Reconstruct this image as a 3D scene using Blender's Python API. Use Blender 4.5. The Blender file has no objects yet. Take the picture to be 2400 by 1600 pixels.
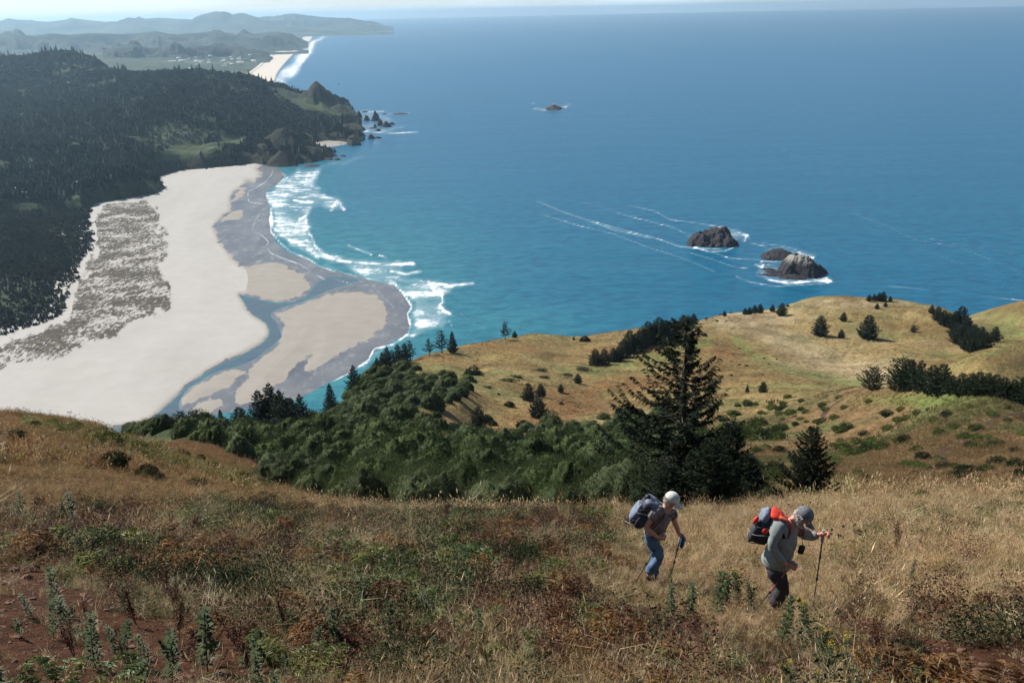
import bpy, bmesh, math, random
import numpy as np
from mathutils import Vector, Matrix, Euler

# ------------------------------------------------------------------ camera, sky, sun, exposure
H = 340.0                                  # eye height above the sea, metres
FPX = 2200.0
PITCH = math.radians(19.40)
ROLL = math.radians(-1.20)
sc = bpy.context.scene
C = sc.collection
cam_d = bpy.data.cameras.new('camera')
cam_d.sensor_width = 36.0
cam_d.lens = 36.0 * FPX / 2400.0
cam_d.clip_start = 0.3
cam_d.clip_end = 250000.0
cam = bpy.data.objects.new('camera', cam_d)
C.objects.link(cam)
CAM_M = Matrix.Rotation(math.pi/2 - PITCH, 3, 'X') @ Matrix.Rotation(ROLL, 3, 'Z')
cam.matrix_world = Matrix.Translation((0, 0, H)) @ CAM_M.to_4x4()
sc.camera = cam
SUN_AZ = math.radians(-54)                 # from +Y towards +X
SUN_EL = math.radians(41)
world = bpy.data.worlds.new("World"); sc.world = world; world.use_nodes = True
SKY_STRENGTH = 0.056
sun_d = bpy.data.lights.new('sun', 'SUN'); sun_d.energy = 5.0; sun_d.angle = math.radians(0.53)
sun_d.color = (1.0, 0.955, 0.89)
sun = bpy.data.objects.new('sun', sun_d); C.objects.link(sun)
SUN_DIR = Vector((math.sin(SUN_AZ)*math.cos(SUN_EL), math.cos(SUN_AZ)*math.cos(SUN_EL), math.sin(SUN_EL)))
sun.rotation_euler = SUN_DIR.to_track_quat('Z', 'Y').to_euler()
sun.location = (0, 0, 900)
sc.view_settings.view_transform = 'Standard'; sc.view_settings.look = 'None'
sc.view_settings.exposure = 0.60; sc.view_settings.gamma = 1.0
sc.view_settings.use_curve_mapping = False
sc.cycles.volume_step_rate = 1.0
sc.cycles.volume_bounces = 0
sc.cycles.max_bounces = 6
sc.cycles.transparent_max_bounces = 8

wt = world.node_tree; wt.nodes.clear()
wo = wt.nodes.new('ShaderNodeOutputWorld'); bg = wt.nodes.new('ShaderNodeBackground')
sky = wt.nodes.new('ShaderNodeTexSky'); sky.sky_type = 'NISHITA'; sky.sun_disc = False
sky.sun_elevation = SUN_EL; sky.sun_rotation = SUN_AZ
sky.altitude = 300; sky.air_density = 1.0; sky.dust_density = 0.4; sky.ozone_density = 1.6
bg.inputs['Strength'].default_value = SKY_STRENGTH
# faint wispy cloud bands, laid over the whole sky dome
tc = wt.nodes.new('ShaderNodeTexCoord'); mp = wt.nodes.new('ShaderNodeMapping')
mp.inputs['Scale'].default_value = (2.5, 2.5, 26.0)
nz = wt.nodes.new('ShaderNodeTexNoise'); nz.inputs['Scale'].default_value = 2.2; nz.inputs['Detail'].default_value = 6
rp = wt.nodes.new('ShaderNodeValToRGB'); rp.color_ramp.elements[0].position = 0.40; rp.color_ramp.elements[1].position = 0.66
rp.color_ramp.elements[0].color = (0.45, 0.45, 0.45, 1); rp.color_ramp.elements[1].color = (0.85, 0.85, 0.85, 1)
mx = wt.nodes.new('ShaderNodeMix'); mx.data_type = 'RGBA'
mx.inputs['B'].default_value = (12.8, 15.2, 17.0, 1)
wt.links.new(tc.outputs['Generated'], mp.inputs['Vector']); wt.links.new(mp.outputs[0], nz.inputs['Vector'])
wt.links.new(nz.outputs['Fac'], rp.inputs['Fac']); sx = wt.nodes.new('ShaderNodeSeparateXYZ'); mr = wt.nodes.new('ShaderNodeMapRange'); mr.interpolation_type = 'SMOOTHSTEP'
mr.inputs[1].default_value = 0.30; mr.inputs[2].default_value = 0.02                 # the bank of thin cloud lies low, the sky overhead is clear
mm = wt.nodes.new('ShaderNodeMath'); mm.operation = 'MULTIPLY'
wt.links.new(tc.outputs['Generated'], sx.inputs[0]); wt.links.new(sx.outputs['Z'], mr.inputs[0]); wt.links.new(mr.outputs[0], mm.inputs[0])
wt.links.new(rp.outputs['Color'], mm.inputs[1]); wt.links.new(mm.outputs[0], mx.inputs['Factor'])
wt.links.new(sky.outputs[0], mx.inputs['A']); wt.links.new(mx.outputs['Result'], bg.inputs['Color'])
wt.links.new(bg.outputs[0], wo.inputs['Surface'])

# ------------------------------------------------------------------ numeric helpers
M3 = np.array(CAM_M)
rng = np.random.default_rng(11)
random.seed(5)

def ray(u, v):
    """direction through a point of the photograph (2400 x 1600), world axes; used for surveying positions"""
    u = np.asarray(u, float); v = np.asarray(v, float)
    d = np.stack([(u-1200)/FPX, (800-v)/FPX, -np.ones_like(u)], -1)
    d = d @ M3.T
    return d / np.linalg.norm(d, axis=-1, keepdims=True)

def project(P):
    P = np.asarray(P, float) - np.array([0, 0, H])
    c = P @ M3
    z = np.minimum(c[..., 2], -1e-3)
    return 1200 + FPX*c[..., 0]/-z, 800 - FPX*c[..., 1]/-z

def az_tan(u, v):
    d = ray(u, v)
    h = np.hypot(d[..., 0], d[..., 1])
    return np.arctan2(d[..., 0], d[..., 1]), -d[..., 2]/h

def plane_pt(u, v, z=0.0):
    a, t = az_tan(u, v)
    R = (H - z)/np.maximum(t, 1e-5)
    return np.stack([np.sin(a)*R, np.cos(a)*R, np.zeros_like(R)+z], -1)

def _hash(ix, iy, seed):
    h = (ix.astype(np.int64)*374761393 + iy.astype(np.int64)*668265263 + seed*982451653) & 0x7fffffff
    h = (h ^ (h >> 13))*1274126177 & 0x7fffffff
    h = (h ^ (h >> 16)) & 0x7fffffff
    return (h % 100003)/100003.0

def vnoise(x, y, seed=0):
    ix = np.floor(x); iy = np.floor(y); fx = x-ix; fy = y-iy
    fx = fx*fx*fx*(fx*(fx*6-15)+10); fy = fy*fy*fy*(fy*(fy*6-15)+10)
    a = _hash(ix, iy, seed); b = _hash(ix+1, iy, seed); c = _hash(ix, iy+1, seed); d = _hash(ix+1, iy+1, seed)
    return (a*(1-fx)+b*fx)*(1-fy) + (c*(1-fx)+d*fx)*fy

def fbm(x, y, s, oct=4, seed=0):
    v = 0; a = 1; t = 0
    for i in range(oct):
        v = v + a*(vnoise(x/s+17.3*i, y/s-9.1*i, seed+i)*2-1); t += a
        a *= 0.5; s = s/2.03
    return v/t

class TPS:
    """thin plate surface through surveyed points: azimuth, ln distance -> tangent of the downward angle"""
    def __init__(self, pts, ks=4.0, lam=1e-4):
        az = []; lr = []; tt = []
        for p in pts:
            a, t = az_tan(p[0], p[1])
            if len(p) == 4:                       # (u, v, 'z', R): height given as p[3] at range p[2]
                R, z = p[2], p[3]; t = (H-z)/R
            else:
                R = p[2]
            az.append(float(a)); lr.append(math.log(R)); tt.append(float(t))
        self.ks = ks
        X = np.stack([np.array(az)*ks, np.array(lr)], -1); n = len(X)
        D = np.linalg.norm(X[:, None]-X[None], axis=-1)
        K = self.phi(D) + lam*np.eye(n)
        P = np.concatenate([np.ones((n, 1)), X], 1)
        A = np.block([[K, P], [P.T, np.zeros((3, 3))]])
        w = np.linalg.solve(A, np.concatenate([np.array(tt), np.zeros(3)]))
        self.X = X; self.w = w
    @staticmethod
    def phi(r):
        return np.where(r > 1e-9, r*r*np.log(np.maximum(r, 1e-9)), 0)
    def tan(self, az, R):
        az = np.asarray(az, float); R = np.asarray(R, float)
        sh = az.shape; q = np.stack([az.ravel()*self.ks, np.log(R.ravel())], -1)
        out = np.empty(len(q)); n = len(self.X)
        for i in range(0, len(q), 20000):
            s = q[i:i+20000]
            d = np.sqrt(((s[:, None, :]-self.X[None])**2).sum(-1))
            out[i:i+20000] = self.phi(d) @ self.w[:n] + self.w[n] + s @ self.w[n+1:]
        return out.reshape(sh)

def sdf(px, py, poly):
    """signed distance to a closed outline, positive inside"""
    poly = np.asarray(poly, float); px = np.asarray(px, float); py = np.asarray(py, float)
    d2 = np.full(px.shape, 1e18); ins = np.zeros(px.shape, bool)
    for i in range(len(poly)):
        ax, ay = poly[i]; bx, by = poly[(i+1) % len(poly)]
        ex, ey = bx-ax, by-ay
        t = np.clip(((px-ax)*ex+(py-ay)*ey)/max(ex*ex+ey*ey, 1e-12), 0, 1)
        d2 = np.minimum(d2, (px-ax-t*ex)**2+(py-ay-t*ey)**2)
        if ay != by:
            c = ((ay > py) != (by > py)) & (px < ex*(py-ay)/ey+ax)
            ins ^= c
    d = np.sqrt(d2)
    return np.where(ins, d, -d)

def linedist(px, py, line):
    d2 = np.full(np.shape(px), 1e18)
    for (ax, ay), (bx, by) in zip(line[:-1], line[1:]):
        ex, ey = bx-ax, by-ay
        t = np.clip(((px-ax)*ex+(py-ay)*ey)/max(ex*ex+ey*ey, 1e-12), 0, 1)
        d2 = np.minimum(d2, (px-ax-t*ex)**2+(py-ay-t*ey)**2)
    return np.sqrt(d2)

def smooth(pts, n=6, closed=True):
    """Catmull-Rom through a traced outline"""
    P = np.asarray(pts, float); N = len(P); out = []
    rngi = range(N) if closed else range(N-1)
    for i in rngi:
        if closed: p0, p1, p2, p3 = P[i-1], P[i], P[(i+1) % N], P[(i+2) % N]
        else: p0, p1, p2, p3 = P[max(i-1, 0)], P[i], P[i+1], P[min(i+2, N-1)]
        for k in range(n):
            t = k/n
            out.append(0.5*((2*p1)+(-p0+p2)*t+(2*p0-5*p1+4*p2-p3)*t*t+(-p0+3*p1-3*p2+p3)*t**3))
    if not closed: out.append(P[-1])
    return np.array(out)

def ss(a, b, x):
    t = np.clip((x-a)/(b-a), 0, 1); return t*t*(3-2*t)

# ------------------------------------------------------------------ materials
class G:
    """small node graph writer"""
    def __init__(self, name):
        self.m = bpy.data.materials.new(name); self.m.use_nodes = True
        self.t = self.m.node_tree; self.t.nodes.clear()
        self.out = self.t.nodes.new('ShaderNodeOutputMaterial')
    def n(self, typ, props=None, **ins):
        nd = self.t.nodes.new('ShaderNode'+typ)
        for k, v in (props or {}).items(): setattr(nd, k, v)
        for k, v in ins.items():
            key = k.replace('_', ' ')
            sock = nd.inputs[int(k[1:])] if (k[0] == 'i' and k[1:].isdigit()) else nd.inputs[key]
            self.set(sock, v)
        return nd
    def set(self, sock, v):
        if isinstance(v, bpy.types.NodeSocket): self.t.links.new(v, sock)
        elif isinstance(v, bpy.types.Node): self.t.links.new(v.outputs[0], sock)
        else:
            if isinstance(v, tuple) and len(v) == 3 and sock.type == 'RGBA': v = v+(1,)
            sock.default_value = v
    def math(self, op, a, b=0.0, clamp=False):
        nd = self.t.nodes.new('ShaderNodeMath'); nd.operation = op; nd.use_clamp = clamp
        self.set(nd.inputs[0], a); self.set(nd.inputs[1], b); return nd.outputs[0]
    def mix(self, f, a, b, blend='MIX'):
        nd = self.t.nodes.new('ShaderNodeMix'); nd.data_type = 'RGBA'; nd.blend_type = blend
        self.set(nd.inputs['Factor'], f); self.set(nd.inputs['A'], a); self.set(nd.inputs['B'], b)
        return nd.outputs['Result']
    def pos(self, scale=(1, 1, 1), rot=(0, 0, 0), obj=False):
        if obj: src = self.n('TexCoord').outputs['Object']
        else: src = self.n('NewGeometry').outputs['Position']
        mpn = self.n('Mapping'); self.t.links.new(src, mpn.inputs['Vector'])
        mpn.inputs['Scale'].default_value = scale; mpn.inputs['Rotation'].default_value = rot
        return mpn.outputs[0]
    def noise(self, vec, scale, detail=4, rough=0.55):
        return self.n('TexNoise', None, Vector=vec, Scale=scale, Detail=detail, Roughness=rough).outputs['Fac']
    def ramp(self, f, stops):
        nd = self.n('ValToRGB', None, Fac=f); r = nd.color_ramp
        while len(r.elements) < len(stops): r.elements.new(0.5)
        for e, (p, c) in zip(r.elements, stops):
            e.position = p
            e.color = (c if isinstance(c, tuple) else (c, c, c))[:3]+(1,)
        return nd.outputs['Color']
    def sst(self, x, a, b):
        nd = self.t.nodes.new('ShaderNodeMapRange'); nd.interpolation_type = 'SMOOTHSTEP'
        self.set(nd.inputs[0], x); nd.inputs[1].default_value = a; nd.inputs[2].default_value = b
        return nd.outputs[0]
    def attr(self, name, kind='GEOMETRY', out='Color'):
        nd = self.n('Attribute', {'attribute_name': name, 'attribute_type': kind}); return nd.outputs[out]
    def bump(self, h, strength=0.5, dist=0.1):
        return self.n('Bump', None, Strength=strength, Distance=dist, Height=h).outputs[0]
    def bsdf(self, color, rough=0.8, normal=None, spec=0.3, **kw):
        b = self.n('BsdfPrincipled', None, **{'Base_Color': color, 'Roughness': rough})
        b.inputs['Specular IOR Level'].default_value = spec
        if normal is not None: self.set(b.inputs['Normal'], normal)
        for k, v in kw.items(): self.set(b.inputs[k.replace('_', ' ')], v)
        return b
    def done(self, sh):
        self.t.links.new(sh.outputs[0] if isinstance(sh, bpy.types.Node) else sh, self.out.inputs['Surface'])
        return self.m

def plain(name, col, rough=0.8, var=0.25, scale=8.0, spec=0.3, bump=0.0, obj=True, **kw):
    g = G(name); p = g.pos(obj=obj)
    f = g.noise(p, scale, 5)
    c1 = tuple(c*(1-var) for c in col); c2 = tuple(min(1, c*(1+var)) for c in col)
    cc = g.ramp(f, [(0.3, c1), (0.7, c2)])
    nrm = g.bump(f, bump, 0.01) if bump else None
    return g.done(g.bsdf(cc, rough, nrm, spec, **kw))

def leafmat(name, c1, c2, rough=0.55, trans=0.25, spec=0.35, patch=None, pscale=0.15, inst=False):
    """foliage: colour varies from place to place, thin leaves let some light through"""
    g = G(name)
    p = g.pos()
    f = g.noise(p, 2.6, 3); f2 = g.noise(p, pscale, 3)
    c = g.mix(f, c1, c2)
    if patch: c = g.mix(g.sst(f2, 0.42, 0.62), c, patch)
    if inst:
        rn = g.n('ObjectInfo').outputs['Random']
        c = g.mix(g.math('MULTIPLY', rn, 0.65), c, tuple(x*0.45 for x in c1))
    b = g.bsdf(c, rough, None, spec)
    if trans:
        t = g.n('BsdfTranslucent', None, Color=c)
        mxs = g.n('MixShader', None, Fac=trans)
        g.t.links.new(b.outputs[0], mxs.inputs[1]); g.t.links.new(t.outputs[0], mxs.inputs[2])
        return g.done(mxs)
    return g.done(b)

# ------------------------------------------------------------------ mesh helpers
def mesh_np(name, V, F, mat=None, smooth_=False, attrs=None, mi=None):
    """V (n,3); F (m,k) or list of such arrays"""
    me = bpy.data.meshes.new(name)
    V = np.asarray(V, np.float32)
    Fs = F if isinstance(F, list) else [F]
    Fs = [np.asarray(f, np.int32) for f in Fs if len(f)]
    idx = np.concatenate([f.ravel() for f in Fs]) if Fs else np.zeros(0, np.int32)
    tot = np.concatenate([np.full(len(f), f.shape[1], np.int32) for f in Fs]) if Fs else np.zeros(0, np.int32)
    me.vertices.add(len(V)); me.vertices.foreach_set('co', V.ravel())
    me.loops.add(len(idx)); me.loops.foreach_set('vertex_index', idx)
    me.polygons.add(len(tot))
    st = np.concatenate([[0], np.cumsum(tot)[:-1]]).astype(np.int32) if len(tot) else tot
    me.polygons.foreach_set('loop_start', st); me.polygons.foreach_set('loop_total', tot)
    if smooth_: me.polygons.foreach_set('use_smooth', np.ones(len(tot), bool))
    me.update(calc_edges=True)
    for k, a in (attrs or {}).items():
        a = np.asarray(a, np.float32)
        if a.ndim == 1:
            at = me.attributes.new(k, 'FLOAT', 'POINT'); at.data.foreach_set('value', a)
        else:
            at = me.attributes.new(k, 'FLOAT_COLOR', 'POINT')
            if a.shape[1] == 3: a = np.concatenate([a, np.ones((len(a), 1), np.float32)], 1)
            at.data.foreach_set('color', a.ravel())
    if mat is not None:
        for m in (mat if isinstance(mat, (list, tuple)) else [mat]): me.materials.append(m)
    if mi is not None: me.polygons.foreach_set('material_index', np.asarray(mi, np.int32))
    me.validate()
    return me

def link(name, me, parent=None, loc=(0, 0, 0), rot=(0, 0, 0), scl=(1, 1, 1)):
    o = bpy.data.objects.new(name, me); C.objects.link(o)
    o.location = loc; o.rotation_euler = rot
    o.scale = (scl, scl, scl) if isinstance(scl, (int, float)) else scl
    if parent: o.parent = parent
    return o

def tag(o, label=None, cat=None, group=None, kind=None):
    if label: o['label'] = label
    if cat: o['category'] = cat
    if group: o['group'] = group
    if kind: o['kind'] = kind
    return o

def grid_mesh(name, X, Y, Z, mat, attrs=None, smooth_=True):
    n, m = X.shape
    V = np.stack([X, Y, Z], -1).reshape(-1, 3)
    i = np.arange(n*m).reshape(n, m)
    F = np.stack([i[:-1, :-1], i[:-1, 1:], i[1:, 1:], i[1:, :-1]], -1).reshape(-1, 4)
    return mesh_np(name, V, F, mat, smooth_, {k: a.reshape(n*m, *a.shape[2:]) for k, a in (attrs or {}).items()})

class MB:
    """collects simple shapes into one mesh"""
    def __init__(self): self.v = []; self.f3 = []; self.f4 = []; self.n = 0
    def add(self, V, F):
        V = np.asarray(V, float); F = np.asarray(F, int)
        self.v.append(V); (self.f3 if F.shape[1] == 3 else self.f4).append(F+self.n); self.n += len(V)
    def tube(self, P, r, k=6, cap=True):
        P = np.asarray(P, float); r = np.broadcast_to(np.asarray(r, float), (len(P),))
        T = np.gradient(P, axis=0); T /= np.maximum(np.linalg.norm(T, axis=1, keepdims=True), 1e-9)
        up = np.array([0, 0, 1.0]) if abs(T[0, 2]) < 0.9 else np.array([1.0, 0, 0])
        rings = []
        for i in range(len(P)):
            a = np.cross(T[i], up); a /= max(np.linalg.norm(a), 1e-9); b = np.cross(T[i], a)
            th = np.arange(k)*2*math.pi/k
            rings.append(P[i]+r[i]*(np.cos(th)[:, None]*a+np.sin(th)[:, None]*b)); up = -b if abs(b@up) > .1 else up
            up = np.cross(a, T[i])
        V = np.concatenate(rings); n = len(P)
        i0 = np.arange(n-1)[:, None]*k+np.arange(k)[None]
        i1 = np.arange(n-1)[:, None]*k+(np.arange(k)[None]+1) % k
        self.add(V, np.stack([i0, i1, i1+k, i0+k], -1).reshape(-1, 4))
        if cap:
            self.add(np.concatenate([rings[-1], P[-1:]]), [[j, (j+1) % k, k] for j in range(k)])
            self.add(np.concatenate([rings[0], P[:1]]), [[(j+1) % k, j, k] for j in range(k)])
    def quads(self, Q):            # (n,4,3)
        Q = np.asarray(Q, float); n = len(Q)
        if n: self.add(Q.reshape(-1, 3), np.arange(n*4).reshape(n, 4))
    def tris(self, Q):
        Q = np.asarray(Q, float); n = len(Q)
        if n: self.add(Q.reshape(-1, 3), np.arange(n*3).reshape(n, 3))
    def mesh(self, name, mat, smooth_=False):
        F = []
        if self.f3: F.append(np.concatenate(self.f3))
        if self.f4: F.append(np.concatenate(self.f4))
        return mesh_np(name, np.concatenate(self.v), F, mat, smooth_)

def place_copy(meshes, name, label, cat, group, loc, rotz, scl, tilt=(0, 0)):
    """a thing made of parts: an Empty parenting one object per (part name, mesh)"""
    e = bpy.data.objects.new(name, None); C.objects.link(e)
    e.empty_display_size = 0.2
    e.location = loc; e.rotation_euler = (tilt[0], tilt[1], rotz)
    e.scale = (scl, scl, scl) if isinstance(scl, (int, float)) else scl
    tag(e, label, cat, group)
    for pn, me in meshes:
        o = bpy.data.objects.new(pn, me); C.objects.link(o); o.parent = e
    return e

_unlinked = []
def scatter(name, pts, rotz, scl, col, protos, idx, label, cat, tilt=None):
    """uncountable ground cover: one object, instanced in geometry nodes"""
    n = len(pts)
    coll = bpy.data.collections.new(name+'_kinds')
    for k, me in enumerate(protos):
        o = bpy.data.objects.new('%s_kind_%02d' % (name, k), me); coll.objects.link(o)
    me = bpy.data.meshes.new(name)
    me.vertices.add(n); me.vertices.foreach_set('co', np.asarray(pts, np.float32).ravel())
    rot = np.zeros((n, 3), np.float32); rot[:, 2] = rotz
    if tilt is not None: rot[:, :2] = tilt
    a = me.attributes.new('rot', 'FLOAT_VECTOR', 'POINT'); a.data.foreach_set('vector', rot.ravel())
    a = me.attributes.new('scl', 'FLOAT', 'POINT'); a.data.foreach_set('value', np.asarray(scl, np.float32))
    a = me.attributes.new('idx', 'INT', 'POINT'); a.data.foreach_set('value', np.asarray(idx, np.int32))
    col = np.concatenate([np.asarray(col, np.float32), np.ones((n, 1), np.float32)], 1)
    a = me.attributes.new('tint', 'FLOAT_COLOR', 'POINT'); a.data.foreach_set('color', col.ravel())
    o = link(name, me)
    ng = bpy.data.node_groups.new(name+'_scatter', 'GeometryNodeTree')
    ng.interface.new_socket('Geometry', in_out='INPUT', socket_type='NodeSocketGeometry')
    ng.interface.new_socket('Geometry', in_out='OUTPUT', socket_type='NodeSocketGeometry')
    gi = ng.nodes.new('NodeGroupInput'); go = ng.nodes.new('NodeGroupOutput')
    ip = ng.nodes.new('GeometryNodeInstanceOnPoints'); ci = ng.nodes.new('GeometryNodeCollectionInfo')
    ci.inputs['Collection'].default_value = coll
    ci.inputs['Separate Children'].default_value = True; ci.inputs['Reset Children'].default_value = True
    def na(nm, dt):
        q = ng.nodes.new('GeometryNodeInputNamedAttribute'); q.data_type = dt; q.inputs['Name'].default_value = nm
        return q.outputs['Attribute']
    L = ng.links.new
    L(gi.outputs[0], ip.inputs['Points']); L(ci.outputs[0], ip.inputs['Instance'])
    ip.inputs['Pick Instance'].default_value = True
    L(na('idx', 'INT'), ip.inputs['Instance Index']); L(na('rot', 'FLOAT_VECTOR'), ip.inputs['Rotation'])
    L(na('scl', 'FLOAT'), ip.inputs['Scale']); L(ip.outputs[0], go.inputs[0])
    md = o.modifiers.new('scatter', 'NODES'); md.node_group = ng
    tag(o, label, cat, None, 'stuff')
    return o

# ------------------------------------------------------------------ the headland: surveyed points (u, v, distance) or (u, v, distance, height)
HL = []
for u, R in ((0, 7.3), (600, 6.4), (1200, 6.0), (1800, 6.2), (2400, 7.0)): HL.append((u, 1600, R))
for u in (0, 600, 1200, 1800, 2400): HL.append((u, 1600, 2.2, H-1.68-0.55*2.2)); HL.append((u, 1600, 1.0, H-1.66-0.5))
HL += [(0, 1400, 11.2), (600, 1400, 10.6), (1200, 1400, 10.8), (1800, 1425, 10.8), (1520, 1355, 12.2), (2400, 1400, 11.4),
 (0, 1300, 16), (500, 1300, 15.5), (1000, 1300, 15.5), (1300, 1300, 15.5), (2000, 1300, 17), (2400, 1300, 17),
 (0, 1200, 27), (400, 1200, 26), (800, 1212, 27), (1200, 1215, 27), (1500, 1215, 27), (1700, 1205, 30), (1850, 1182, 38), (2000, 1172, 44), (2400, 1200, 29),
 (0, 1100, 42), (300, 1140, 38), (600, 1175, 36), (0, 980, 78), (100, 993, 80), (230, 1018, 84), (330, 1045, 86), (450, 1085, 80), (550, 1120, 70), (700, 1165, 55),
 (380, 1052, 118), (430, 1046, 125), (520, 1055, 128), (620, 1090, 125), (700, 1125, 110), (790, 1180, 70),
 (430, 1060, 150, 276), (150, 1000, 130, 270), (0, 990, 130, 275),
 (900, 1010, 210), (700, 1060, 165), (900, 1105, 120), (1100, 1095, 135), (1300, 1110, 125), (1500, 1090, 140), (1650, 1130, 95), (1600, 1185, 66),
 (1000, 1190, 62), (1300, 1200, 60), (850, 1170, 80), (1450, 1190, 62), (600, 1035, 200), (300, 1015, 230), (450, 1010, 240), (600, 1000, 245), (700, 1000, 245), (780, 985, 260),
 (850, 930, 330), (950, 960, 270), (1080, 935, 300), (960, 890, 380), (870, 872, 420), (950, 852, 450), (1010, 830, 480), (1100, 812, 525), (1180, 797, 560), (1260, 786, 585), (1340, 798, 600),
 (1450, 784, 620), (1560, 765, 640), (1700, 742, 665), (1830, 738, 690), (1850, 715, 740), (1900, 702, 760), (2000, 699, 770), (2080, 701, 770), (2160, 714, 745), (2220, 728, 740),
 (2300, 734, 900), (2400, 706, 930), (2350, 780, 800), (2400, 800, 700), (2230, 838, 560), (2400, 832, 500), (2300, 850, 470), (2150, 850, 500), (2080, 870, 480),
 (1100, 860, 445), (1300, 850, 480), (1500, 850, 490), (1700, 800, 570), (1900, 790, 610), (2100, 780, 640), (2100, 820, 570), (2000, 860, 520), (1850, 860, 500), (1700, 890, 430), (1500, 930, 385), (1300, 950, 340), (1100, 985, 285), (1250, 990, 285), (1420, 975, 320),
 (1600, 960, 330), (1600, 1040, 200), (1810, 944, 315), (1950, 925, 350), (2050, 928, 300), (2150, 942, 255), (2250, 955, 225), (2330, 965, 200), (2400, 975, 185),
 (1900, 1000, 220), (2100, 1000, 185), (2300, 1050, 125), (2400, 1080, 100), (1800, 1060, 160), (1700, 1060, 165), (2000, 1100, 100), (2200, 1130, 74), (1900, 1150, 64), (2400, 1130, 68), (1780, 1130, 90), (2070, 1140, 68),
 # hidden ground behind the crests
 (2250, 975, 290, 185), (2400, 990, 250, 190), (2150, 960, 340, 175), (2350, 960, 360, 165),
 (0, 980, 300, 130), (0, 980, 560, -8), (0, 980, 720, -30), (200, 980, 330, 150), (300, 980, 600, -8), (300, 980, 720, -30), (450, 1000, 320, 190), (450, 980, 460, 95), (500, 960, 640, -8),
 (650, 960, 330, 185), (650, 950, 470, 95), (650, 940, 640, -8), (800, 900, 520, 100), (800, 860, 680, -10), (950, 800, 600, 95), (950, 780, 740, -10),
 (1100, 780, 690, 70), (1100, 770, 800, -12), (1260, 760, 740, 70), (1260, 740, 860, -12), (1450, 750, 780, 60), (1450, 720, 880, -12), (1700, 700, 850, 50), (1700, 680, 960, -12), (1900, 680, 880, 70), (1900, 660, 990, -12),
 (2080, 680, 900, 60), (2080, 660, 1010, -12), (2250, 700, 1100, -12), (2250, 700, 860, 80), (2400, 690, 1120, 0), (2400, 680, 1200, -15),
 # outside the frame
 (-900, 1600, 8), (-900, 1300, 20, H-8), (-900, 1100, 80, 315), (-900, 1000, 300, 200), (-900, 1000, 700, 20), (3300, 1600, 8), (3300, 1300, 20, H-9), (3300, 1100, 80, H-34), (3300, 950, 300, 210), (3300, 800, 900, 60), (3300, 760, 1400, -10)]
HLT = TPS(HL, 4.0, 2e-4)

def ground(x, y):
    x = np.asarray(x, float); y = np.asarray(y, float)
    R = np.maximum(np.hypot(x, y), 0.8); az = np.arctan2(x, y)
    z = H - R*HLT.tan(az, R)
    far = ss(60, 260, R)
    z = z + fbm(x, y, 45, 4, 3)*2.2*far + fbm(x, y, 9, 3, 8)*0.35*ss(15, 60, R) + fbm(x, y, 1.7, 3, 21)*0.07
    z = z + far*fbm(x*0.35+y*0.2, y, 14, 3, 33)*0.9
    # sea cliffs: steepen the last metres above the water
    z = np.where(z < 40, 40-(40-z)*1.7, z)
    return np.maximum(z, -25)

def gpt(u, v, lo=2.0, hi=1300.0):
    """first point of the headland seen in direction (u, v), or of the rim just below it"""
    for dv in range(0, 60, 2):
        p = _gpt(u, v+dv, lo, hi)
        if p is not None: return p
    return Vector((0, hi, 0))

def _gpt(u, v, lo, hi):
    d = ray(u, v); h = math.hypot(d[0], d[1])
    R = np.exp(np.linspace(math.log(lo), math.log(hi), 700))
    zr = H + R*d[2]/h
    zg = ground(R*d[0]/h, R*d[1]/h)
    k = np.argmax(zg >= zr)
    if not (zg >= zr).any() or zg[k] < 4: return None
    if k > 0:
        a = zr[k-1]-zg[k-1]; b = zr[k]-zg[k]; t = a/(a-b) if a != b else 0
        Rk = R[k-1]+(R[k]-R[k-1])*min(max(t, 0), 1)
    else: Rk = R[k]
    x, y = Rk*d[0]/h, Rk*d[1]/h
    return Vector((x, y, float(ground(x, y))))

def blob(u, v, cu, cv, ru, rv):
    return np.exp(-(((u-cu)/ru)**2+((v-cv)/rv)**2))

def mixc(c, col, f):
    f = np.clip(f, 0, 1)[..., None]; return c*(1-f)+np.array(col)*f

VALLEY = smooth([(235, 1012), (300, 1000), (420, 992), (560, 975), (700, 960), (800, 900), (880, 860), (960, 880), (1090, 905), (1100, 935), (1000, 960), (950, 985), (1010, 1000), (1100, 1030), (1230, 1010), (1350, 1010), (1480, 985),
    (1600, 990), (1660, 1080), (1700, 1130), (1740, 1190), (1620, 1205), (1400, 1215), (1100, 1215), (860, 1205), (760, 1170), (640, 1110), (560, 1060), (440, 1040), (330, 1035)], 3)
DIRT1 = smooth([(-60, 1340), (60, 1330), (200, 1370), (330, 1420), (480, 1440), (600, 1500), (700, 1530), (700, 1640), (-60, 1640)], 3)
DIRT2 = smooth([(1930, 1435), (2060, 1448), (2150, 1470), (2260, 1505), (2420, 1520), (2460, 1660), (2220, 1660), (2160, 1575), (2050, 1515), (1930, 1485)], 3)
DIRT3 = smooth([(1590, 1620), (1750, 1540), (1900, 1550), (2020, 1580), (2000, 1640), (1600, 1640)], 3)

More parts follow.
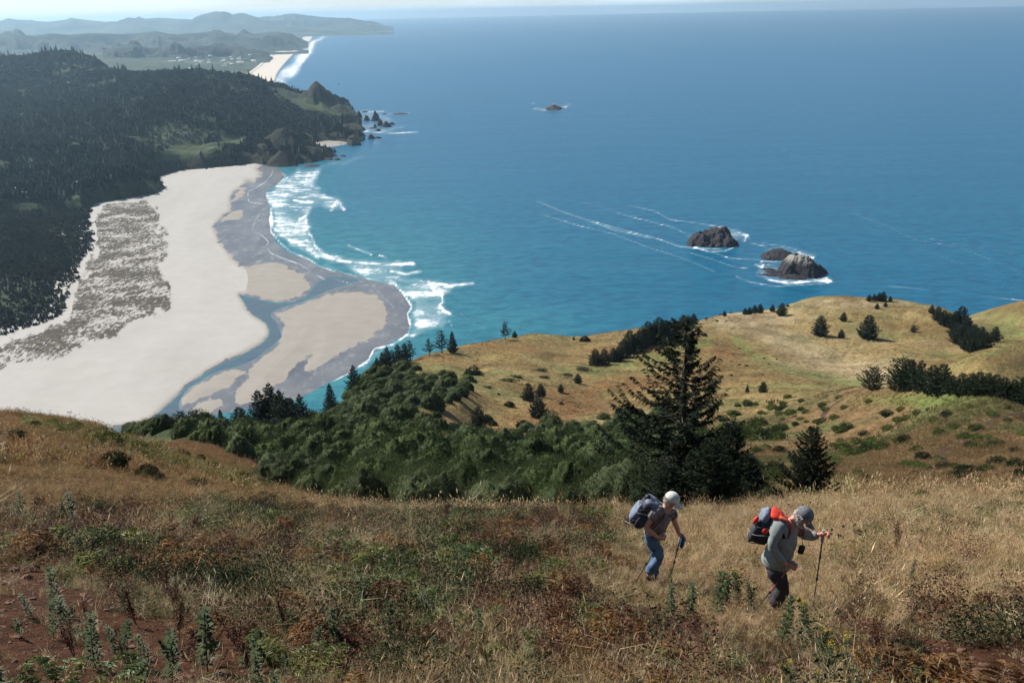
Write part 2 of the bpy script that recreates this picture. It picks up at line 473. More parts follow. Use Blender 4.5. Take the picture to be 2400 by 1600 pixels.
def landcol(x, y, z):
    """colour of the soil and the low growth at a place, and how much bare soil shows"""
    u, v = project(np.stack([x, y, z], -1)); R = np.hypot(x, y)
    n1 = fbm(x, y, 30, 4, 51); n2 = fbm(x, y, 7, 3, 52); n3 = fbm(x, y, 90, 3, 55)
    c = np.zeros(x.shape+(3,))+np.array([0.27, 0.165, 0.080])
    near = 1-ss(70, 150, R)
    gold = ss(240, 330, R)
    c = mixc(c, (0.37, 0.275, 0.120), gold*0.95)
    c = mixc(c, (0.235, 0.225, 0.095), gold*ss(-0.05, 0.35, n1)*0.75)
    c = mixc(c, (0.25, 0.155, 0.07), gold*ss(0.0, 0.4, -n1)*0.6)
    c = mixc(c, (0.50, 0.38, 0.22), gold*ss(0.1, 0.6, n3)*0.5)
    # pale ridge and saddle
    pale = np.exp(-(linedist(u, v, [(1700, 745), (1790, 765), (1830, 800), (1900, 835), (2000, 868), (2120, 880)])/32)**2)+blob(u, v, 1980, 712, 170, 12)+blob(u, v, 1780, 745, 130, 14)
    c = mixc(c, (0.50, 0.39, 0.25), np.clip(pale, 0, 1)*(0.7+0.5*n2)*gold)
    rust = blob(u, v, 1690, 818, 60, 22)+blob(u, v, 1330, 940, 90, 40)+blob(u, v, 1180, 1000, 80, 22)+blob(u, v, 1480, 900, 120, 26)+blob(u, v, 1250, 985, 90, 18)+blob(u, v, 980, 838, 90, 14)+blob(u, v, 1150, 810, 120, 14)+blob(u, v, 2330, 838, 150, 14)+blob(u, v, 2380, 720, 80, 18)+blob(u, v, 1450, 820, 90, 14)
    c = mixc(c, (0.25, 0.125, 0.055), np.clip(rust*0.9, 0, 1)*(0.75+0.6*n2)*gold)
    grn = np.exp(-(linedist(u, v, [(1400, 870), (1480, 850), (1570, 828), (1660, 800)])/11)**2)+np.exp(-(linedist(u, v, [(1725, 800), (1790, 848), (1860, 868), (1960, 890), (2020, 900)])/13)**2)+np.exp(-(linedist(u, v, [(1280, 1015), (1380, 985), (1470, 975)])/9)**2)+np.exp(-(linedist(u, v, [(2180, 830), (2270, 840), (2340, 828)])/10)**2)*.6+blob(u, v, 2370, 770, 60, 45)*.9
    c = mixc(c, (0.20, 0.25, 0.085), np.clip(grn, 0, 1)*(0.62+0.8*n2)*gold)
    # brown slope on the right, above the hikers
    mid = (1-gold)*ss(50, 90, R)*ss(1500, 1750, u)
    c = mixc(c, (0.20, 0.130, 0.062), mid)
    c = mixc(c, (0.105, 0.115, 0.042), mid*ss(-0.1, 0.3, n1+0.35*n2)*0.85)
    c = mixc(c, (0.15, 0.18, 0.05), blob(u, v, 2170, 938, 130, 15)*(1-gold*0.5))
    c = mixc(c, (0.26, 0.25, 0.09), blob(u, v, 1900, 1175, 150, 22)*.8+blob(u, v, 1960, 1155, 80, 16)*.6)
    # left hill
    left = (1-ss(600, 800, u))*ss(25, 45, R)*(1-ss(200, 250, R))
    c = mixc(c, (0.25, 0.145, 0.070), left)
    c = mixc(c, (0.16, 0.14, 0.055), left*ss(0.0, 0.4, n2+n1*0.5)*0.6)
    band = np.exp(-(linedist(u, v, [(60, 985), (180, 1010), (300, 1045), (420, 1090), (520, 1120), (640, 1165), (760, 1190)])/16)**2)
    c = mixc(c, (0.13, 0.16, 0.04), np.clip(band, 0, 1)*left*(0.8+0.7*n2))
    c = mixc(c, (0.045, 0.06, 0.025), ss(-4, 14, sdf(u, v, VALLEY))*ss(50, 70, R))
    c = mixc(c, (0.45, 0.31, 0.16), near*ss(1500, 1900, u)*ss(1160, 1230, v)*(1-ss(1400, 1480, v))*0.6)
    wob = n2*30+fbm(x, y, 0.9, 3, 61)*26
    dirt = np.maximum(ss(-12, 22, sdf(u, v, DIRT1)+wob), np.maximum(ss(-8, 14, sdf(u, v, DIRT2)+wob), ss(-10, 16, sdf(u, v, DIRT3)+wob-6)))
    dirt = dirt*(R < 60)
    pale2 = ss(20, 32, R)*0+0
    c = c*(1+0.22*fbm(x, y, 2.2, 2, 58)[..., None]+gold[..., None]*0.35*(n2+0.6*fbm(x, y, 16, 3, 59))[..., None])
    c = c*(1-gold[..., None]*np.array([0.20, 0.19, 0.22]))
    return np.clip(c, 0.01, 0.9), dirt

# mesh of the headland
na, nr = 520, 470
az = np.linspace(-0.86, 0.86, na); lr = np.linspace(math.log(1.2), math.log(1250), nr)
A, L = np.meshgrid(az, lr); RR = np.exp(L)
X, Y = RR*np.sin(A), RR*np.cos(A); Z = ground(X, Y)
colr, dirtm = landcol(X, Y, Z)
g = G('headland_soil_and_grass')
p = g.pos()
lc = g.attr('land'); dm = g.attr('dirt', out='Fac')
f1 = g.noise(p, 0.55, 8, 0.62); f2 = g.noise(p, 9, 6, 0.7); f3 = g.noise(p, 60, 4, 0.7)
c = g.mix(g.sst(f1, 0.38, 0.66), g.mix(1.0, lc, (0.55, 0.55, 0.50), 'MULTIPLY'), lc)
c = g.mix(g.math('MULTIPLY', g.sst(f2, 0.5, 0.72), 0.45), c, g.mix(1.0, lc, (1.5, 1.45, 1.3), 'MULTIPLY'))
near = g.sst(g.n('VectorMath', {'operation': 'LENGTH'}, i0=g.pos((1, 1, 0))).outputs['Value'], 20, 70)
c = g.mix(near, g.mix(1.0, c, (0.26, 0.22, 0.22), 'MULTIPLY'), c)  # close ground darkened: shade between the grass tufts put into the soil colour
dc = g.ramp(g.noise(p, 3.0, 8, 0.7), [(0.3, (0.030, 0.012, 0.006)), (0.55, (0.070, 0.028, 0.013)), (0.75, (0.13, 0.058, 0.030))])
dc = g.mix(g.math('MULTIPLY', g.sst(f3, 0.55, 0.75), 0.5), dc, (0.24, 0.12, 0.08))
c = g.mix(g.sst(g.math('ADD', dm, g.math('MULTIPLY', g.math('SUBTRACT', f2, 0.5), 0.7)), 0.35, 0.6), c, dc)
# steep sea cliffs are bare rock
zz = g.n('SeparateXYZ', None, i0=g.n('NewGeometry').outputs['Normal']).outputs['Z']
c = g.mix(g.sst(zz, 0.62, 0.45), c, (0.10, 0.085, 0.07))
hgt = g.math('ADD', g.math('MULTIPLY', f1, 0.8), g.math('ADD', g.math('MULTIPLY', f2, 0.12), g.math('MULTIPLY', f3, 0.012)))
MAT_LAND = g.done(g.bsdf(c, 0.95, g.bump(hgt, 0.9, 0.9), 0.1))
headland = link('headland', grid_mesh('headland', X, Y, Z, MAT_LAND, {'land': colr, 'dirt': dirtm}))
tag(headland, 'grassy golden brown headland falling to the sea', kind='structure')

# ------------------------------------------------------------------ shore outlines, traced on the water plane
SANDY = smooth([(-420, 1020), (-420, 560), (0, 560), (200, 440), (380, 390), (520, 376), (599, 378), (619, 388), (603, 397), (613, 410), (599, 425), (578, 425), (570, 439), (553, 447), (543, 462), (541, 483), (540, 496), (518, 512), (503, 532), (507, 549), (522, 574), (541, 599), (553, 612), (578, 624),
  (610, 617), (650, 619), (690, 632), (716, 650), (724, 672), (714, 688), (680, 700), (650, 704), (620, 700), (590, 693), (561, 691), (574, 713), (586, 733), (607, 748), (624, 760), (629, 781), (615, 800), (582, 820), (532, 845), (491, 866), (449, 895), (412, 928), (375, 961), (345, 985), (300, 998), (160, 1008), (0, 1010)], 4)
BAR = smooth([(640, 737), (665, 728), (702, 716), (740, 701), (785, 687), (827, 685), (856, 690), (893, 706), (907, 727), (901, 760), (876, 781), (839, 806), (789, 835), (765, 852), (735, 868), (715, 873), (711, 862), (722, 838), (732, 832), (702, 857), (673, 885), (640, 910), (620, 935), (599, 947), (557, 948), (552, 930), (561, 910), (584, 885), (584, 868), (605, 845), (632, 823), (659, 798), (667, 785), (659, 756), (648, 742)], 4)
BAR2 = smooth([(428, 945), (445, 918), (474, 897), (516, 876), (549, 866), (580, 872), (552, 892), (516, 915), (480, 930), (450, 942)], 4)
BAR3 = smooth([(449, 963), (474, 943), (503, 934), (526, 941), (516, 955), (487, 968), (460, 970)], 4)
BAR4 = smooth([(549, 468), (557, 449), (574, 441), (572, 455), (562, 468)], 3)
BAR5 = smooth([(518, 517), (532, 501), (557, 493), (570, 498), (566, 510), (545, 518)], 3)
WET = smooth([(595, 370), (659, 400), (663, 418), (640, 439), (622, 455), (632, 487), (631, 516), (640, 545), (648, 570), (682, 595), (723, 607), (744, 624), (785, 636), (839, 648), (881, 660), (920, 668), (943, 690), (964, 715), (957, 735), (961, 765), (947, 785), (901, 810), (876, 827), (860, 847), (839, 860), (806, 881), (777, 893), (723, 922), (665, 947), (599, 955), (540, 965), (470, 980), (425, 990), (340, 1003), (0, 1012), (0, 900), (400, 600), (500, 500)], 4)
CHAN = smooth([(559, 690), (590, 698), (650, 709), (700, 705), (722, 690), (738, 668), (765, 650), (800, 648), (840, 656), (815, 668), (780, 676), (740, 694), (702, 709), (655, 724), (634, 738), (650, 757), (660, 786), (652, 798), (628, 818), (596, 842), (560, 858), (516, 868), (474, 890), (440, 912), (420, 945), (428, 965), (470, 985), (420, 1000), (330, 1012), (345, 990), (375, 963), (412, 931), (449, 898), (491, 869), (532, 848), (582, 823), (615, 803), (631, 781), (626, 760), (607, 747), (586, 733), (574, 713)], 3)
COVE = smooth([(715, 330), (760, 328), (808, 330), (812, 338), (780, 344), (745, 348), (722, 345)], 3)
FARSAND = smooth([(540, 190), (575, 175), (600, 158), (630, 133), (650, 118), (680, 104), (705, 93), (716, 83), (740, 74), (790, 65), (840, 60), (885, 58.5), (885, 60), (840, 62), (800, 66), (760, 74), (735, 84), (728, 95), (716, 105), (700, 118), (685, 130), (665, 152), (650, 172), (640, 192), (600, 200)], 4)
DUNE = smooth([(-60, 800), (0, 812), (70, 785), (150, 752), (175, 700), (200, 640), (222, 590), (235, 540), (235, 500), (270, 480), (330, 474), (368, 492), (380, 530), (378, 580), (385, 640), (395, 690), (395, 720), (360, 745), (300, 778), (220, 815), (130, 845), (60, 855), (0, 875), (-60, 880)], 4)

def sand_height(u, v):
    s = np.maximum.reduce([sdf(u, v, q) for q in (SANDY, BAR, BAR2, BAR3, BAR4, BAR5, COVE, FARSAND)])
    w = sdf(u, v, WET); ch = sdf(u, v, CHAN)
    land = np.maximum(s, w)
    land = np.minimum(land, np.where(s > 0, 1e9, -ch))
    return s, land

z5 = lambda L: [(1200+a/2.94, 450+b/2.94) for a, b in L]
z3 = lambda L: [(350+a/2.4125, 350+b/2.4125) for a, b in L]
strokes = [(z5([(180, 65), (330, 130), (540, 200), (800, 270), (1000, 320), (1150, 375), (1330, 395), (1440, 390)]), 1.6, 0.8),
  (z5([(205, 155), (470, 235), (700, 290), (950, 385), (1100, 430), (1250, 485), (1400, 550)]), 1.2, 0.72),
  (z5([(540, 205), (700, 262), (950, 318)]), 1.6, 0.7), (z5([(720, 145), (900, 190), (1100, 240), (1195, 285)]), 1.2, 0.78),
  (z5([(790, 90), (980, 130), (1090, 190), (1250, 210), (1400, 235), (1520, 260), (1600, 285), (1640, 320)]), 1.4, 0.72),
  (z5([(1215, 415), (1400, 470), (1530, 515), (1620, 525)]), 1.4, 0.75), (z5([(1330, 400), (1500, 455), (1700, 468)]), 1.3, 0.75),
  (z5([(1640, 350), (1750, 375)]), 1.5, 0.75), (z5([(1720, 350), (1850, 370), (2000, 410), (2070, 455)]), 1.2, 0.7),
  (z5([(1540, 580), (1640, 620), (1820, 650), (2000, 640), (2190, 625)]), 1.5, 0.75), (z5([(480, 70), (620, 105), (760, 150)]), 1.0, 0.6),
  ([(1420, 205), (1435, 225)], 1.0, 0.55), ([(1815, 340), (1880, 372), (1940, 410)], 0.9, 0.5), ([(2000, 500), (2080, 530), (2140, 560), (2250, 580), (2400, 640)], 1.1, 0.58),
  ([(2160, 555), (2260, 575), (2400, 600)], 0.9, 0.5), ([(2180, 590), (2260, 620)], 1.0, 0.5), ([(2080, 670), (2200, 682), (2300, 692), (2400, 705)], 1.2, 0.55),
  (z3([(700, 118), (688, 150), (650, 190), (610, 215), (560, 240), (555, 270), (565, 300), (640, 310)]), 0.9, 0.8),
  (z3([(745, 130), (780, 160), (735, 205)]), 1.1, 0.85),
  (z3([(660, 250), (690, 320), (680, 400), (690, 470), (740, 530), (800, 580), (900, 620), (960, 660), (1050, 690)]), 1.6, 0.9),
  (z3([(650, 330), (600, 400), (585, 450)]), 0.9, 0.7), (z3([(540, 340), (535, 450)]), 0.7, 0.65),
  (z3([(580, 460), (640, 490), (675, 525), (660, 550), (690, 590), (760, 620), (850, 650), (910, 690), (960, 720), (990, 735)]), 1.1, 0.8),
  (z3([(990, 650), (1100, 700), (1180, 720)]), 1.1, 0.75), (z3([(1050, 735), (1170, 768), (1270, 770), (1290, 800), (1340, 850), (1390, 905)]), 0.9, 0.7),
  (z3([(1385, 760), (1440, 820), (1485, 890), (1460, 930), (1475, 1000), (1465, 1040)]), 2.0, 0.95),
  (z3([(1470, 1040), (1380, 1100), (1270, 1130), (1240, 1190), (1180, 1230)]), 2.2, 0.9), (z3([(1230, 1200), (1120, 1270), (1040, 1310)]), 1.3, 0.8),
  (z3([(900, 1300), (980, 1250), (1100, 1200), (1230, 1090), (1330, 1040)]), 0.8, 0.62),
  (z3([(1120, 540), (1190, 570), (1260, 595)]), 1.6, 0.95), (z3([(1300, 600), (1340, 612)]), 1.6, 0.95),
  (z3([(890, 400), (885, 440), (920, 500), (935, 540), (980, 590), (1060, 630), (1200, 640)]), 2.6, 1.0), (z3([(1030, 340), (1060, 290), (1100, 340)]), 3.2, 1.0),
  (z3([(1580, 750), (1610, 800), (1650, 815), (1660, 860), (1640, 880), (1660, 910), (1700, 930)]), 3.0, 1.0), (z3([(1590, 755), (1700, 770), (1830, 758)]), 2.8, 0.98),
  (z3([(1690, 960), (1710, 1000)]), 1.4, 0.8), (z3([(1760, 930), (1800, 965)]), 1.0, 0.7), (z3([(1830, 985), (1900, 1010)]), 1.0, 0.65),
  (z3([(1190, 640), (1340, 650), (1490, 645)]), 3.2, 0.95), (z3([(1370, 690), (1450, 705), (1530, 690)]), 2.8, 0.95), (z3([(1530, 740), (1555, 750)]), 1.5, 0.9),
  (z3([(820, 290), (870, 300), (930, 300)]), 3.0, 0.95), (z3([(850, 400), (890, 370)]), 2.8, 0.95), (z3([(700, 290), (690, 350), (700, 440), (770, 500), (860, 540), (930, 560)]), 3.0, 0.92),
  (z3([(900, 140), (880, 200), (960, 220)]), 2.8, 0.95), (z3([(920, 260), (1030, 275), (1080, 300)]), 2.2, 0.9), (z3([(1150, 355), (1260, 350)]), 1.0, 0.7),
  ([(855, 309), (930, 312), (980, 309)], 1.3, 0.85), ([(900, 266), (960, 266)], 1.0, 0.8), ([(1240, 240), (1262, 245)], 0.8, 0.7), ([(1250, 256), (1300, 258), (1330, 250)], 1.4, 1.0),
  ([(840, 262), (900, 262)], 1.3, 0.85), ([(1620, 575), (1660, 590), (1700, 588), (1730, 575)], 1.8, 0.95), ([(1730, 545), (1752, 552), (1745, 562)], 3.2, 0.9),
  ([(1785, 640), (1800, 655), (1850, 664), (1905, 658), (1945, 658)], 3.2, 1.0), ([(1905, 655), (1935, 650), (1950, 660)], 2.5, 0.95), ([(1770, 620), (1790, 628), (1783, 612)], 2.5, 0.9), ([(1870, 592), (1895, 600), (1905, 604)], 3.5, 0.92), ([(1788, 612), (1830, 613)], 1.2, 0.85),
  ([(160, 1007), (260, 1007)], 1.6, 1.0), ([(380, 1000), (440, 975)], 3.0, 0.62), ([(240, 100), (240, 101)], 1, 0)]
def foam_strokes(u, v, only_x=None):
    f = np.zeros(u.shape)
    for L_, w_, k_ in strokes:
        if only_x and min(a for a, b in L_) > only_x: continue
        d = linedist(u, v, L_)
        f = np.maximum(f, k_*(0.92 if min(a for a, b in L_) < 1050 else 0.84)*(1+0.35*fbm(u, v, 16, 3, 131))*np.exp(-(d/(w_*(1.7 if min(a for a, b in L_) < 1050 else 1.35)))**2))
    return f
nu, nv = 470, 430
azb = np.linspace(-0.62, -0.10, nu)
rr = np.concatenate([1/np.linspace(1/690.0, 1/3400.0, nv)])
A, RR = np.meshgrid(azb, rr); X, Y = RR*np.sin(A), RR*np.cos(A)
U, Vv = project(np.stack([X, Y, 0*X], -1))
s, land = sand_height(U, Vv)
scale_m = RR/FPX                                        # metres across one surveyed unit at that range
Z = np.clip(land*scale_m*0.10, -1.5, 0.35) + np.clip(s*scale_m*0.05, 0, 2.6)
dune = ss(-14, 22, sdf(U+fbm(U, Vv, 26, 4, 141)*30, Vv+fbm(U, Vv, 26, 4, 142)*18, DUNE))
Z = Z + dune*(0.6+0.9*fbm(X*0.5, Y, 9, 3, 71)) 
wave = sdf(U, Vv, SANDY)
g = G('beach_sand')
p = g.pos(); sd = g.attr('dry', out='Fac'); du = g.attr('dune', out='Fac')
n1 = g.noise(g.pos((0.030, 0.016, 0.02), (0, 0, 0.5)), 1.0, 7, 0.62); n2 = g.noise(p, 0.05, 6, 0.6)
dry = g.ramp(n2, [(0.3, (0.385, 0.367, 0.335)), (0.7, (0.425, 0.405, 0.372))])
barc = g.ramp(n2, [(0.3, (0.27, 0.247, 0.212)), (0.7, (0.315, 0.29, 0.25))])
hi = g.attr('high', out='Fac')
dry = g.mix(g.sst(hi, -2.0, 12.0), barc, dry)
dry = g.mix(g.math('MULTIPLY', g.sst(g.noise(g.pos((0.012, 0.004, 0.01), (0, 0, 0.4)), 1.0, 6, 0.65), 0.42, 0.68), 0.22), dry, (0.27, 0.245, 0.21))
wet = g.ramp(n1, [(0.28, (0.088, 0.100, 0.115)), (0.46, (0.125, 0.133, 0.145)), (0.60, (0.165, 0.168, 0.172)), (0.72, (0.25, 0.24, 0.225))])
n3 = g.noise(g.pos((0.10, 0.045, 0.1), (0, 0, 0.5)), 1.0, 6, 0.65)
edge = g.math('ADD', sd, g.math('ADD', g.math('MULTIPLY', g.math('SUBTRACT', n1, 0.5), 34.0), g.math('MULTIPLY', g.math('SUBTRACT', n3, 0.5), 26.0)))
fd = g.sst(edge, -1.6, 2.4)
wet = g.mix(g.math('MULTIPLY', g.sst(n3, 0.52, 0.66), 0.5), wet, (0.29, 0.275, 0.25))
col = g.mix(fd, wet, dry)
sf = g.attr('swash', out='Fac'); fz = g.noise(p, 0.25, 6, 0.7)
col = g.mix(g.math('MULTIPLY', g.sst(g.math('ADD', sf, g.math('MULTIPLY', g.math('SUBTRACT', fz, 0.5), 1.2)), 0.45, 0.8), 0.85), col, (0.75, 0.78, 0.78))
# a faint darker tide line along the channel
tl = g.math('MULTIPLY', g.sst(edge, 1.5, 4.0), g.sst(edge, 8.5, 5.0))
col = g.mix(g.math('MULTIPLY', tl, 0.22), col, (0.33, 0.28, 0.22))
# dune grass hummocks
q1 = g.noise(g.pos((0.15, 0.058, 0.05)), 2.0, 8, 0.74); q2 = g.noise(p, 0.02, 3)
tf = g.sst(g.math('ADD', q1, g.math('MULTIPLY', g.math('SUBTRACT', q2, 0.5), 0.5)), 0.425, 0.50)
tc_ = g.ramp(g.noise(p, 0.12, 5, 0.7), [(0.3, (0.036, 0.031, 0.027)), (0.55, (0.075, 0.063, 0.045)), (0.75, (0.16, 0.135, 0.075))])
col = g.mix(g.math('MULTIPLY', tf, g.sst(g.math('ADD', du, g.math('MULTIPLY', g.math('SUBTRACT', q1, 0.5), 1.2)), 0.35, 0.6)), col, tc_)
rg = g.mix(fd, (0.32, 0.32, 0.32), (0.95, 0.95, 0.95))
b_ = g.bsdf(col, rg, g.bump(g.noise(p, 0.9, 4, 0.6), 0.15, 0.15), 0.2)
MAT_SAND = g.done(b_)
beach = link('beach', grid_mesh('beach', X, Y, Z, MAT_SAND, {'swash': foam_strokes(U, Vv, 960), 'dry': s, 'dune': dune, 'high': sdf(U, Vv, SANDY)-60*ss(574, 590, U)*ss(606, 622, Vv)*(1-ss(704, 714, Vv))}))
tag(beach, 'pale sand beach with wet sand flats, bars and dunes at the river mouth', kind='structure')

# ------------------------------------------------------------------ the sea
def zpoly(pts, a=-8, b=8): return lambda u, v: ss(a, b, sdf(u, v, smooth(pts, 3)))
nu, nv = 560, 430
azs = np.linspace(-0.60, 0.62, nu)
invs = np.linspace(1/560.0, 1/62000.0, nv)
A, I = np.meshgrid(azs, invs); RR = 1/I; X, Y = RR*np.sin(A), RR*np.cos(A)
U, Vv = project(np.stack([X, Y, 0*X], -1))
foam = np.zeros(X.shape)
for pts, k in (([(622, 455), (660, 412), (700, 398), (760, 392), (742, 430), (765, 455), (812, 472), (795, 494), (742, 484), (722, 505), (735, 530), (735, 560), (765, 590), (855, 612), (830, 624), (740, 605), (680, 578), (645, 545), (630, 500)], 0.78),
               ([(800, 618), (850, 606), (970, 612), (945, 640), (1000, 655), (990, 668), (930, 662), (900, 672), (840, 650)], 0.72),
               ([(922, 664), (1005, 658), (1105, 663), (1045, 690), (1050, 730), (1068, 735), (1050, 745), (1030, 770), (965, 792), (885, 835), (850, 866), (838, 852), (955, 780), (958, 735), (968, 718), (945, 690)], 0.78),
               ([(660, 402), (700, 395), (800, 375), (860, 352), (872, 330), (900, 300), (960, 290), (930, 312), (900, 335), (860, 362), (800, 388), (720, 405)], 0.62),
               ([(835, 262), (900, 262), (925, 285), (900, 305), (860, 320), (840, 345), (800, 350), (780, 345), (850, 330)], 0.55),
               ([(655, 170), (690, 128), (716, 104), (735, 88), (775, 74), (780, 82), (745, 100), (735, 120), (715, 150), (690, 185), (640, 200)], 1.02),
               ([(1780, 625), (1800, 600), (1785, 585), (1800, 575), (1860, 575), (1905, 590), (1910, 605), (1880, 610), (1930, 650), (1950, 660), (1900, 668), (1840, 670), (1790, 650), (1770, 650)], 0.55),
               ([(1605, 560), (1620, 545), (1700, 530), (1750, 548), (1745, 560), (1720, 580), (1660, 588), (1615, 575)], 0.5),
               ([(1262, 257), (1300, 248), (1335, 246), (1342, 251), (1318, 257), (1280, 259)], 0.8)):
    foam = np.maximum(foam, zpoly(pts, -9, 13)(U+fbm(U, Vv, 22, 4, 133)*14, Vv+fbm(U, Vv, 18, 4, 135)*9)*(k-0.16+0.30*fbm(U, Vv*2.6, 46, 3, 137)))
foam = np.maximum(foam, foam_strokes(U, Vv))
wd = -np.maximum(sdf(U, Vv, WET), np.maximum(sdf(U, Vv, SANDY), sdf(U, Vv, BAR)))
mdist = wd*RR/FPX
shal = np.exp(-np.maximum(mdist, 0)/150.0)*(RR < 2600)
shal = np.maximum(shal, np.exp(-np.maximum(wd, 0)/70.0)*(RR >= 2600)*0.7)
shal = np.maximum(shal, 0.75*blob(U, Vv, 1150, 760, 330, 70))
calm = np.clip(ss(-2, 5, sdf(U, Vv, CHAN)), 0, 1)
bed = ss(-6, 6, wd*-1)*(1-calm)
g = G('sea_water')
p = g.pos(); fo = g.attr('foam', out='Fac'); sh = g.attr('shallow', out='Fac'); ca = g.attr('calm', out='Fac')
sw = g.noise(g.pos((0.0035, 0.011, 0.01), (0, 0, -0.35)), 1.0, 7, 0.6)
w1 = g.noise(g.pos((0.045, 0.060, 0.1), (0, 0, -0.45)), 1.0, 8, 0.66)
w2 = g.noise(g.pos((0.35, 0.6, 0.5), (0, 0, -0.6)), 1.0, 5, 0.6)
deep = g.mix(sw, (0.001, 0.088, 0.172), (0.003, 0.124, 0.22))
turq = g.mix(w1, (0.024, 0.165, 0.205), (0.045, 0.225, 0.255))
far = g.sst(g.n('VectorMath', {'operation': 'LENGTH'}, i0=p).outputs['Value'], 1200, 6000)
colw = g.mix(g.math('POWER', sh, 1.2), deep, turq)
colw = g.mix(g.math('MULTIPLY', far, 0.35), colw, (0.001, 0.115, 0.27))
colw = g.mix(g.math('MULTIPLY', g.sst(w1, 0.35, 0.62), 0.6), g.mix(1.0, colw, (0.5, 0.70, 0.76), 'MULTIPLY'), g.mix(1.0, colw, (1.5, 1.22, 1.14), 'MULTIPLY'))
colw = g.mix(g.math('MULTIPLY', ca, 0.92), colw, (0.080, 0.108, 0.135))
fn1 = g.noise(g.pos((0.022, 0.040, 0.06), (0, 0, 0.12)), 1.0, 8, 0.68)
fn2 = g.noise(g.pos((0.16, 0.09, 0.2), (0, 0, -0.3)), 1.0, 6, 0.7)
fv = g.math('ADD', fo, g.math('MULTIPLY', g.math('SUBTRACT', 1.35, fo), g.math('ADD', g.math('MULTIPLY', g.math('SUBTRACT', fn1, 0.5), 2.2), g.math('MULTIPLY', g.math('SUBTRACT', fn2, 0.5), 1.0))))
ff = g.math('MULTIPLY', g.sst(fv, 0.55, 0.95), g.sst(fo, 0.05, 0.25))
veil = g.math('MULTIPLY', g.sst(fo, 0.1, 0.8), 0.38)
colw = g.mix(veil, colw, (0.42, 0.52, 0.55))
colw = g.mix(ff, colw, (0.80, 0.83, 0.83))
rgh = g.mix(ff, g.mix(ca, (0.34, 0.34, 0.34), (0.22, 0.22, 0.22)), (0.9, 0.9, 0.9))
hh = g.math('ADD', g.math('MULTIPLY', w1, 1.2), g.math('ADD', g.math('MULTIPLY', w2, 0.35), g.math('MULTIPLY', sw, 2.5)))
b_ = g.bsdf(colw, rgh, g.bump(hh, 0.6, 1.8), 0.28)
b_.inputs['IOR'].default_value = 1.33
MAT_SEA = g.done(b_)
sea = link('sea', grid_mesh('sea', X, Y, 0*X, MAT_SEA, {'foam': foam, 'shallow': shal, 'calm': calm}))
tag(sea, 'blue ocean with surf and foam lines', kind='structure')
# the same water outside the surveyed sector, so the horizon goes all the way round
azo = np.concatenate([np.linspace(0.62, 2*math.pi-0.60, 90)])
A, RR = np.meshgrid(azo, np.exp(np.linspace(math.log(560), math.log(62000), 30))); X, Y = RR*np.sin(A), RR*np.cos(A)
sea2 = link('outer_sea', grid_mesh('outer_sea', X, Y, 0*X-0.02, MAT_SEA, {'foam': 0*X, 'shallow': 0*X, 'calm': 0*X}))
tag(sea2, 'open ocean beyond the bay', kind='structure')

# ------------------------------------------------------------------ wooded hills and cape across the bay
FH = [ # skyline
 (-150, 150, 4400), (0, 143, 4400), (80, 138, 4400), (130, 128, 4400), (200, 133, 4300), (260, 158, 4100),
 (320, 178, 3700), (400, 177, 3650), (500, 180, 3600), (580, 190, 3600), (650, 214, 3550), (690, 224, 3500),
 (812, 262, 3350), (790, 252, 3420), (762, 240, 3450), (730, 232, 3450), (845, 300, 3050), 
 # inland faces
 (0, 200, 3900), (150, 180, 4000), (100, 250, 3300), (250, 220, 3400), (300, 250, 3000), (500, 250, 2950), (650, 260, 3100), (720, 262, 3200), (780, 290, 3000),
 (0, 300, 2900), (100, 330, 2600), (300, 330, 2420), (500, 330, 2480), (600, 335, 2600), (690, 322, 2780), (0, 420, 2150), (200, 420, 2080), (330, 410, 2100), (450, 385, 2280), (560, 372, 2360),
 (0, 500, 1700, 8), (150, 480, 1790, 8), (0, 650, 1250, 8), (150, 600, 1400, 6), (0, 780, 1050, 5), (100, 450, 1900, 12), (-400, 700, 1200, 8), (-400, 500, 1800, 30), (-400, 300, 2700, 110),
 (-200, 300, 5500, 40), (100, 300, 5600, 30), (300, 300, 4600, 25), (500, 300, 4400, 20), (650, 300, 4100, 5)]
FHT = TPS(FH, 4.0, 1e-4)
COAST = plane_pt(*np.array(smooth([(-700, 1000), (-60, 812), (0, 806), (70, 778), (150, 744), (178, 690), (205, 622), (226, 562), (230, 512), (222, 482), (300, 470), (372, 454), (385, 434), (378, 418), (420, 402), (480, 396), (560, 388), (600, 384), (640, 392), (700, 390), (750, 378), (790, 360), (755, 346), (722, 338),
     (760, 331), (806, 333), (820, 343), (846, 336), (854, 312), (846, 290), (838, 268), (818, 252), (780, 236), (700, 210), (660, 190), (600, 178), (560, 168), (450, 150), (300, 140), (-300, 150), (-800, 200)], 4)).T)[:, :2]
# the knob and the small headlands: (u, v of the top, distance, half width, half depth, power)
KNOBS = [(741, 189, 3430, 70, 95, 1.25), (716, 214, 3440, 60, 80, 1.3), (768, 226, 3400, 60, 80, 1.2), (805, 236, 3330, 55, 60, 1.3), (838, 293, 3020, 60, 60, 1.2), (824, 312, 2700, 32, 50, 2.0),
         (663, 298, 2470, 62, 70, 1.6), (652, 345, 2330, 36, 34, 2.2), (720, 343, 2430, 70, 55, 1.4), (690, 318, 2480, 60, 60, 1.4), (625, 330, 2460, 45, 70, 1.5)]

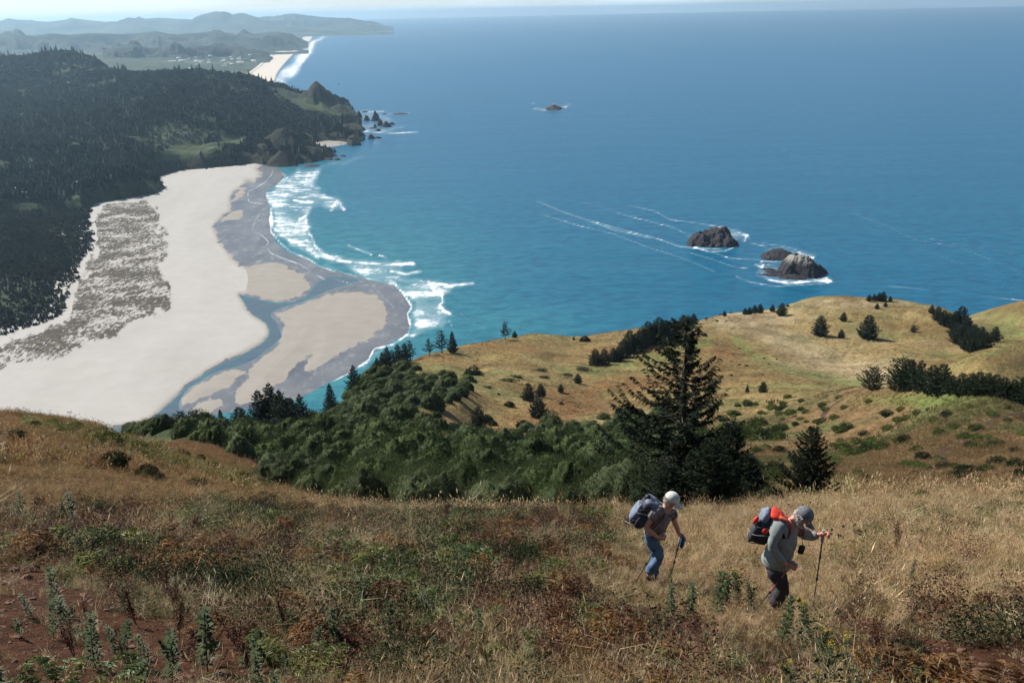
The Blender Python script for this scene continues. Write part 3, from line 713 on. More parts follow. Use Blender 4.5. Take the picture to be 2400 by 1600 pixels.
def hills(x, y):
    R = np.hypot(x, y); az = np.arctan2(x, y)
    z = H - R*FHT.tan(az, np.maximum(R, 900))
    z = z + (fbm(x, y, 300, 5, 81)*30-np.abs(fbm(x, y, 150, 4, 83))*22+6)*ss(1900, 2400, R) + fbm(x, y, 60, 4, 86)*5
    for u, v, Rk, wx, wy, pw in KNOBS:
        a, t = az_tan(u, v); zt = H-Rk*float(t); cx, cy = Rk*math.sin(a), Rk*math.cos(a)
        # local axes: across and along the line from the viewpoint
        dx = (x-cx)*math.cos(a)-(y-cy)*math.sin(a); dy = (x-cx)*math.sin(a)+(y-cy)*math.cos(a)
        q = (np.abs(dx)/wx)**2+(np.abs(dy)/wy)**2
        k = zt*np.maximum(1-0.62*q**(0.5*pw), -0.3)
        k = k + (fbm(x, y, 34, 5, 91)*0.20-np.abs(fbm(x*1.4, y*0.7, 22, 4, 93))*0.22+0.03)*zt*ss(0.02, 0.35, q)
        z = np.where(q < 6, np.maximum(z, np.minimum(k, zt)), z)
    d = sdf(x, y, COAST) + fbm(x, y, 55, 4, 95)*14
    lim = np.where(R < 1950, 1.5+d*0.05, d*0.95)
    z = np.minimum(z, lim)
    return np.where(d < -20, -8, np.maximum(z, -8)), d

na, nr = 430, 360
A, I = np.meshgrid(np.linspace(-0.70, -0.115, na), np.linspace(1/880.0, 1/6200.0, nr)); RR = 1/I
X, Y = RR*np.sin(A), RR*np.cos(A); Z, D = hills(X, Y)
U, Vv = project(np.stack([X, Y, Z], -1))
gr = blob(U, Vv, 450, 352, 75, 16)+blob(U, Vv, 545, 330, 38, 16)+blob(U, Vv, 400, 372, 40, 12)+blob(U, Vv, 735, 250, 42, 18)+blob(U, Vv, 720, 240, 30, 14)*.8+blob(U, Vv, 150, 196, 60, 6)+blob(U, Vv, 240, 165, 60, 10)+blob(U, Vv, 545, 212, 14, 14)+blob(U, Vv, 240, 215, 36, 14)+blob(U, Vv, 60, 270, 36, 22)+blob(U, Vv, 500, 175, 60, 5)+blob(U, Vv, 790, 268, 36, 12)+blob(U, Vv, 500, 355, 30, 14)
gr = gr*(0.75+0.8*fbm(X, Y, 45, 3, 97))
rockm = np.zeros(X.shape)
for u, v, Rk, wx, wy, pw in KNOBS:
    a, t = az_tan(u, v); cx, cy = Rk*math.sin(a), Rk*math.cos(a)
    rockm = np.maximum(rockm, np.exp(-(((X-cx)/wx)**2+((Y-cy)/wy)**2)*0.45))
rockm = np.maximum(rockm, (1-ss(10, 45, D))*(RR > 2100))
g = G('wooded_hill_ground'); p = g.pos()
f = g.noise(p, 0.03, 7, 0.65); f2 = g.noise(p, 0.2, 5, 0.7)
c = g.ramp(f, [(0.35, (0.028, 0.042, 0.026)), (0.65, (0.060, 0.080, 0.042))])
gg_ = g.math('MULTIPLY', g.sst(g.math('ADD', g.attr('meadow', out='Fac'), g.math('ADD', g.math('MULTIPLY', g.math('SUBTRACT', f2, 0.5), 0.9), g.math('MULTIPLY', g.math('SUBTRACT', f, 0.5), 1.5))), 0.3, 0.75), 0.8)
c = g.mix(gg_, c, g.mix(f2, (0.048, 0.075, 0.030), (0.105, 0.125, 0.055)))
rk = g.math('MULTIPLY', g.sst(g.math('ADD', g.attr('rock', out='Fac'), g.math('MULTIPLY', g.math('SUBTRACT', f, 0.5), 0.9)), 0.45, 0.75), g.math('SUBTRACT', 1.0, gg_))
c = g.mix(rk, c, g.ramp(g.noise(g.pos((0.06, 0.06, 0.02)), 1.0, 7, 0.7), [(0.32, (0.014, 0.018, 0.014)), (0.50, (0.030, 0.036, 0.022)), (0.60, (0.040, 0.032, 0.030)), (0.78, (0.085, 0.062, 0.056))]))
MAT_HILL = g.done(g.bsdf(c, 0.95, g.bump(g.math('ADD', f, g.math('MULTIPLY', f2, 0.2)), 1.0, 9.0), 0.1))
hillo = link('wooded_hills', grid_mesh('wooded_hills', X, Y, Z, MAT_HILL, {'meadow': gr, 'rock': rockm}))
tag(hillo, 'dark wooded hills and rocky cape across the bay', kind='structure')

# ------------------------------------------------------------------ the far coast: plain, ridges
PLAIN = plane_pt(*np.array([(-900, 210), (-900, 80), (-400, 72), (0, 70), (400, 68), (700, 62), (886, 58.6), (840, 60.5), (790, 65.5), (740, 74), (716, 83), (705, 93), (680, 104), (650, 118), (630, 133), (600, 158), (575, 175), (540, 192), (300, 200)]).T)[:, :2]
A, I = np.meshgrid(np.linspace(-0.75, -0.118, 360), np.linspace(1/4300.0, 1/60000.0, 260)); RR = 1/I
X, Y = RR*np.sin(A), RR*np.cos(A); dpl = sdf(X, Y, PLAIN)
Z = np.clip(dpl*0.08, -12, 18) + ss(150, 900, dpl)*(fbm(X, Y, 900, 5, 101)*45+28)*ss(5200, 7500, RR) + ss(50, 250, dpl)*np.abs(fbm(X, Y, 130, 3, 105))*14
U, Vv = project(np.stack([X, Y, 0*X], -1))
fs = sdf(U, Vv, FARSAND)
g = G('far_coast_ground'); p = g.pos()
f = g.noise(p, 0.0022, 8, 0.65); f2 = g.noise(p, 0.012, 6, 0.7)
c = g.ramp(f, [(0.35, (0.030, 0.045, 0.030)), (0.52, (0.05, 0.068, 0.040)), (0.68, (0.13, 0.14, 0.08))])
c = g.mix(g.math('MULTIPLY', g.sst(f2, 0.6, 0.7), g.attr('town', out='Fac')), c, (0.34, 0.33, 0.31))
c = g.mix(g.sst(g.attr('sand', out='Fac'), -1.0, 1.0), c, (0.62, 0.55, 0.45))
MAT_PLAIN = g.done(g.bsdf(c, 0.95, None, 0.1))
town = np.clip(blob(U, Vv, 560, 150, 110, 22)+blob(U, Vv, 450, 122, 60, 10)*.7+blob(U, Vv, 640, 118, 40, 14), 0, 1)
Zs = np.where(fs > -1, np.minimum(Z, 5)+1.5, Z)
Zs = np.where(dpl < -30, np.where(fs > -2, 1.2, -12), Zs)
plain_o = link('coastal_plain', grid_mesh('coastal_plain', X, Y, Zs, MAT_PLAIN, {'sand': fs, 'town': town}))
tag(plain_o, 'hazy coastal plain with a town and long beach', kind='structure')

def ridge(name, label, sky, Rc, w, seed, amp, c1, c2):
    sky = np.array(sky, float)
    aa, tt = az_tan(sky[:, 0], sky[:, 1]); zc = H-Rc*tt
    az_ = np.linspace(aa[0], aa[-1], 520); hz = np.interp(az_, aa, zc)
    s_ = np.linspace(-1, 1, 60)
    A, S = np.meshgrid(az_, s_); RR = Rc+S*w; X, Y = RR*np.sin(A), RR*np.cos(A)
    prof = np.where(S < 0, (1+S)**1.15, (1-S)**0.8)
    nn = fbm(X, Y, w*0.30, 6, seed)-0.8*np.abs(fbm(X, Y, w*0.2, 5, seed+3))
    crest = np.exp(-(S/0.16)**2)
    Z = hz[None]*prof*(1+amp*nn*(1-crest)*2.0) + crest*fbm(X, Y, Rc*0.02, 4, seed+7)*hz.max()*0.035
    Z = np.where(hz[None] < 6, np.minimum(Z, hz[None]*prof), Z)
    Z[0] = -15; Z[-1] = -15
    g = G(name+'_cover'); p = g.pos()
    c = g.ramp(g.noise(p, 8.0/w, 8, 0.65), [(0.35, c1), (0.65, c2)])
    m = g.done(g.bsdf(c, 0.95, None, 0.1))
    o = link(name, grid_mesh(name, X, Y, Z, m)); tag(o, label, kind='structure'); return o
ridge('far_ridge', 'pale blue mountain ridge along the horizon', [(-500, 50), (-200, 44), (-60, 47), (0, 50), (19, 43), (45, 47), (65, 47), (110, 51), (150, 46), (176, 43), (210, 47), (249, 51), (290, 48), (330, 45), (371, 41), (410, 44), (448, 46), (480, 38), (505, 33), (540, 36), (574, 39), (610, 41), (645, 39), (668, 33), (690, 32), (727, 37), (760, 40), (785, 41), (810, 42), (834, 45), (855, 50), (873, 50), (890, 55), (903, 60), (925, 68)], 23000, 6500, 201, 0.9, (0.02, 0.035, 0.034), (0.10, 0.12, 0.08))
ridge('middle_ridge', 'blue wooded ridge ending above the long beach', [(-500, 84), (-200, 80), (0, 83), (34, 79), (80, 83), (115, 77), (160, 80), (207, 77), (290, 80), (340, 76), (367, 73), (395, 79), (421, 80), (460, 76), (505, 74), (530, 78), (555, 83), (600, 84), (651, 80), (680, 84), (700, 92), (712, 99), (722, 105)], 11500, 2300, 221, 0.9, (0.012, 0.024, 0.024), (0.08, 0.10, 0.07))
ridge('low_ridge', 'low dark wooded rise behind the town', [(240, 120), (270, 112), (310, 104), (350, 112), (400, 110), (450, 108), (500, 106), (540, 112), (600, 116), (630, 122)], 8600, 900, 231, 0.8, (0.022, 0.035, 0.024), (0.045, 0.06, 0.04))

# ------------------------------------------------------------------ air
haze_m = bpy.data.materials.new('haze_air'); haze_m.use_nodes = True
ht = haze_m.node_tree; ht.nodes.clear(); ho = ht.nodes.new('ShaderNodeOutputMaterial'); hv = ht.nodes.new('ShaderNodeVolumePrincipled')
hv.inputs['Color'].default_value = (0.52, 0.78, 1.0, 1); hv.inputs['Density'].default_value = 3.6e-5; hv.inputs['Anisotropy'].default_value = 0.5
ht.links.new(hv.outputs[0], ho.inputs['Volume'])
hb = MB(); S_ = 66000; zt = 470; zb = -35
P_ = np.array([(-S_, -S_, zb), (S_, -S_, zb), (S_, S_, zb), (-S_, S_, zb), (-S_, -S_, zt), (S_, -S_, zt), (S_, S_, zt), (-S_, S_, zt)], float)
hb.add(P_, [[0, 3, 2, 1], [4, 5, 6, 7], [0, 1, 5, 4], [1, 2, 6, 5], [2, 3, 7, 6], [3, 0, 4, 7]])
haze = link('haze', hb.mesh('haze', haze_m)); tag(haze, 'thin blue sea haze filling the air', kind='stuff')

# ------------------------------------------------------------------ plant builders
def unit(v): return v/np.maximum(np.linalg.norm(v, axis=-1, keepdims=True), 1e-9)

def leaves(P, Dn, ln, wd, r, droop=0.0):
    """pointed leaf quads at P pointing along Dn"""
    n = len(P); Dn = unit(Dn+0*P)
    rv = r.normal(size=(n, 3)); S = unit(np.cross(Dn, rv))
    ln = np.broadcast_to(ln, (n,))[:, None]; wd = np.broadcast_to(wd, (n,))[:, None]
    mid = P+Dn*ln*0.5; tip = P+Dn*ln; tip[:, 2] -= droop*ln[:, 0]
    return np.stack([P, mid+S*wd*0.5, tip, mid-S*wd*0.5], 1)

def conifer(seed, h=1.0, rad=0.3, whorls=30, per=7, sprays=14, spray=0.09, droop=0.25, upturn=0.25, ragged=0.35, base=0.04, power=0.85, lean=0.0, gap=0.0, width=0.35, hang=0.3, asym=0.35):
    r = np.random.default_rng(seed); mb = MB(); tb = MB()
    tz = np.linspace(0, h*0.99, 8)
    tb.tube(np.stack([lean*tz*tz/h+0.006*h*np.sin(tz/h*5+seed), 0.006*h*np.cos(tz/h*4), tz], -1), np.linspace(0.022*h, 0.002*h, 8), 6)
    side = 1+asym*ragged*np.sin(np.arange(0, 6.3, 0.9)+seed)
    for w in range(whorls):
        f = base+(1-base)*((w+r.uniform(0, 0.8))/whorls)**0.92
        if f > 0.985: continue
        z0 = f*h; L0 = rad*h*max(0.03, (1-f)**power)
        if f < 0.2: L0 *= 0.55+f*2.2
        k = max(3, int(per*(1-0.4*f)))
        a0 = r.uniform(0, 6.28)
        for j in range(k):
            if r.random() < gap: continue
            a = a0+j*6.283/k+r.normal(0, 0.25)
            L = L0*(1+r.normal(0, ragged))*side[int((a % 6.283)/0.9) % 7]
            L = float(np.clip(L, 0.25*L0, 1.7*L0))
            d = np.array([math.cos(a), math.sin(a), 0])
            t = np.linspace(0, 1, 6)
            zz = z0 + L*(0.15*t-droop*t*(1.6-t)+upturn*t**3)
            Pb = np.stack([lean*z0*z0/h+d[0]*L*t, d[1]*L*t, zz], -1)
            tb.tube(Pb[::1], np.linspace(0.005*h*(1-f)+0.001*h, 0.0007*h, 6), 3, False)
            m = max(3, int(sprays*(0.35+0.65*L/(rad*h))))
            tt = r.uniform(0.12, 1.0, m)**0.8; tt[0] = 0.98
            P = np.stack([np.interp(tt, t, Pb[:, i]) for i in range(3)], -1)
            sgn = r.choice([-1, 1], m)[:, None]
            sd = np.array([-d[1], d[0], 0])
            dr = d*r.uniform(0.5, 1.1, (m, 1))+sd*sgn*r.uniform(0.1, 1.0, (m, 1)); dr[:, 2] += r.normal(-hang*0.6, hang*0.7, m)+0.1
            sl = spray*h*r.uniform(0.6, 1.3, m)*(0.55+0.45*(1-f))
            mb.quads(leaves(P, dr, sl, sl*width, r, 0.12))
            m2 = m//2
            P2 = P[:m2]; dd = d*0.5+sd*sgn[:m2]*0.6+np.array([0, 0, -0.2]); mb.quads(leaves(P2, dd*r.uniform(0.6, 1.2, (m2, 1)), sl[:m2]*1.2, sl[:m2]*width*0.9, r, 0.25))
    m = 10; P = np.stack([np.full(m, lean*h), np.zeros(m), h*r.uniform(0.90, 0.985, m)], -1)
    dr = r.normal(size=(m, 3)); dr[:, 2] = np.abs(dr[:, 2])+0.8
    mb.quads(leaves(P, dr, spray*h*0.6, spray*h*0.16, r))
    return mb, tb

def lump(seed, n, amp=0.22, flat=0.75, lobes=9):
    """directions and radius of a lumpy dome"""
    r = np.random.default_rng(seed)
    D = unit(r.normal(size=(n, 3))); D[:, 2] = np.abs(D[:, 2])*1.0
    C_ = unit(r.normal(size=(lobes, 3))); C_[:, 2] = np.abs(C_[:, 2])
    h = (D@C_.T); rad = 0.72+amp*np.max(np.clip((h-0.62)/0.38, 0, 1)**0.7*r.uniform(0.6, 1.5, lobes)[None], 1)
    return D, rad, C_

def shrub(seed, n=2600, leaf=0.075, width=0.5, lobes=10, amp=0.3, flat=0.8, core=True, spiky=0.3, heads=4, sub=2, solid=0.72):
    """a crown of several unequal heads, each a ragged shell of leaves"""
    r = np.random.default_rng(seed+99); mb = MB()
    bm = bmesh.new(); bmesh.ops.create_icosphere(bm, subdivisions=sub, radius=1)
    V0 = np.array([v.co[:] for v in bm.verts]); F0 = np.array([[v.index for v in f.verts] for f in bm.faces]); bm.free()
    cs = [(0, 0, 0.12, 0.66)]
    for k in range(heads):
        a = k*6.283/heads+r.uniform(-0.5, 0.5); d = r.uniform(0.32, 0.55); cs.append((math.cos(a)*d, math.sin(a)*d, r.uniform(-0.05, 0.25), r.uniform(0.30, 0.50)))
    tot = sum(c[3]**2 for c in cs)
    for k, (cx, cy, cz, cr) in enumerate(cs):
        m = int(n*cr*cr/tot)
        D, rad, C_ = lump(seed*7+k, m, amp, flat, lobes)
        D = D.copy(); P = D*(rad*(1-np.abs(r.normal(0, 0.12, m)).clip(0, 0.4))*(1+0.14*(r.random(m) < 0.15)))[:, None]*cr*1.18; P[:, 2] = P[:, 2]*flat*1.1
        P = P+np.array([cx, cy, cz*flat])
        dr = D*0.8+r.normal(0, 0.75, (m, 3)); dr[:, 2] += spiky
        mb.quads(leaves(P, dr, leaf*r.uniform(0.6, 1.5, m), leaf*width*r.uniform(0.7, 1.3, m), r, 0.05))
        nn = 0
        if sub > 2: nn = 0.30*fbm(V0[:, 0]*1.0+V0[:, 2]*0.7, V0[:, 1]-V0[:, 2]*0.6, 0.55, 4, seed+k)+0.26*r.normal(0, 0.35, len(V0))
        V = V0*(cr*solid*(1+nn))[:, None] if sub > 2 else V0*cr*solid; V[:, 2] = np.where(V[:, 2] < 0, V[:, 2]*0.5, V[:, 2]*flat*1.1); mb.add(V+np.array([cx, cy, cz*flat]), F0)
    return mb

M_SPRUCE = leafmat('spruce_needles', (0.010, 0.018, 0.010), (0.026, 0.040, 0.018), 0.75, 0.08, 0.12)
M_PINE = leafmat('shore_pine_needles', (0.014, 0.026, 0.014), (0.034, 0.052, 0.024), 0.7, 0.10, 0.15)
M_BARK = plain('spruce_bark', (0.060, 0.048, 0.040), 0.95, 0.4, 14)
M_SHRUB = leafmat('thicket_leaves', (0.042, 0.062, 0.022), (0.105, 0.138, 0.048), 0.75, 0.25, 0.06, (0.085, 0.105, 0.050), 0.05, inst=True)
M_BUSH = leafmat('bush_leaves', (0.045, 0.072, 0.022), (0.12, 0.155, 0.045), 0.75, 0.25, 0.08, (0.15, 0.18, 0.05), 0.12, inst=True)
M_DARKBUSH = leafmat('dark_bush_leaves', (0.018, 0.028, 0.014), (0.045, 0.060, 0.026), 0.8, 0.15, 0.05, inst=True)

spruceA = [m.mesh(n_, t_) for (m, n_, t_) in zip(conifer(1, 1, 0.24, 34, 8, 30, 0.055, ragged=0.25), ('crown', 'trunk'), (M_PINE, M_BARK))]
spruceB = [m.mesh(n_, t_) for (m, n_, t_) in zip(conifer(2, 1, 0.30, 30, 8, 34, 0.058, ragged=0.38, droop=0.12, upturn=0.35), ('crown', 'trunk'), (M_PINE, M_BARK))]
spruceC = [m.mesh(n_, t_) for (m, n_, t_) in zip(conifer(3, 1, 0.46, 22, 9, 44, 0.065, ragged=0.5, droop=-0.25, upturn=0.25, power=0.5), ('crown', 'trunk'), (M_PINE, M_BARK))]
spruceD = [m.mesh(n_, t_) for (m, n_, t_) in zip(conifer(4, 1, 0.42, 26, 10, 44, 0.065, ragged=0.22, droop=0.1, upturn=0.2, power=0.62, base=0.01), ('crown', 'trunk'), (M_PINE, M_BARK))]
spruceE = [m.mesh(n_, t_) for (m, n_, t_) in zip(conifer(5, 1, 0.26, 16, 6, 34, 0.065, ragged=0.45, droop=0.15, base=0.25, gap=0.15, power=0.45), ('crown', 'trunk'), (M_PINE, M_BARK))]
TREES = {'a': spruceA, 'b': spruceB, 'c': spruceC, 'd': spruceD, 'e': spruceE}
ASP = {'a': 0.48, 'b': 0.60, 'c': 0.95, 'd': 0.85, 'e': 0.6}
bush_round = [shrub(40+k, 1500, 0.13, 0.5, 7, 0.25, 0.95).mesh('bush_crown', M_DARKBUSH) for k in range(2)]

def px_height(p, hpx):
    v0 = project(np.array(p))[1]; v1 = project(np.array(p)+np.array([0, 0, 1.0]))[1]
    return float(hpx/(v0-v1))
def px_width(p, wpx):
    c = (np.array(p)-np.array([0, 0, H]))@M3
    return float(wpx*(-c[2])/FPX)

def tree_at(u, v, hpx, kind, label, group=None, wpx=None, back=0.0, name='spruce_tree'):
    p = gpt(u, v)
    if back:
        k = 1+back/max(math.hypot(p.x, p.y), 1); p = Vector((p.x*k, p.y*k, float(ground(p.x*k, p.y*k))))
        vv = project(np.array(p))[1]; hpx = hpx+(vv-v)
    else: hpx = hpx+float(project(np.array(p))[1])-v
    h = px_height(p, hpx); w = 1.0
    if wpx: w = px_width(p, wpx)/(ASP[kind]*h)
    return place_copy(list(zip(('crown', 'trunk'), TREES[kind])), name, label, 'tree', group, (p.x, p.y, p.z-0.02*h), random.uniform(0, 6.28), (h*w, h*w, h))

# hero spruce and its companions just below the hikers' slope
hm, ht_ = conifer(77, 1, 0.285, 46, 8, 120, 0.030, droop=0.26, upturn=0.40, ragged=0.42, base=0.02, power=0.62, gap=0.14, width=0.22, hang=0.6, asym=0.8)
hero = [hm.mesh('crown', M_SPRUCE), ht_.mesh('trunk', M_BARK)]
p = gpt(1588, 1192, 20); k = 62/math.hypot(p.x, p.y)
p = Vector((p.x*k, p.y*k, float(ground(p.x*k, p.y*k)))); v0 = float(project(np.array(p))[1])
h = px_height(p, v0-742)*0.93
place_copy(list(zip(('crown', 'trunk'), hero)), 'spruce_tree', 'tallest spruce with ragged drooping branches, standing right behind the two hikers', 'tree', None, p, 2.2, (h*1.12, h*1.12, h))
m2_, t2_ = conifer(78, 1, 0.34, 40, 10, 80, 0.042, droop=0.22, upturn=0.32, ragged=0.24, base=0.0, power=0.6, width=0.26, hang=0.45)
dense = [m2_.mesh('crown', M_SPRUCE), t2_.mesh('trunk', M_BARK)]
TREES['f'] = dense; ASP['f'] = 0.68
tree_at(1891, 1168, 172, 'f', 'dark cone shaped young spruce standing alone on the slope right of the tallest spruce', None, 118)
tree_at(1702, 1192, 205, 'f', 'dark dense spruce pressed against the right side of the tallest spruce', None, 150, 6)
tree_at(1745, 1190, 130, 'f', 'short bushy spruce at the right foot of the tallest spruce', None, 110, 5)
tree_at(1660, 1198, 170, 'f', 'shadowy spruce close behind the cap of the left hiker, below the tallest spruce', None, 150, 3)
tree_at(1560, 1205, 125, 'f', 'low dark spruce at the left foot of the tallest spruce', None, 140, 6)

dark_big = shrub(90, 7000, 0.036, 0.40, 12, 0.36, 1.0, spiky=0.6, heads=5, sub=4, solid=0.92).mesh('bush_crown', M_DARKBUSH)
one = [(521, 985, 27, 'a', 'small pointed spruce at the thicket edge, left of a tiny broad spruce'),
 (566, 976, 24, 'd', 'tiny broad spruce at the thicket edge against turquoise water'),
 (778, 932, 35, 'a', 'small slim spruce against turquoise water between two spruce stands'),
 (831, 914, 60, 'b', 'bushy spruce rising against wet sand at the upper end of the thicket'),
 (1006, 834, 42, 'e', 'leftmost and lowest of the three spruces on the sea rim'),
 (1036, 829, 57, 'e', 'tallest middle one of the three spruces on the sea rim'),
 (1061, 826, 51, 'a', 'right one of the three spruces on the sea rim'),
 (1184, 797, 44, 'e', 'lone open-crowned spruce on the grassy rim above the sea'),
 (1206, 789, 14, 'd', 'very small spruce beside the lone open-crowned spruce on the rim'),
 (1345, 797, 10, 'b', 'tiny spruce on the dip of the grassy rim above the sea'),
 (1395, 856, 40, 'd', 'lowest left spruce of the dark row climbing the golden hill'),
 (1416, 854, 38, 'd', 'second spruce from the bottom of the dark row climbing the golden hill'),
 (1121, 1003, 52, 'd', 'dark spruce with a pointed top standing where grass meets thicket'),
 (1261, 979, 52, 'd', 'largest dark spruce of the small clump in the middle of the golden slope'),
 (1240, 939, 40, 'd', 'upper left spruce of the small clump in the middle of the golden slope'),
 (1268, 930, 32, 'd', 'upper right spruce of the small clump in the middle of the golden slope'),
 (1314, 1044, 38, 'd', 'dark spruce sunk in the thicket left of the tallest spruce'),
 (1355, 898, 24, 'd', 'little dark spruce beside the green stripe on the golden slope'),
 (1314, 918, 19, 'd', 'small round spruce below the little spruce beside the green stripe'),
 (1698, 741, 13, 'd', 'tiny round spruce on the rim right of the tallest spruce top'),
 (1921, 786, 48, 'd', 'left of the two big lone spruces casting shadows on the golden knoll'),
 (2033, 793, 57, 'd', 'right of the two big lone spruces casting shadows on the golden knoll'),
 (1977, 753, 22, 'd', 'small spruce between and above the two big lone spruces'),
 (1971, 792, 21, 'd', 'small spruce between the two big lone spruces, near their feet'),
 (2140, 779, 17, 'c', 'small wind-bent spruce alone on the brown right flank of the knoll'),
 (1810, 730, 17, 'd', 'small spruce touching the larger dark spruce at the rim'),
 (1832, 740, 31, 'd', 'larger dark spruce on the rim left of the golden knoll'),
 (2330, 799, 35, 'd', 'separate spruce at the right end of the dark grove in the gully'),
 (1751, 921, 20, 'a', 'small pointed spruce at the lower edge of the golden slope, left of a wider one'),
 (1788, 920, 27, 'd', 'wider small spruce at the lower edge of the golden slope'),
 (2045, 922, 62, 'c', 'ragged wind-bent spruce at the left end of the dark shelterbelt'),
 (2105, 927, 88, 'c', 'tallest ragged spruce of the dark shelterbelt on the right')]
for u, v, hp, k, lb in one: tree_at(u, v, hp, k, lb, None, None, 6 if v > 919 and u > 2040 else 0)
for grp, lb, lst, bk in (
 ('wind-flattened spruces at the thicket edge', 'low spruce at the left end of the thicket by the river mouth', [(430, 1006, 42, 'c'), (460, 1005, 44, 'c'), (485, 1000, 32, 'c')], 0),
 ('tall spruce stand in the thicket', 'tall spruce of the close stand at the thicket edge before the sand bar', [(613, 990, 78, 'b'), (640, 990, 95, 'b'), (664, 1016, 104, 'b'), (688, 996, 66, 'b'), (708, 1000, 78, 'b'), (628, 1000, 70, 'b'), (652, 1004, 84, 'b'), (680, 1010, 80, 'd')], 0),
 ('spruces at the sea rim by the thicket', 'spruce in the row of dark spruces on the sea rim above the white surf', [(884, 864, 28, 'b'), (897, 864, 40, 'b'), (909, 863, 53, 'b'), (921, 858, 40, 'e'), (934, 850, 45, 'b'), (950, 846, 44, 'b'), (962, 846, 50, 'e')], 0),
 ('dark spruces climbing the golden hill', 'dark spruce in the dense upper row climbing the golden hill to the rim', [(1437, 848, 34, 'd'), (1450, 846, 36, 'd'), (1462, 838, 44, 'd'), (1476, 826, 54, 'd'), (1490, 822, 44, 'd'), (1503, 816, 50, 'd'), (1518, 808, 56, 'd'), (1531, 806, 52, 'b'), (1543, 804, 62, 'd'), (1556, 802, 54, 'd'), (1568, 800, 48, 'd'), (1580, 800, 55, 'b'), (1600, 776, 40, 'd'), (1612, 768, 30, 'd'), (1625, 760, 26, 'd')], 0),
 ('spruces on the rim', 'small dark spruce in the group on the rim left of the larger dark spruce', [(1746, 737, 16, 'd'), (1756, 737, 18, 'd'), (1768, 734, 20, 'd'), (1781, 733, 22, 'd')], 0),
 ('spruces on top of the knoll', 'small spruce in the cluster on the very top of the golden knoll', [(2037, 706, 16, 'd'), (2049, 704, 16, 'd'), (2060, 705, 20, 'd'), (2069, 705, 23, 'd'), (2086, 706, 13, 'd'), (2055, 724, 14, 'd'), (2075, 719, 12, 'd')], 0),
 ('dark grove in the gully', 'dark spruce packed in the grove in the gully behind the golden knoll', [(2183, 734, 20, 'd'), (2196, 750, 33, 'd'), (2210, 761, 35, 'd'), (2222, 765, 33, 'd'), (2236, 770, 42, 'd'), (2250, 770, 54, 'd'), (2262, 792, 50, 'd'), (2245, 806, 46, 'd'), (2236, 790, 36, 'd'), (2266, 820, 48, 'd'), (2280, 802, 44, 'd'), (2288, 821, 47, 'd'), (2306, 818, 42, 'd'), (2298, 800, 36, 'd'), (2276, 826, 34, 'd')], 0),
 ('shelterbelt on the right', 'dark spruce in the unbroken right part of the shelterbelt behind the trail', [(2125, 929, 88, 'd'), (2150, 932, 90, 'b'), (2179, 933, 80, 'd'), (2201, 937, 86, 'd'), (2225, 940, 62, 'd'), (2249, 944, 72, 'd'), (2268, 946, 74, 'd'), (2287, 949, 80, 'd'), (2306, 952, 80, 'd'), (2325, 955, 80, 'd'), (2345, 958, 76, 'd'), (2367, 962, 74, 'd'), (2390, 965, 84, 'd'), (2415, 968, 92, 'c')], 5)):
    for u, v, hp, k in lst: tree_at(u, v, hp, k, lb, grp, None, bk+random.uniform(0, 3)*(bk > 0))

def bush_at(u, v, wpx, me, label, group=None, name='bush', flat=1.0, sink=0.12, back=0):
    p = gpt(u, v); w = px_width(p, wpx)*0.5/0.85
    o = link(name, me, None, (p.x, p.y, p.z-sink*w), (0, 0, random.uniform(0, 6.28)), (w, w, w*flat))
    return tag(o, label, 'bush', group)
for u, v, w, lb in ((1110, 879, 44, 'big round dark bush alone on the upper golden slope'), (1058, 1009, 36, 'round grey-green bush on the pale grass above the thicket'),
  (1142, 986, 30, 'round bush behind the pointed dark spruce where grass meets thicket'), (1156, 997, 28, 'round dark bush right of the pointed dark spruce where grass meets thicket'),
  (1226, 1000, 34, 'round bush in rusty bracken just below the small spruce clump'), (1195, 953, 30, 'spreading dark bush left of the small spruce clump'),
  (1237, 903, 13, 'small round bush topping the small spruce clump'), (1372, 800, 30, 'flat dark bush on the rim beside the tiny spruce'), (743, 955, 46, 'rounded tree-like bush against the turquoise water'),
  (1316, 948, 14, 'small dark bush below the small round spruce'), (1651, 787, 16, 'small grey bush on the pale hill right of the tallest spruce top'), (1215, 893, 10, 'very small bush on the faint path left of the spruce clump'),
  (1168, 925, 9, 'very small dark bush on the faint path across the slope')):
    bush_at(u, v, w, bush_round[len(lb) % 2], lb)

# ------------------------------------------------------------------ thicket in the hollow
shr_far = [shrub(60+k, 2200, 0.075, 0.36, 9, 0.34, 0.95, spiky=0.6, heads=4+k % 3, sub=4, solid=1.0).mesh('thicket_shrub', M_SHRUB) for k in range(4)]
shr_near = [shrub(70+k, 9000, 0.036, 0.40, 12, 0.36, 1.0, spiky=0.6, heads=4+k, sub=4, solid=0.92).mesh('thicket_shrub', M_SHRUB) for k in range(3)]
cand = []
r = np.random.default_rng(3)
uu = r.uniform(60, 1760, 24000); R_ = np.exp(r.uniform(math.log(52), math.log(470), 24000)); a_ = r.uniform(-0.62, 0.30, 24000)
x_, y_ = R_*np.sin(a_), R_*np.cos(a_); z_ = ground(x_, y_); u_, v_ = project(np.stack([x_, y_, z_], -1))
sv_ = sdf(u_, v_, VALLEY); ok = ((sv_ > 2) | ((sv_ > -16) & (r.random(24000) < 0.10) & (u_ > 560))) & ((u_ > 430) | (R_ > 175))
x_, y_, z_, u_, v_, R_ = [q[ok] for q in (x_, y_, z_, u_, v_, R_)]
kept = np.zeros((0, 3)); rad_ = []
order = r.permutation(len(x_))
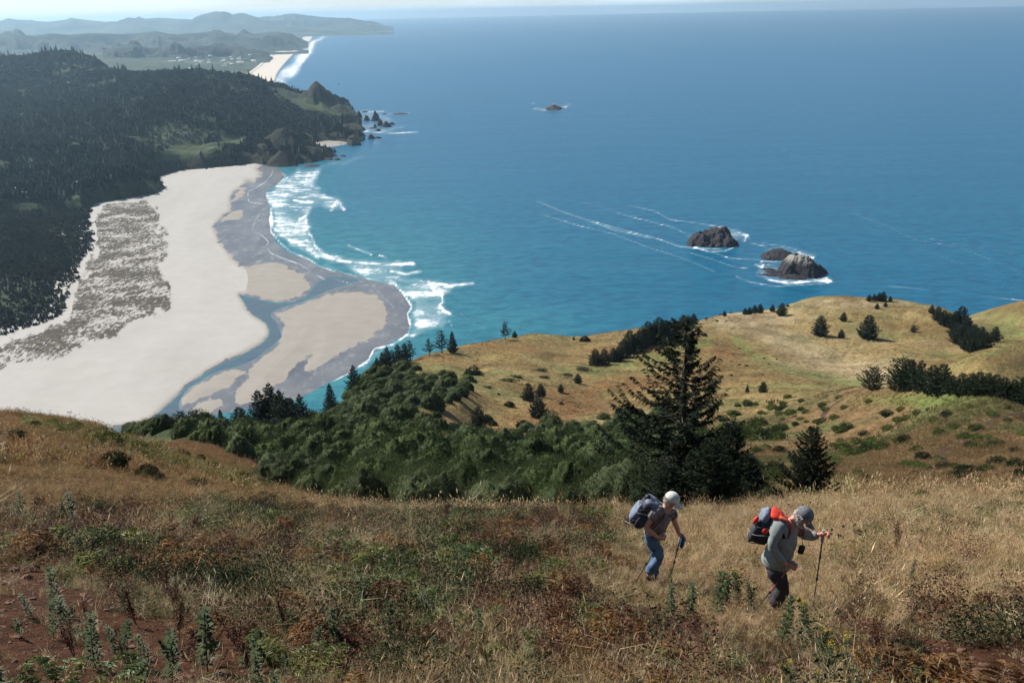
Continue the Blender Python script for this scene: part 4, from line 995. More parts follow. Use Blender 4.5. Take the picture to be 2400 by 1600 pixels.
for i in order:
    w = (2.0+1.9*r.random()**1.5)*(0.95 if R_[i] < 90 else 1.35 if R_[i] < 260 else 1.2)*(0.55 if u_[i] < 520 else 1)
    if len(kept):
        d = np.hypot(kept[:, 0]-x_[i], kept[:, 1]-y_[i])
        if (d < (kept[:, 2]+w)*0.88).any(): continue
    # the crest line on the left keeps low growth
    kept = np.vstack([kept, [x_[i], y_[i], w]]); rad_.append((i, w))
rad_.sort(key=lambda q: -q[1]/R_[q[0]])
zones = (('leafy shrub in the front row of the thicket, just below the hikers\' slope', 'front row of the thicket'),
         ('rounded green shrub in the middle of the thicket filling the hollow', 'middle of the thicket'),
         ('small rounded shrub high in the thicket towards the river mouth', 'seaward part of the thicket'))
for q, (i, w) in enumerate(rad_[:290]):
    zi = 0 if R_[i] < 85 else 1 if R_[i] < 200 else 2
    me = (shr_near[q % 3] if R_[i] < 110 else shr_far[q % 4])
    cols_ = ((330, 'under the left end of the beach'), (480, 'below the low spruces by the river mouth'), (610, 'just left of the tall spruce stand'), (730, 'below the tall spruce stand'), (860, 'below the bushy spruce above the sea rim'), (980, 'left of the pale grass wedge'), (1110, 'under the pale grass wedge'), (1240, 'under the pointed spruce at the grass edge'), (1360, 'under the small spruce clump'), (1480, 'left of the tallest spruce'), (1620, 'at the left foot of the tallest spruce'), (9999, 'at the right foot of the tallest spruce'))
    rows_ = ('leafy front-row thicket shrub, ', 'rounded shrub in mid thicket, ', 'small shrub high in the thicket, ')
    where = [c_[1] for c_ in cols_ if u_[i] < c_[0]][0]
    o = link('thicket_shrub', me, None, (x_[i], y_[i], z_[i]-0.1*w), (0, 0, r.uniform(0, 6.28)), (w*r.uniform(.9, 1.2), w*r.uniform(.9, 1.2), w*r.uniform(1.0, 1.6)))
    tag(o, rows_[zi]+where, 'shrub', zones[zi][1]+', '+where)
rest = rad_[290:]
ii = np.array([q[0] for q in rest]); ww = np.array([q[1] for q in rest])
print('thicket', len(rad_))
if len(rest):
    scatter('thicket', np.stack([x_[ii], y_[ii], z_[ii]-0.1*ww], -1), r.uniform(0, 6.28, len(ii)), ww*r.uniform(.9, 1.15, len(ii)), np.ones((len(ii), 3)), shr_far, r.integers(0, 4, len(ii)), 'dense green thicket continuing over the far side of the hollow', 'thicket')

for u, v, w, lb in ((1455, 1190, 130, 'dark shadowy shrub left of the left hiker, at the edge of the thicket'), (1530, 1198, 120, 'dark shadowy shrub right behind the left hiker\'s pack'), (1410, 1150, 110, 'dark shrub further back left of the tallest spruce'), (1500, 1140, 120, 'dark tall shrub touching the tallest spruce on its left'), (1800, 1180, 70, 'small dark shrub between the tallest spruce mass and the young spruce'), (1340, 1205, 90, 'dark shrub in the front of the thicket, well left of the hikers')):
    bush_at(u, v, w, dark_big, lb, None, 'dark_bush', 1.25, 0.0)
# low bushes on the left hill, the hump and the right slope
bushes = [shrub(80+k, 1500, 0.12, 0.35, 9, 0.3, 0.62, spiky=0.7).mesh('low_bush', M_BUSH) for k in range(3)]
bushes_d = [shrub(84+k, 1500, 0.12, 0.35, 9, 0.3, 0.7, spiky=0.8).mesh('low_bush', M_DARKBUSH) for k in range(2)]
for u, v, w, lb in ((269, 1096, 62, 'large dark low bush on the left hill, below the green band'), (345, 1118, 48, 'dark bush right of the largest low bush on the left hill'), (372, 1128, 34, 'dark bush trailing downhill behind another on the left hill'),
   (458, 1146, 42, 'dark bush alone in tawny grass in the middle of the left hill'), (674, 1179, 28, 'dark bush alone near the right foot of the left hill'), (433, 1077, 30, 'dark bush on top of the brown hump, left one'), (468, 1083, 28, 'dark bush on top of the brown hump, right one'),
   (529, 1165, 28, 'pale green bush low on the left hill'), (38, 1030, 36, 'dark bush near the left edge under the hill crest'), (614, 1168, 26, 'small bush low on the left hill near the thicket')):
    bush_at(u, v, w*1.15, bushes_d[len(lb) % 2], lb, None, 'low_bush', 1.35, 0.02)
r = np.random.default_rng(9)
band = [(40, 985), (110, 1000), (180, 1014), (250, 1032), (300, 1050), (360, 1070), (420, 1092), (500, 1115), (570, 1138), (640, 1162), (720, 1185)]
for k in range(64):
    t = r.uniform(0, 10); i = int(min(t, 9)); f = t-i
    u = band[i][0]*(1-f)+band[i+1][0]*f+r.normal(0, 16); v = band[i][1]*(1-f)+band[i+1][1]*f+r.normal(0, 9)+4
    bush_at(u, v, r.uniform(26, 50)*(1 if u > 120 else 0.6), [bushes[0], bushes[1], bushes[2], bushes_d[0]][k % 4], 'low green bush in the band running down the crest of the left hill', 'bushes in the green band on the left hill', 'low_bush', 1.0, 0.05)
for k in range(60):
    u = r.uniform(520, 760); v = 1062+(u-520)*0.42+r.uniform(-22, 26)
    bush_at(u, v, r.uniform(11, 22), (bushes+bushes_d)[k % 5], 'small bush dotted over the lower side of the brown hump, beside the thicket', 'bushes on the hump', 'low_bush', 0.8, 0.25)
n_ = 0
while n_ < 175:
    u = r.uniform(1690, 2420); v = r.uniform(925, 1185)
    if u < 1960 and v > 1150: continue
    dens = 1.0 if (u < 2000 and v < 1130) else 0.55
    if v < 950 and u > 2040: continue
    if 1830 < u < 1950 and v > 1000: continue
    if r.random() > dens: continue
    w = r.uniform(14, 36)*(0.7+1.1*(v-920)/260)
    near_l = u < 1840 and v > 990
    bush_at(u, v, w*(1.5 if near_l else 1), (bushes if r.random() < 0.75 else bushes_d)[n_ % 2], 'yellow-green bush crowded between the tallest spruce and the young spruce' if near_l else ('low round bush on the right slope, '+('near the tiny party of hikers' if u < 1900 and v < 1000 else 'left of the dark trail' if u < 2150 and v < 1040 else 'above the dark trail' if v < 1000 else 'around the bend of the dark trail' if 2150 < u < 2330 and v < 1110 else 'right of the young spruce' if u < 2100 else 'below the dark trail')),
            'bushes between the two spruces' if near_l else 'bushes on the right slope '+('near the hikers' if u < 1900 and v < 1000 else 'left of the trail' if u < 2150 and v < 1040 else 'above the trail' if v < 1000 else 'at the trail bend' if 2150 < u < 2330 and v < 1110 else 'right of the young spruce' if u < 2100 else 'below the trail'), 'low_bush', 1.15, 0.05)
    n_ += 1
for k in range(34):
    u, v = [(1620+r.uniform(-30, 90), 755+r.uniform(-8, 14)), (1900+r.uniform(-260, 60), 722+r.uniform(-6, 14)), (1750+r.uniform(-40, 150), 850+r.uniform(-40, 30)), (1230+r.uniform(-60, 120), 985+r.uniform(-20, 25))][k % 4]
    bush_at(u, v, r.uniform(5, 10), bushes_d[k % 2], 'tiny dark bush speckling the golden hill', 'specks of bush on the golden hill', 'low_bush', 0.9, 0.1)
# greyish bramble mats on the golden slope
for k, (u, v, w) in enumerate([(1190, 893, 42), (1208, 884, 34), (1328, 880, 32), (1368, 868, 44), (1390, 858, 30), (1140, 908, 30), (1275, 886, 30), (1265, 870, 40)]):
    bush_at(u, v, w, bushes_d[k % 2], 'flat grey-green bramble mat on the upper golden slope', 'bramble mats', 'bramble_mat', 0.35, 0.1)

# ------------------------------------------------------------------ woods across the bay
def low_tree(seed, rad=0.22, n=11, round_=False):
    r = np.random.default_rng(seed); mb = MB()
    if round_:
        D = unit(r.normal(size=(150, 3))); D[:, 2] = np.abs(D[:, 2]); P = D*r.uniform(0.7, 1.1, (150, 1))*0.42; P[:, 2] = P[:, 2]*1.1+0.25
        mb.quads(leaves(P, D+r.normal(0, 0.6, (150, 3)), 0.2, 0.16, r))
    else:
        for k in range(n):
            f = k/n; z = 0.05+f*0.9; L = rad*(1-f)**0.8*r.uniform(0.8, 1.2)+0.012
            m = 7; a = np.arange(m)*6.283/m+r.uniform(0, 6)
            L = L*r.uniform(0.6, 1.35, m)
            c = np.stack([0*a, 0*a, z+0.15+0*a], -1); da = 6.283/m*0.62
            q1 = np.stack([np.cos(a-da)*L*0.75, np.sin(a-da)*L*0.75, z-0.03+0*a], -1); q2 = np.stack([np.cos(a)*L*1.15, np.sin(a)*L*1.15, z-0.055+0*a], -1); q3 = np.stack([np.cos(a+da)*L*0.75, np.sin(a+da)*L*0.75, z-0.03+0*a], -1)
            mb.quads(np.stack([c, q1, q2, q3], 1))
    return mb
gW = G('far_wood_needles')
tn = gW.attr('tint', 'INSTANCER'); rn = gW.n('ObjectInfo').outputs['Random']
cW = gW.mix(1.0, gW.mix(gW.math('MULTIPLY', rn, 0.5), tn, (0.02, 0.03, 0.02)), (1, 1, 1), 'MULTIPLY')
M_WOOD = gW.done(gW.bsdf(cW, 0.8, None, 0.1))
protos = [low_tree(1, 0.28, 12).mesh('wood_tree', M_WOOD), low_tree(2, 0.25, 12).mesh('wood_tree', M_WOOD), low_tree(3, 0.33, 10).mesh('wood_tree', M_WOOD), low_tree(4, round_=True).mesh('wood_tree', M_WOOD)]
r = np.random.default_rng(21)
N = 150000
a_ = r.uniform(-0.60, -0.12, N); R_ = np.sqrt(r.uniform(900**2, 4900**2, N))
# nearer flats are sampled more densely, their scrub is small
N2 = 60000; a2 = r.uniform(-0.60, -0.30, N2); R2 = np.sqrt(r.uniform(930**2, 1980**2, N2))
a_ = np.concatenate([a_, a2]); R_ = np.concatenate([R_, R2]); sec = np.arange(len(a_)) >= N
x_, y_ = R_*np.sin(a_), R_*np.cos(a_); z_, d_ = hills(x_, y_)
u_, v_ = project(np.stack([x_, y_, z_], -1))
mead = blob(u_, v_, 450, 352, 75, 13)+blob(u_, v_, 545, 330, 38, 14)+blob(u_, v_, 400, 372, 40, 10)+blob(u_, v_, 735, 250, 42, 18)+blob(u_, v_, 720, 240, 30, 14)+blob(u_, v_, 240, 165, 50, 6)+blob(u_, v_, 500, 175, 50, 4)+blob(u_, v_, 790, 268, 36, 12)+blob(u_, v_, 150, 197, 50, 4)+blob(u_, v_, 545, 212, 10, 10)
rock_ = np.zeros(len(x_))
for u, v, Rk, wx, wy, pw in KNOBS:
    aa, t = az_tan(u, v); cx, cy = Rk*math.sin(aa), Rk*math.cos(aa)
    rock_ = np.maximum(rock_, np.exp(-(((x_-cx)/wx)**2+((y_-cy)/wy)**2)*(0.18 if u in (741, 716, 768) else 0.5))*(1.8 if u in (741, 716, 768) else 1))
cl = fbm(x_, y_, 120, 3, 301)
thin = np.where(R_ < 1980, np.where(sec, 0.85, 0.4), 0.68)
keep = (d_ > 6) & (mead+0.3*fbm(x_, y_, 40, 2, 305) < 0.45) & (rock_ < 0.55+0.5*fbm(x_, y_, 30, 3, 309)+0.25*(r.random(len(x_)) < 0.25)) & (u_ > -60) & (((u_-64)/26)**2+((v_-484)/9)**2 > 1) & (((u_-176)/12)**2+((v_-464)/8)**2 > 1) & (r.random(len(x_)) < thin*(0.75+0.7*cl)) & ((d_ > 35) | (R_ < 2000) | (r.random(len(x_)) < 0.25))
x_, y_, z_, u_, v_, R_, d_, cl = [q[keep] for q in (x_, y_, z_, u_, v_, R_, d_, cl)]
pale = blob(u_, v_, 240, 215, 38, 14)+blob(u_, v_, 60, 275, 40, 26)+blob(u_, v_, 60, 190, 70, 12)+blob(u_, v_, 150, 190, 80, 8)+blob(u_, v_, 545, 260, 60, 50)*.35+blob(u_, v_, 620, 270, 60, 40)*.3
mat_low = R_ < 1980
rnd = (r.random(len(x_)) < np.clip(pale, 0, 0.9)) | (mat_low & (fbm(x_, y_, 50, 2, 311) > 0.42) & (r.random(len(x_)) < 0.5))
hts = np.where(mat_low, r.uniform(2.8, 6.5, len(x_)), r.uniform(11, 22, len(x_))*(1-0.35*ss(0.0, 0.5, -cl)))
scrubby = blob(u_, v_, 380, 320, 130, 60); hts = hts*(1-0.5*np.clip(scrubby, 0, 1)); hts = np.where(rnd & ~mat_low, hts*0.75, hts)
tint = np.zeros((len(x_), 3))+np.array([0.017, 0.030, 0.027]); tint[mat_low] = (0.022, 0.031, 0.024)
tint = tint*(1+0.9*fbm(x_, y_, 160, 4, 307)+0.5*fbm(x_, y_, 35, 2, 308))[:, None].clip(0.35, 2.2); tint[rnd] = np.array([0.10, 0.125, 0.075])*r.uniform(0.6, 1.1, (rnd.sum(), 1))
idx = np.where(rnd | (r.random(len(x_)) < 0.22), 3, r.integers(0, 3, len(x_)))
print('wood', len(x_))
scatter('far_wood', np.stack([x_, y_, z_-0.5], -1), r.uniform(0, 6.28, len(x_)), hts, tint, protos, idx, 'dark conifer woods covering the hills across the bay', 'woods')
# the pointed trees that stand out on the skyline of those hills are things of their own
M_SKY = leafmat('skyline_conifer_needles', (0.012, 0.022, 0.014), (0.024, 0.038, 0.022), 0.8, 0.0, 0.1)
sky_me = [low_tree(11, 0.20, 13).mesh('skyline_conifer', M_SKY), low_tree(12, 0.24, 12).mesh('skyline_conifer', M_SKY), low_tree(13, 0.17, 13).mesh('skyline_conifer', M_SKY)]
def hpt(u, vlo, vhi):
    """skyline point of the hills in the direction of u"""
    d = ray(u, 150); h = math.hypot(d[0], d[1]); R = np.linspace(2600, 5000, 260)
    zg, _ = hills(R*d[0]/h, R*d[1]/h); j = int(np.argmin((H-zg)/R))
    return Vector((R[j]*d[0]/h, R[j]*d[1]/h, zg[j]))
r = np.random.default_rng(31)
for k in range(64):
    u = r.uniform(2, 262) if k < 28 else r.uniform(262, 640) if k < 56 else [648, 655, 664, 672, 662, 680, 790, 684][k-56]
    p = hpt(u, 100, 300)
    if p is None: continue
    hh = r.uniform(20, 36) if k < 56 else r.uniform(14, 22)
    o = link('skyline_conifer', sky_me[k % 3], None, (p.x, p.y, p.z-1), (0, 0, r.uniform(0, 6)), (hh, hh, hh))
    a, b_, c_ = (('pointed conifer on the skyline of the higher wooded hill at far left', 'conifers on the left skyline') + (0,)) if u < 262 else (('pointed conifer on the skyline of the long wooded hill above the far beach', 'conifers on the hill skyline') + (0,)) if k < 56 else (('small conifer on the bare slope running down to the rocky knob', 'conifers by the rocky knob') + (0,))
    tag(o, a, 'tree', b_)

# ------------------------------------------------------------------ sea stacks
def rockmat(name, dark, light, paletop=0.0, scale=0.16):
    g = G(name); p = g.pos()
    f = g.noise(p, scale, 8, 0.7); f2 = g.noise(p, scale*5, 6, 0.75)
    c = g.ramp(f, [(0.3, dark), (0.7, light)])
    if paletop:
        nz_ = g.n('SeparateXYZ', None, i0=g.n('NewGeometry').outputs['Normal'])
        hz_ = g.n('SeparateXYZ', None, i0=g.pos(obj=True)).outputs['Z']
        m = g.math('MULTIPLY', g.sst(g.math('ADD', hz_, g.math('MULTIPLY', g.math('SUBTRACT', f2, 0.5), 14.0)), paletop, paletop+9), g.sst(g.math('ADD', nz_.outputs['Z'], g.math('MULTIPLY', g.math('SUBTRACT', f2, 0.5), 0.9)), 0.25, 0.6))
        c = g.mix(g.math('MULTIPLY', m, 0.75), c, (0.40, 0.37, 0.31))
    return g.done(g.bsdf(c, 0.85, g.bump(g.math('ADD', f, g.math('MULTIPLY', f2, 0.4)), 1.0, 2.5/scale*0.16), 0.25))
M_BASALT = rockmat('wet_basalt', (0.018, 0.017, 0.021), (0.055, 0.048, 0.052))
M_GUANO = rockmat('basalt_with_pale_top', (0.020, 0.018, 0.023), (0.050, 0.046, 0.052), 13.0)
M_GUANO2 = rockmat('basalt_with_grey_streaks', (0.020, 0.019, 0.024), (0.052, 0.050, 0.056), 19.0)

def stack(u, v, bumps, mat, label, group=None, seed=1, n=70, cat='rock', name='sea_stack', z0=0.0, rough=0.2):
    """bumps: (across, away, half width, half depth, height, power) in metres about the point seen at (u, v)"""
    c = plane_pt(u, v, z0); a = math.atan2(c[0], c[1])
    ex = max(abs(b[0])+b[2] for b in bumps)*1.25; ey = max(abs(b[1])+b[3] for b in bumps)*1.25
    gx, gy = np.meshgrid(np.linspace(-ex, ex, n), np.linspace(-ey, ey, n))
    sc_ = (ex+ey)/2
    wx = gx+fbm(gx, gy, sc_*0.35, 3, seed)*sc_*0.14; wy = gy+fbm(gx, gy, sc_*0.35, 3, seed+5)*sc_*0.14
    z = np.full(gx.shape, -6.0)
    for bx, by, rx, ry, h, pw in bumps:
        q = np.sqrt(((wx-bx)/rx)**2+((wy-by)/ry)**2)
        k = h*(1-np.clip(q, 0, 3)**pw)
        z = np.maximum(z, np.maximum(k, -6))
    zm = z.max()
    z = np.where(z > -2, z+fbm(gx, gy, sc_*0.22, 5, seed+9)*zm*rough+np.abs(fbm(gx, gy, sc_*0.11, 4, seed+19))*zm*rough*0.7, z)
    me = grid_mesh(name, gx, gy, np.maximum(z, -6), mat)
    o = link(name, me, None, (c[0], c[1], z0-0.2), (0, 0, -a)); return tag(o, label, cat, group)
c0 = plane_pt(1675, 575); mpp = np.linalg.norm(c0-np.array([0, 0, H]))/FPX
q = mpp
stack(1670, 568, [(8*q, 14*q, 40*q, 60*q, 30*q, 2.2), (-26*q, 0, 32*q, 44*q, 22*q, 1.8), (20*q, 26*q, 26*q, 30*q, 37*q, 1.6), (34*q, -4*q, 24*q, 38*q, 16*q, 2), (-6*q, -12*q, 40*q, 30*q, 16*q, 2)], M_GUANO2, 'broad grey-topped sea rock, the left one of the rocks nearest the headland', None, 3, 120)
c0 = plane_pt(1860, 640); q = np.linalg.norm(c0-np.array([0, 0, H]))/FPX
stack(1868, 642, [(8*q, 16*q, 50*q, 52*q, 43*q, 1.5), (-10*q, 14*q, 34*q, 40*q, 40*q, 2.4), (34*q, 4*q, 22*q, 30*q, 12*q, 2)], M_GUANO, 'domed sea rock with a pale whitened left shoulder, nearest the headland', None, 7, 130, rough=0.13)
stack(1846, 647, [(-14*q, 0, 46*q, 16*q, 5*q, 2), (12*q, -10*q, 34*q, 22*q, 6*q, 2), (-30*q, 30*q, 26*q, 10*q, 5*q, 2), (-46*q, 44*q, 14*q, 8*q, 4*q, 2)], M_BASALT, 'low flat brown rock shelf washed by foam at the foot of the domed rock', None, 12, 100, rough=0.3)
stack(1826, 604, [(0, 8*q, 38*q, 40*q, 17*q, 2.2), (26*q, 14*q, 26*q, 22*q, 9*q, 1.6), (-24*q, -2*q, 18*q, 26*q, 10*q, 2)], M_GUANO2, 'low black sea rock just behind the domed pale-shouldered rock', None, 17, 100)
c0 = plane_pt(1297, 257); q = np.linalg.norm(c0-np.array([0, 0, H]))/FPX
stack(1297, 256, [(0, 0, 13*q, 30*q, 13*q, 1.0), (8*q, 0, 12*q, 30*q, 5*q, 1.5), (-9*q, 0, 9*q, 30*q, 4*q, 1.5)], M_GUANO, 'small lone peaked rock far out at sea', None, 23, 60)
cape = [(842, 276, 12, 15, 'pointed sea stack closest to the tip of the cape'), (859, 283, 12, 13, 'blunt square sea stack second from the cape tip'), (880, 283, 17, 21, 'tallest tooth-shaped sea stack off the cape'),
 (891, 295, 12, 17, 'upright stack on the left end of the outermost rock off the cape'), (905, 297, 21, 12, 'blocky outermost rock off the cape'), (918, 292, 12, 5, 'low jagged rock seaward of the blocky outermost rock'), (879, 300, 7, 9, 'thin little needle rock off the cape'),
 (874, 301, 18, 2.5, 'flat reef under the thin needle rock'), (886, 307, 10, 5, 'small hump of rock below the thin needle rock'), (870, 325, 14, 11, 'horned rock standing in foam south of the cape tip'), (885, 324, 18, 4, 'long low tail of the horned rock'),
 (852, 328, 6, 10, 'narrow spike close against the cape cliff'), (938, 267, 34, 2, 'long thin reef farthest out from the cape'), (901, 268, 12, 2, 'short thin reef left of the farthest reef'), (855, 263, 14, 2.5, 'thin reef behind the pointed stack'),
 (838, 340, 16, 8, 'rounded rock at the foot of the cape cliff by the cove'), (804, 366, 13, 3, 'flat surf rock off the near point, right end'), (780, 366, 22, 2.5, 'long flat surf rock off the near point'), (769, 374, 22, 4, 'low dark surf rock off the near point, left end'),
 (790, 375, 15, 4, 'small surf rock in the foam off the near point'), (730, 389, 36, 3.5, 'long low ledge running out from the near bluff into the surf')]
for k, (u, v, w, h, lb) in enumerate(cape):
    c0 = plane_pt(u, v); q = np.linalg.norm(c0-np.array([0, 0, H]))/FPX
    stack(u, v, [(0, 0, w*q*0.55, max(w*q*0.5, 8), h*q, 1.3 if h > 8 else 2), (w*q*0.18, 0, w*q*0.4, w*q*0.4, h*q*0.72, 2)], M_BASALT, lb, None, 40+k, 44)
stack(484, 397, [(0, 0, 3.5, 3.5, 4, 2)], M_BASALT, 'small dark boulder on the sand below the wooded bluff', None, 71, 24, name='boulder', z0=0.6)

# driftwood log on the near beach
mb = MB(); mb.tube([(-1.7, 0, 0.25), (-0.5, 0.1, 0.33), (0.8, 0, 0.3), (1.7, -0.1, 0.4)], [0.28, 0.26, 0.22, 0.15], 9); mb.tube([(0.9, 0, 0.35), (1.3, 0.2, 0.9), (1.7, 0.3, 1.3)], [0.12, 0.09, 0.04], 6); mb.tube([(-1.6, 0, 0.3), (-1.9, 0.4, 0.7)], [0.15, 0.05], 6)
M_DRIFT = plain('weathered_driftwood', (0.16, 0.13, 0.10), 0.9, 0.4, 5)
c0 = plane_pt(163, 967, 1.5); tag(link('driftwood_log', mb.mesh('driftwood_log', M_DRIFT), None, (c0[0], c0[1], 1.9), (0, 0, 0.3), 1.3), 'stranded driftwood log lying alone on the empty sand', 'driftwood')

# ------------------------------------------------------------------ houses
M_WALL = plain('pale_house_wall', (0.62, 0.60, 0.56), 0.8, 0.1); M_ROOF = plain('grey_house_roof', (0.30, 0.29, 0.29), 0.8, 0.15); M_ROOFW = plain('pale_metal_roof', (0.66, 0.66, 0.66), 0.5, 0.08)
M_GLASS = plain('dark_window_glass', (0.03, 0.04, 0.05), 0.15, 0.1, spec=0.5)
def boxv(x0, x1, y0, y1, z0, z1):
    return np.array([(x0, y0, z0), (x1, y0, z0), (x1, y1, z0), (x0, y1, z0), (x0, y0, z1), (x1, y0, z1), (x1, y1, z1), (x0, y1, z1)], float), np.array([[0, 3, 2, 1], [4, 5, 6, 7], [0, 1, 5, 4], [1, 2, 6, 5], [2, 3, 7, 6], [3, 0, 4, 7]])
def house_parts(L, W, hgt, rise):
    wl = MB(); wl.add(*boxv(-L/2, L/2, -W/2, W/2, -2.0, hgt)); wl.tris([[(-L/2, -W/2, hgt), (-L/2, W/2, hgt), (-L/2, 0, hgt+rise)], [(L/2, -W/2, hgt), (L/2, 0, hgt+rise), (L/2, W/2, hgt)]])
    e = 0.5; rf = MB(); s_ = rise/(W/2)
    for sg in (-1, 1):
        rf.quads([[(-L/2-e, sg*(W/2+e), hgt-e*s_+0.05), (L/2+e, sg*(W/2+e), hgt-e*s_+0.05), (L/2+e, 0, hgt+rise+0.05), (-L/2-e, 0, hgt+rise+0.05)], [(-L/2-e, sg*(W/2+e), hgt-e*s_+0.3), (L/2+e, sg*(W/2+e), hgt-e*s_+0.3), (L/2+e, 0, hgt+rise+0.3), (-L/2-e, 0, hgt+rise+0.3)]])
    wn = MB()
    for k in range(3): x = -L/2+L*(k+0.5)/3; wn.add(*boxv(x-0.7, x+0.7, -W/2-0.06, -W/2-0.01, 1.0, 2.3))
    return wl, rf, wn
wl, rf, wn = house_parts(13, 8, 3.4, 2.0)
hp = [('wall', wl.mesh('wall', M_WALL)), ('roof', rf.mesh('roof', M_ROOFW)), ('window', wn.mesh('window', M_GLASS))]
for u, v, s_, lb in ((56, 477, 1.2, 'largest white house among the trees at far left'), (49, 470, 0.8, 'white house just above the largest one at far left'), (72, 483, 0.7, 'small white building right of the largest house at far left'), (82, 478, 0.7, 'tiny pale shed at the right end of the far left houses'), (176, 459, 1.2, 'pale roofed house half hidden in trees above the dunes')):
    c0 = plane_pt(u, v, 9); z_, _ = hills(np.array([c0[0]]), np.array([c0[1]]))
    place_copy(hp, 'house', lb, 'house', None, (c0[0], c0[1], float(z_[0])+4), 0.35, s_)
wl, rf, wn = house_parts(20, 13, 6, 3); wm = wl
far_me = MB(); far_me.v = wl.v+rf.v; far_me.n = wl.n+rf.n
far_me.f4 = wl.f4+[f+wl.n for f in rf.f4]; far_me.f3 = wl.f3
fm = far_me.mesh('town_house', M_WALL)
r = np.random.default_rng(44)
town_pts = [(452, 121, 3.0, 'largest white building of the far town'), (438, 123, 1.8, 'white building left of the largest one in the far town'), (425, 146, 1.6, 'white building at the left end of the far town'), (565, 151, 1.8, 'long white building near the far beach'), (595, 146, 1.5, 'white building by the top of the far beach')]
for u, v, s_, lb in town_pts: 
    c0 = plane_pt(u, v, 40); tag(link('town_house', fm, None, (c0[0], c0[1], 42), (0, 0, r.uniform(-0.4, 0.4)), s_), lb, 'building')
for k in range(90):
    cu, cv, su, sv = [(540, 150, 50, 5), (590, 138, 30, 6), (430, 143, 30, 3), (470, 130, 60, 8), (620, 125, 20, 5), (500, 100, 60, 3)][k % 6]
    u, v = cu+r.normal()*su, cv+r.normal()*sv
    c0 = plane_pt(u, v, 40); dd = float(sdf(np.array([c0[0]]), np.array([c0[1]]), PLAIN)[0])
    if dd < 120: continue
    s_ = r.uniform(0.6, 1.2)
    tag(link('town_house', fm, None, (c0[0], c0[1], 38+r.uniform(-8, 6)), (0, 0, r.uniform(-0.6, 0.6)), (s_*1.4, s_, s_)), 'one of the many small pale houses of the hazy far town', 'building', 'houses of the far town')

# ------------------------------------------------------------------ grass, bracken and weeds of the near slope
gT = G('grass_blades'); tn = gT.attr('tint', 'INSTANCER'); rn = gT.n('ObjectInfo').outputs['Random']
gp = gT.pos(); nb = gT.noise(gp, 23.0, 2)
cT = gT.mix(gT.sst(nb, 0.3, 0.7), gT.mix(1.0, tn, (0.62, 0.60, 0.58), 'MULTIPLY'), gT.mix(1.0, tn, (1.25, 1.22, 1.15), 'MULTIPLY'))
b_ = gT.bsdf(cT, 0.55, None, 0.3); t_ = gT.n('BsdfTranslucent', None, Color=cT); ms = gT.n('MixShader', None, Fac=0.28)
gT.t.links.new(b_.outputs[0], ms.inputs[1]); gT.t.links.new(t_.outputs[0], ms.inputs[2]); M_GRASS = gT.done(ms)

def tuft(seed, n, h, spread, w, lean=0.5, lie=0.0, seeds=0):
    r = np.random.default_rng(seed); mb = MB()
    a = r.uniform(0, 6.283, n); q = r.uniform(0, 1, n)**0.5*spread
    P = np.stack([np.cos(a)*q, np.sin(a)*q, np.full(n, -0.02)], -1)
    D = r.normal(0, lean, (n, 3)); D[:, 2] = np.where(r.random(n) < lie, r.uniform(0.05, 0.3, n), 1.0); D = unit(D)
    hh = h*r.uniform(0.45, 1.2, n)[:, None]
    B = r.normal(0, 0.35, (n, 3)); B[:, 2] = -np.abs(B[:, 2])*0.7
    mid = P+D*hh*0.55; tip = P+unit(D+B*0.8)*hh
    S = unit(np.cross(D, r.normal(size=(n, 3))))*w*r.uniform(0.6, 1.4, (n, 1))
    mb.quads(np.stack([P-S*0.5, P+S*0.5, mid+S*0.4, mid-S*0.4], 1)); mb.tris(np.stack([mid-S*0.4, mid+S*0.4, tip], 1))
    if seeds:
        k = r.choice(n, seeds, replace=False)
        mb.quads(leaves(tip[k]-D[k]*0.02, D[k]+r.normal(0, 0.2, (seeds, 3)), h*0.22, w*2.6, r))
    return mb
def weed(seed, n, h, spread, leaf, lw):
    r = np.random.default_rng(seed); mb = MB()
    P = np.stack([r.normal(0, spread, n), r.normal(0, spread, n), r.uniform(0.0, h, n)], -1)
    D = r.normal(0, 1, (n, 3)); D[:, 2] = np.abs(D[:, 2])*0.7
    mb.quads(leaves(P, D, leaf*r.uniform(0.5, 1.4, n), lw, r, 0.2)); return mb
near_kinds = [tuft(1, 26, 0.34, 0.10, 0.0045, 0.35, seeds=5), tuft(2, 26, 0.26, 0.12, 0.0045, 0.6, 0.3), tuft(3, 22, 0.30, 0.16, 0.004, 1.1, 0.6), tuft(4, 20, 0.50, 0.08, 0.004, 0.25, seeds=8),
              weed(5, 40, 0.22, 0.09, 0.05, 0.022), weed(6, 50, 0.16, 0.11, 0.035, 0.018), tuft(7, 34, 0.20, 0.10, 0.0055, 0.5)]
protos_g = [m.mesh('tuft', M_GRASS) for m in near_kinds]
far_kinds = [tuft(11, 22, 0.45, 0.30, 0.020, 0.5, seeds=4), tuft(12, 22, 0.38, 0.35, 0.022, 0.8, 0.2), weed(13, 34, 0.30, 0.25, 0.14, 0.06), tuft(14, 16, 0.6, 0.2, 0.018, 0.3, seeds=8)]
protos_f = [m.mesh('tuft', M_GRASS) for m in far_kinds]
hill_kinds = [tuft(21, 12, 0.55, 0.55, 0.07, 0.7), tuft(22, 12, 0.45, 0.6, 0.08, 1.0), weed(23, 16, 0.35, 0.5, 0.3, 0.14)]
protos_h = [m.mesh('tussock', M_GRASS) for m in hill_kinds]

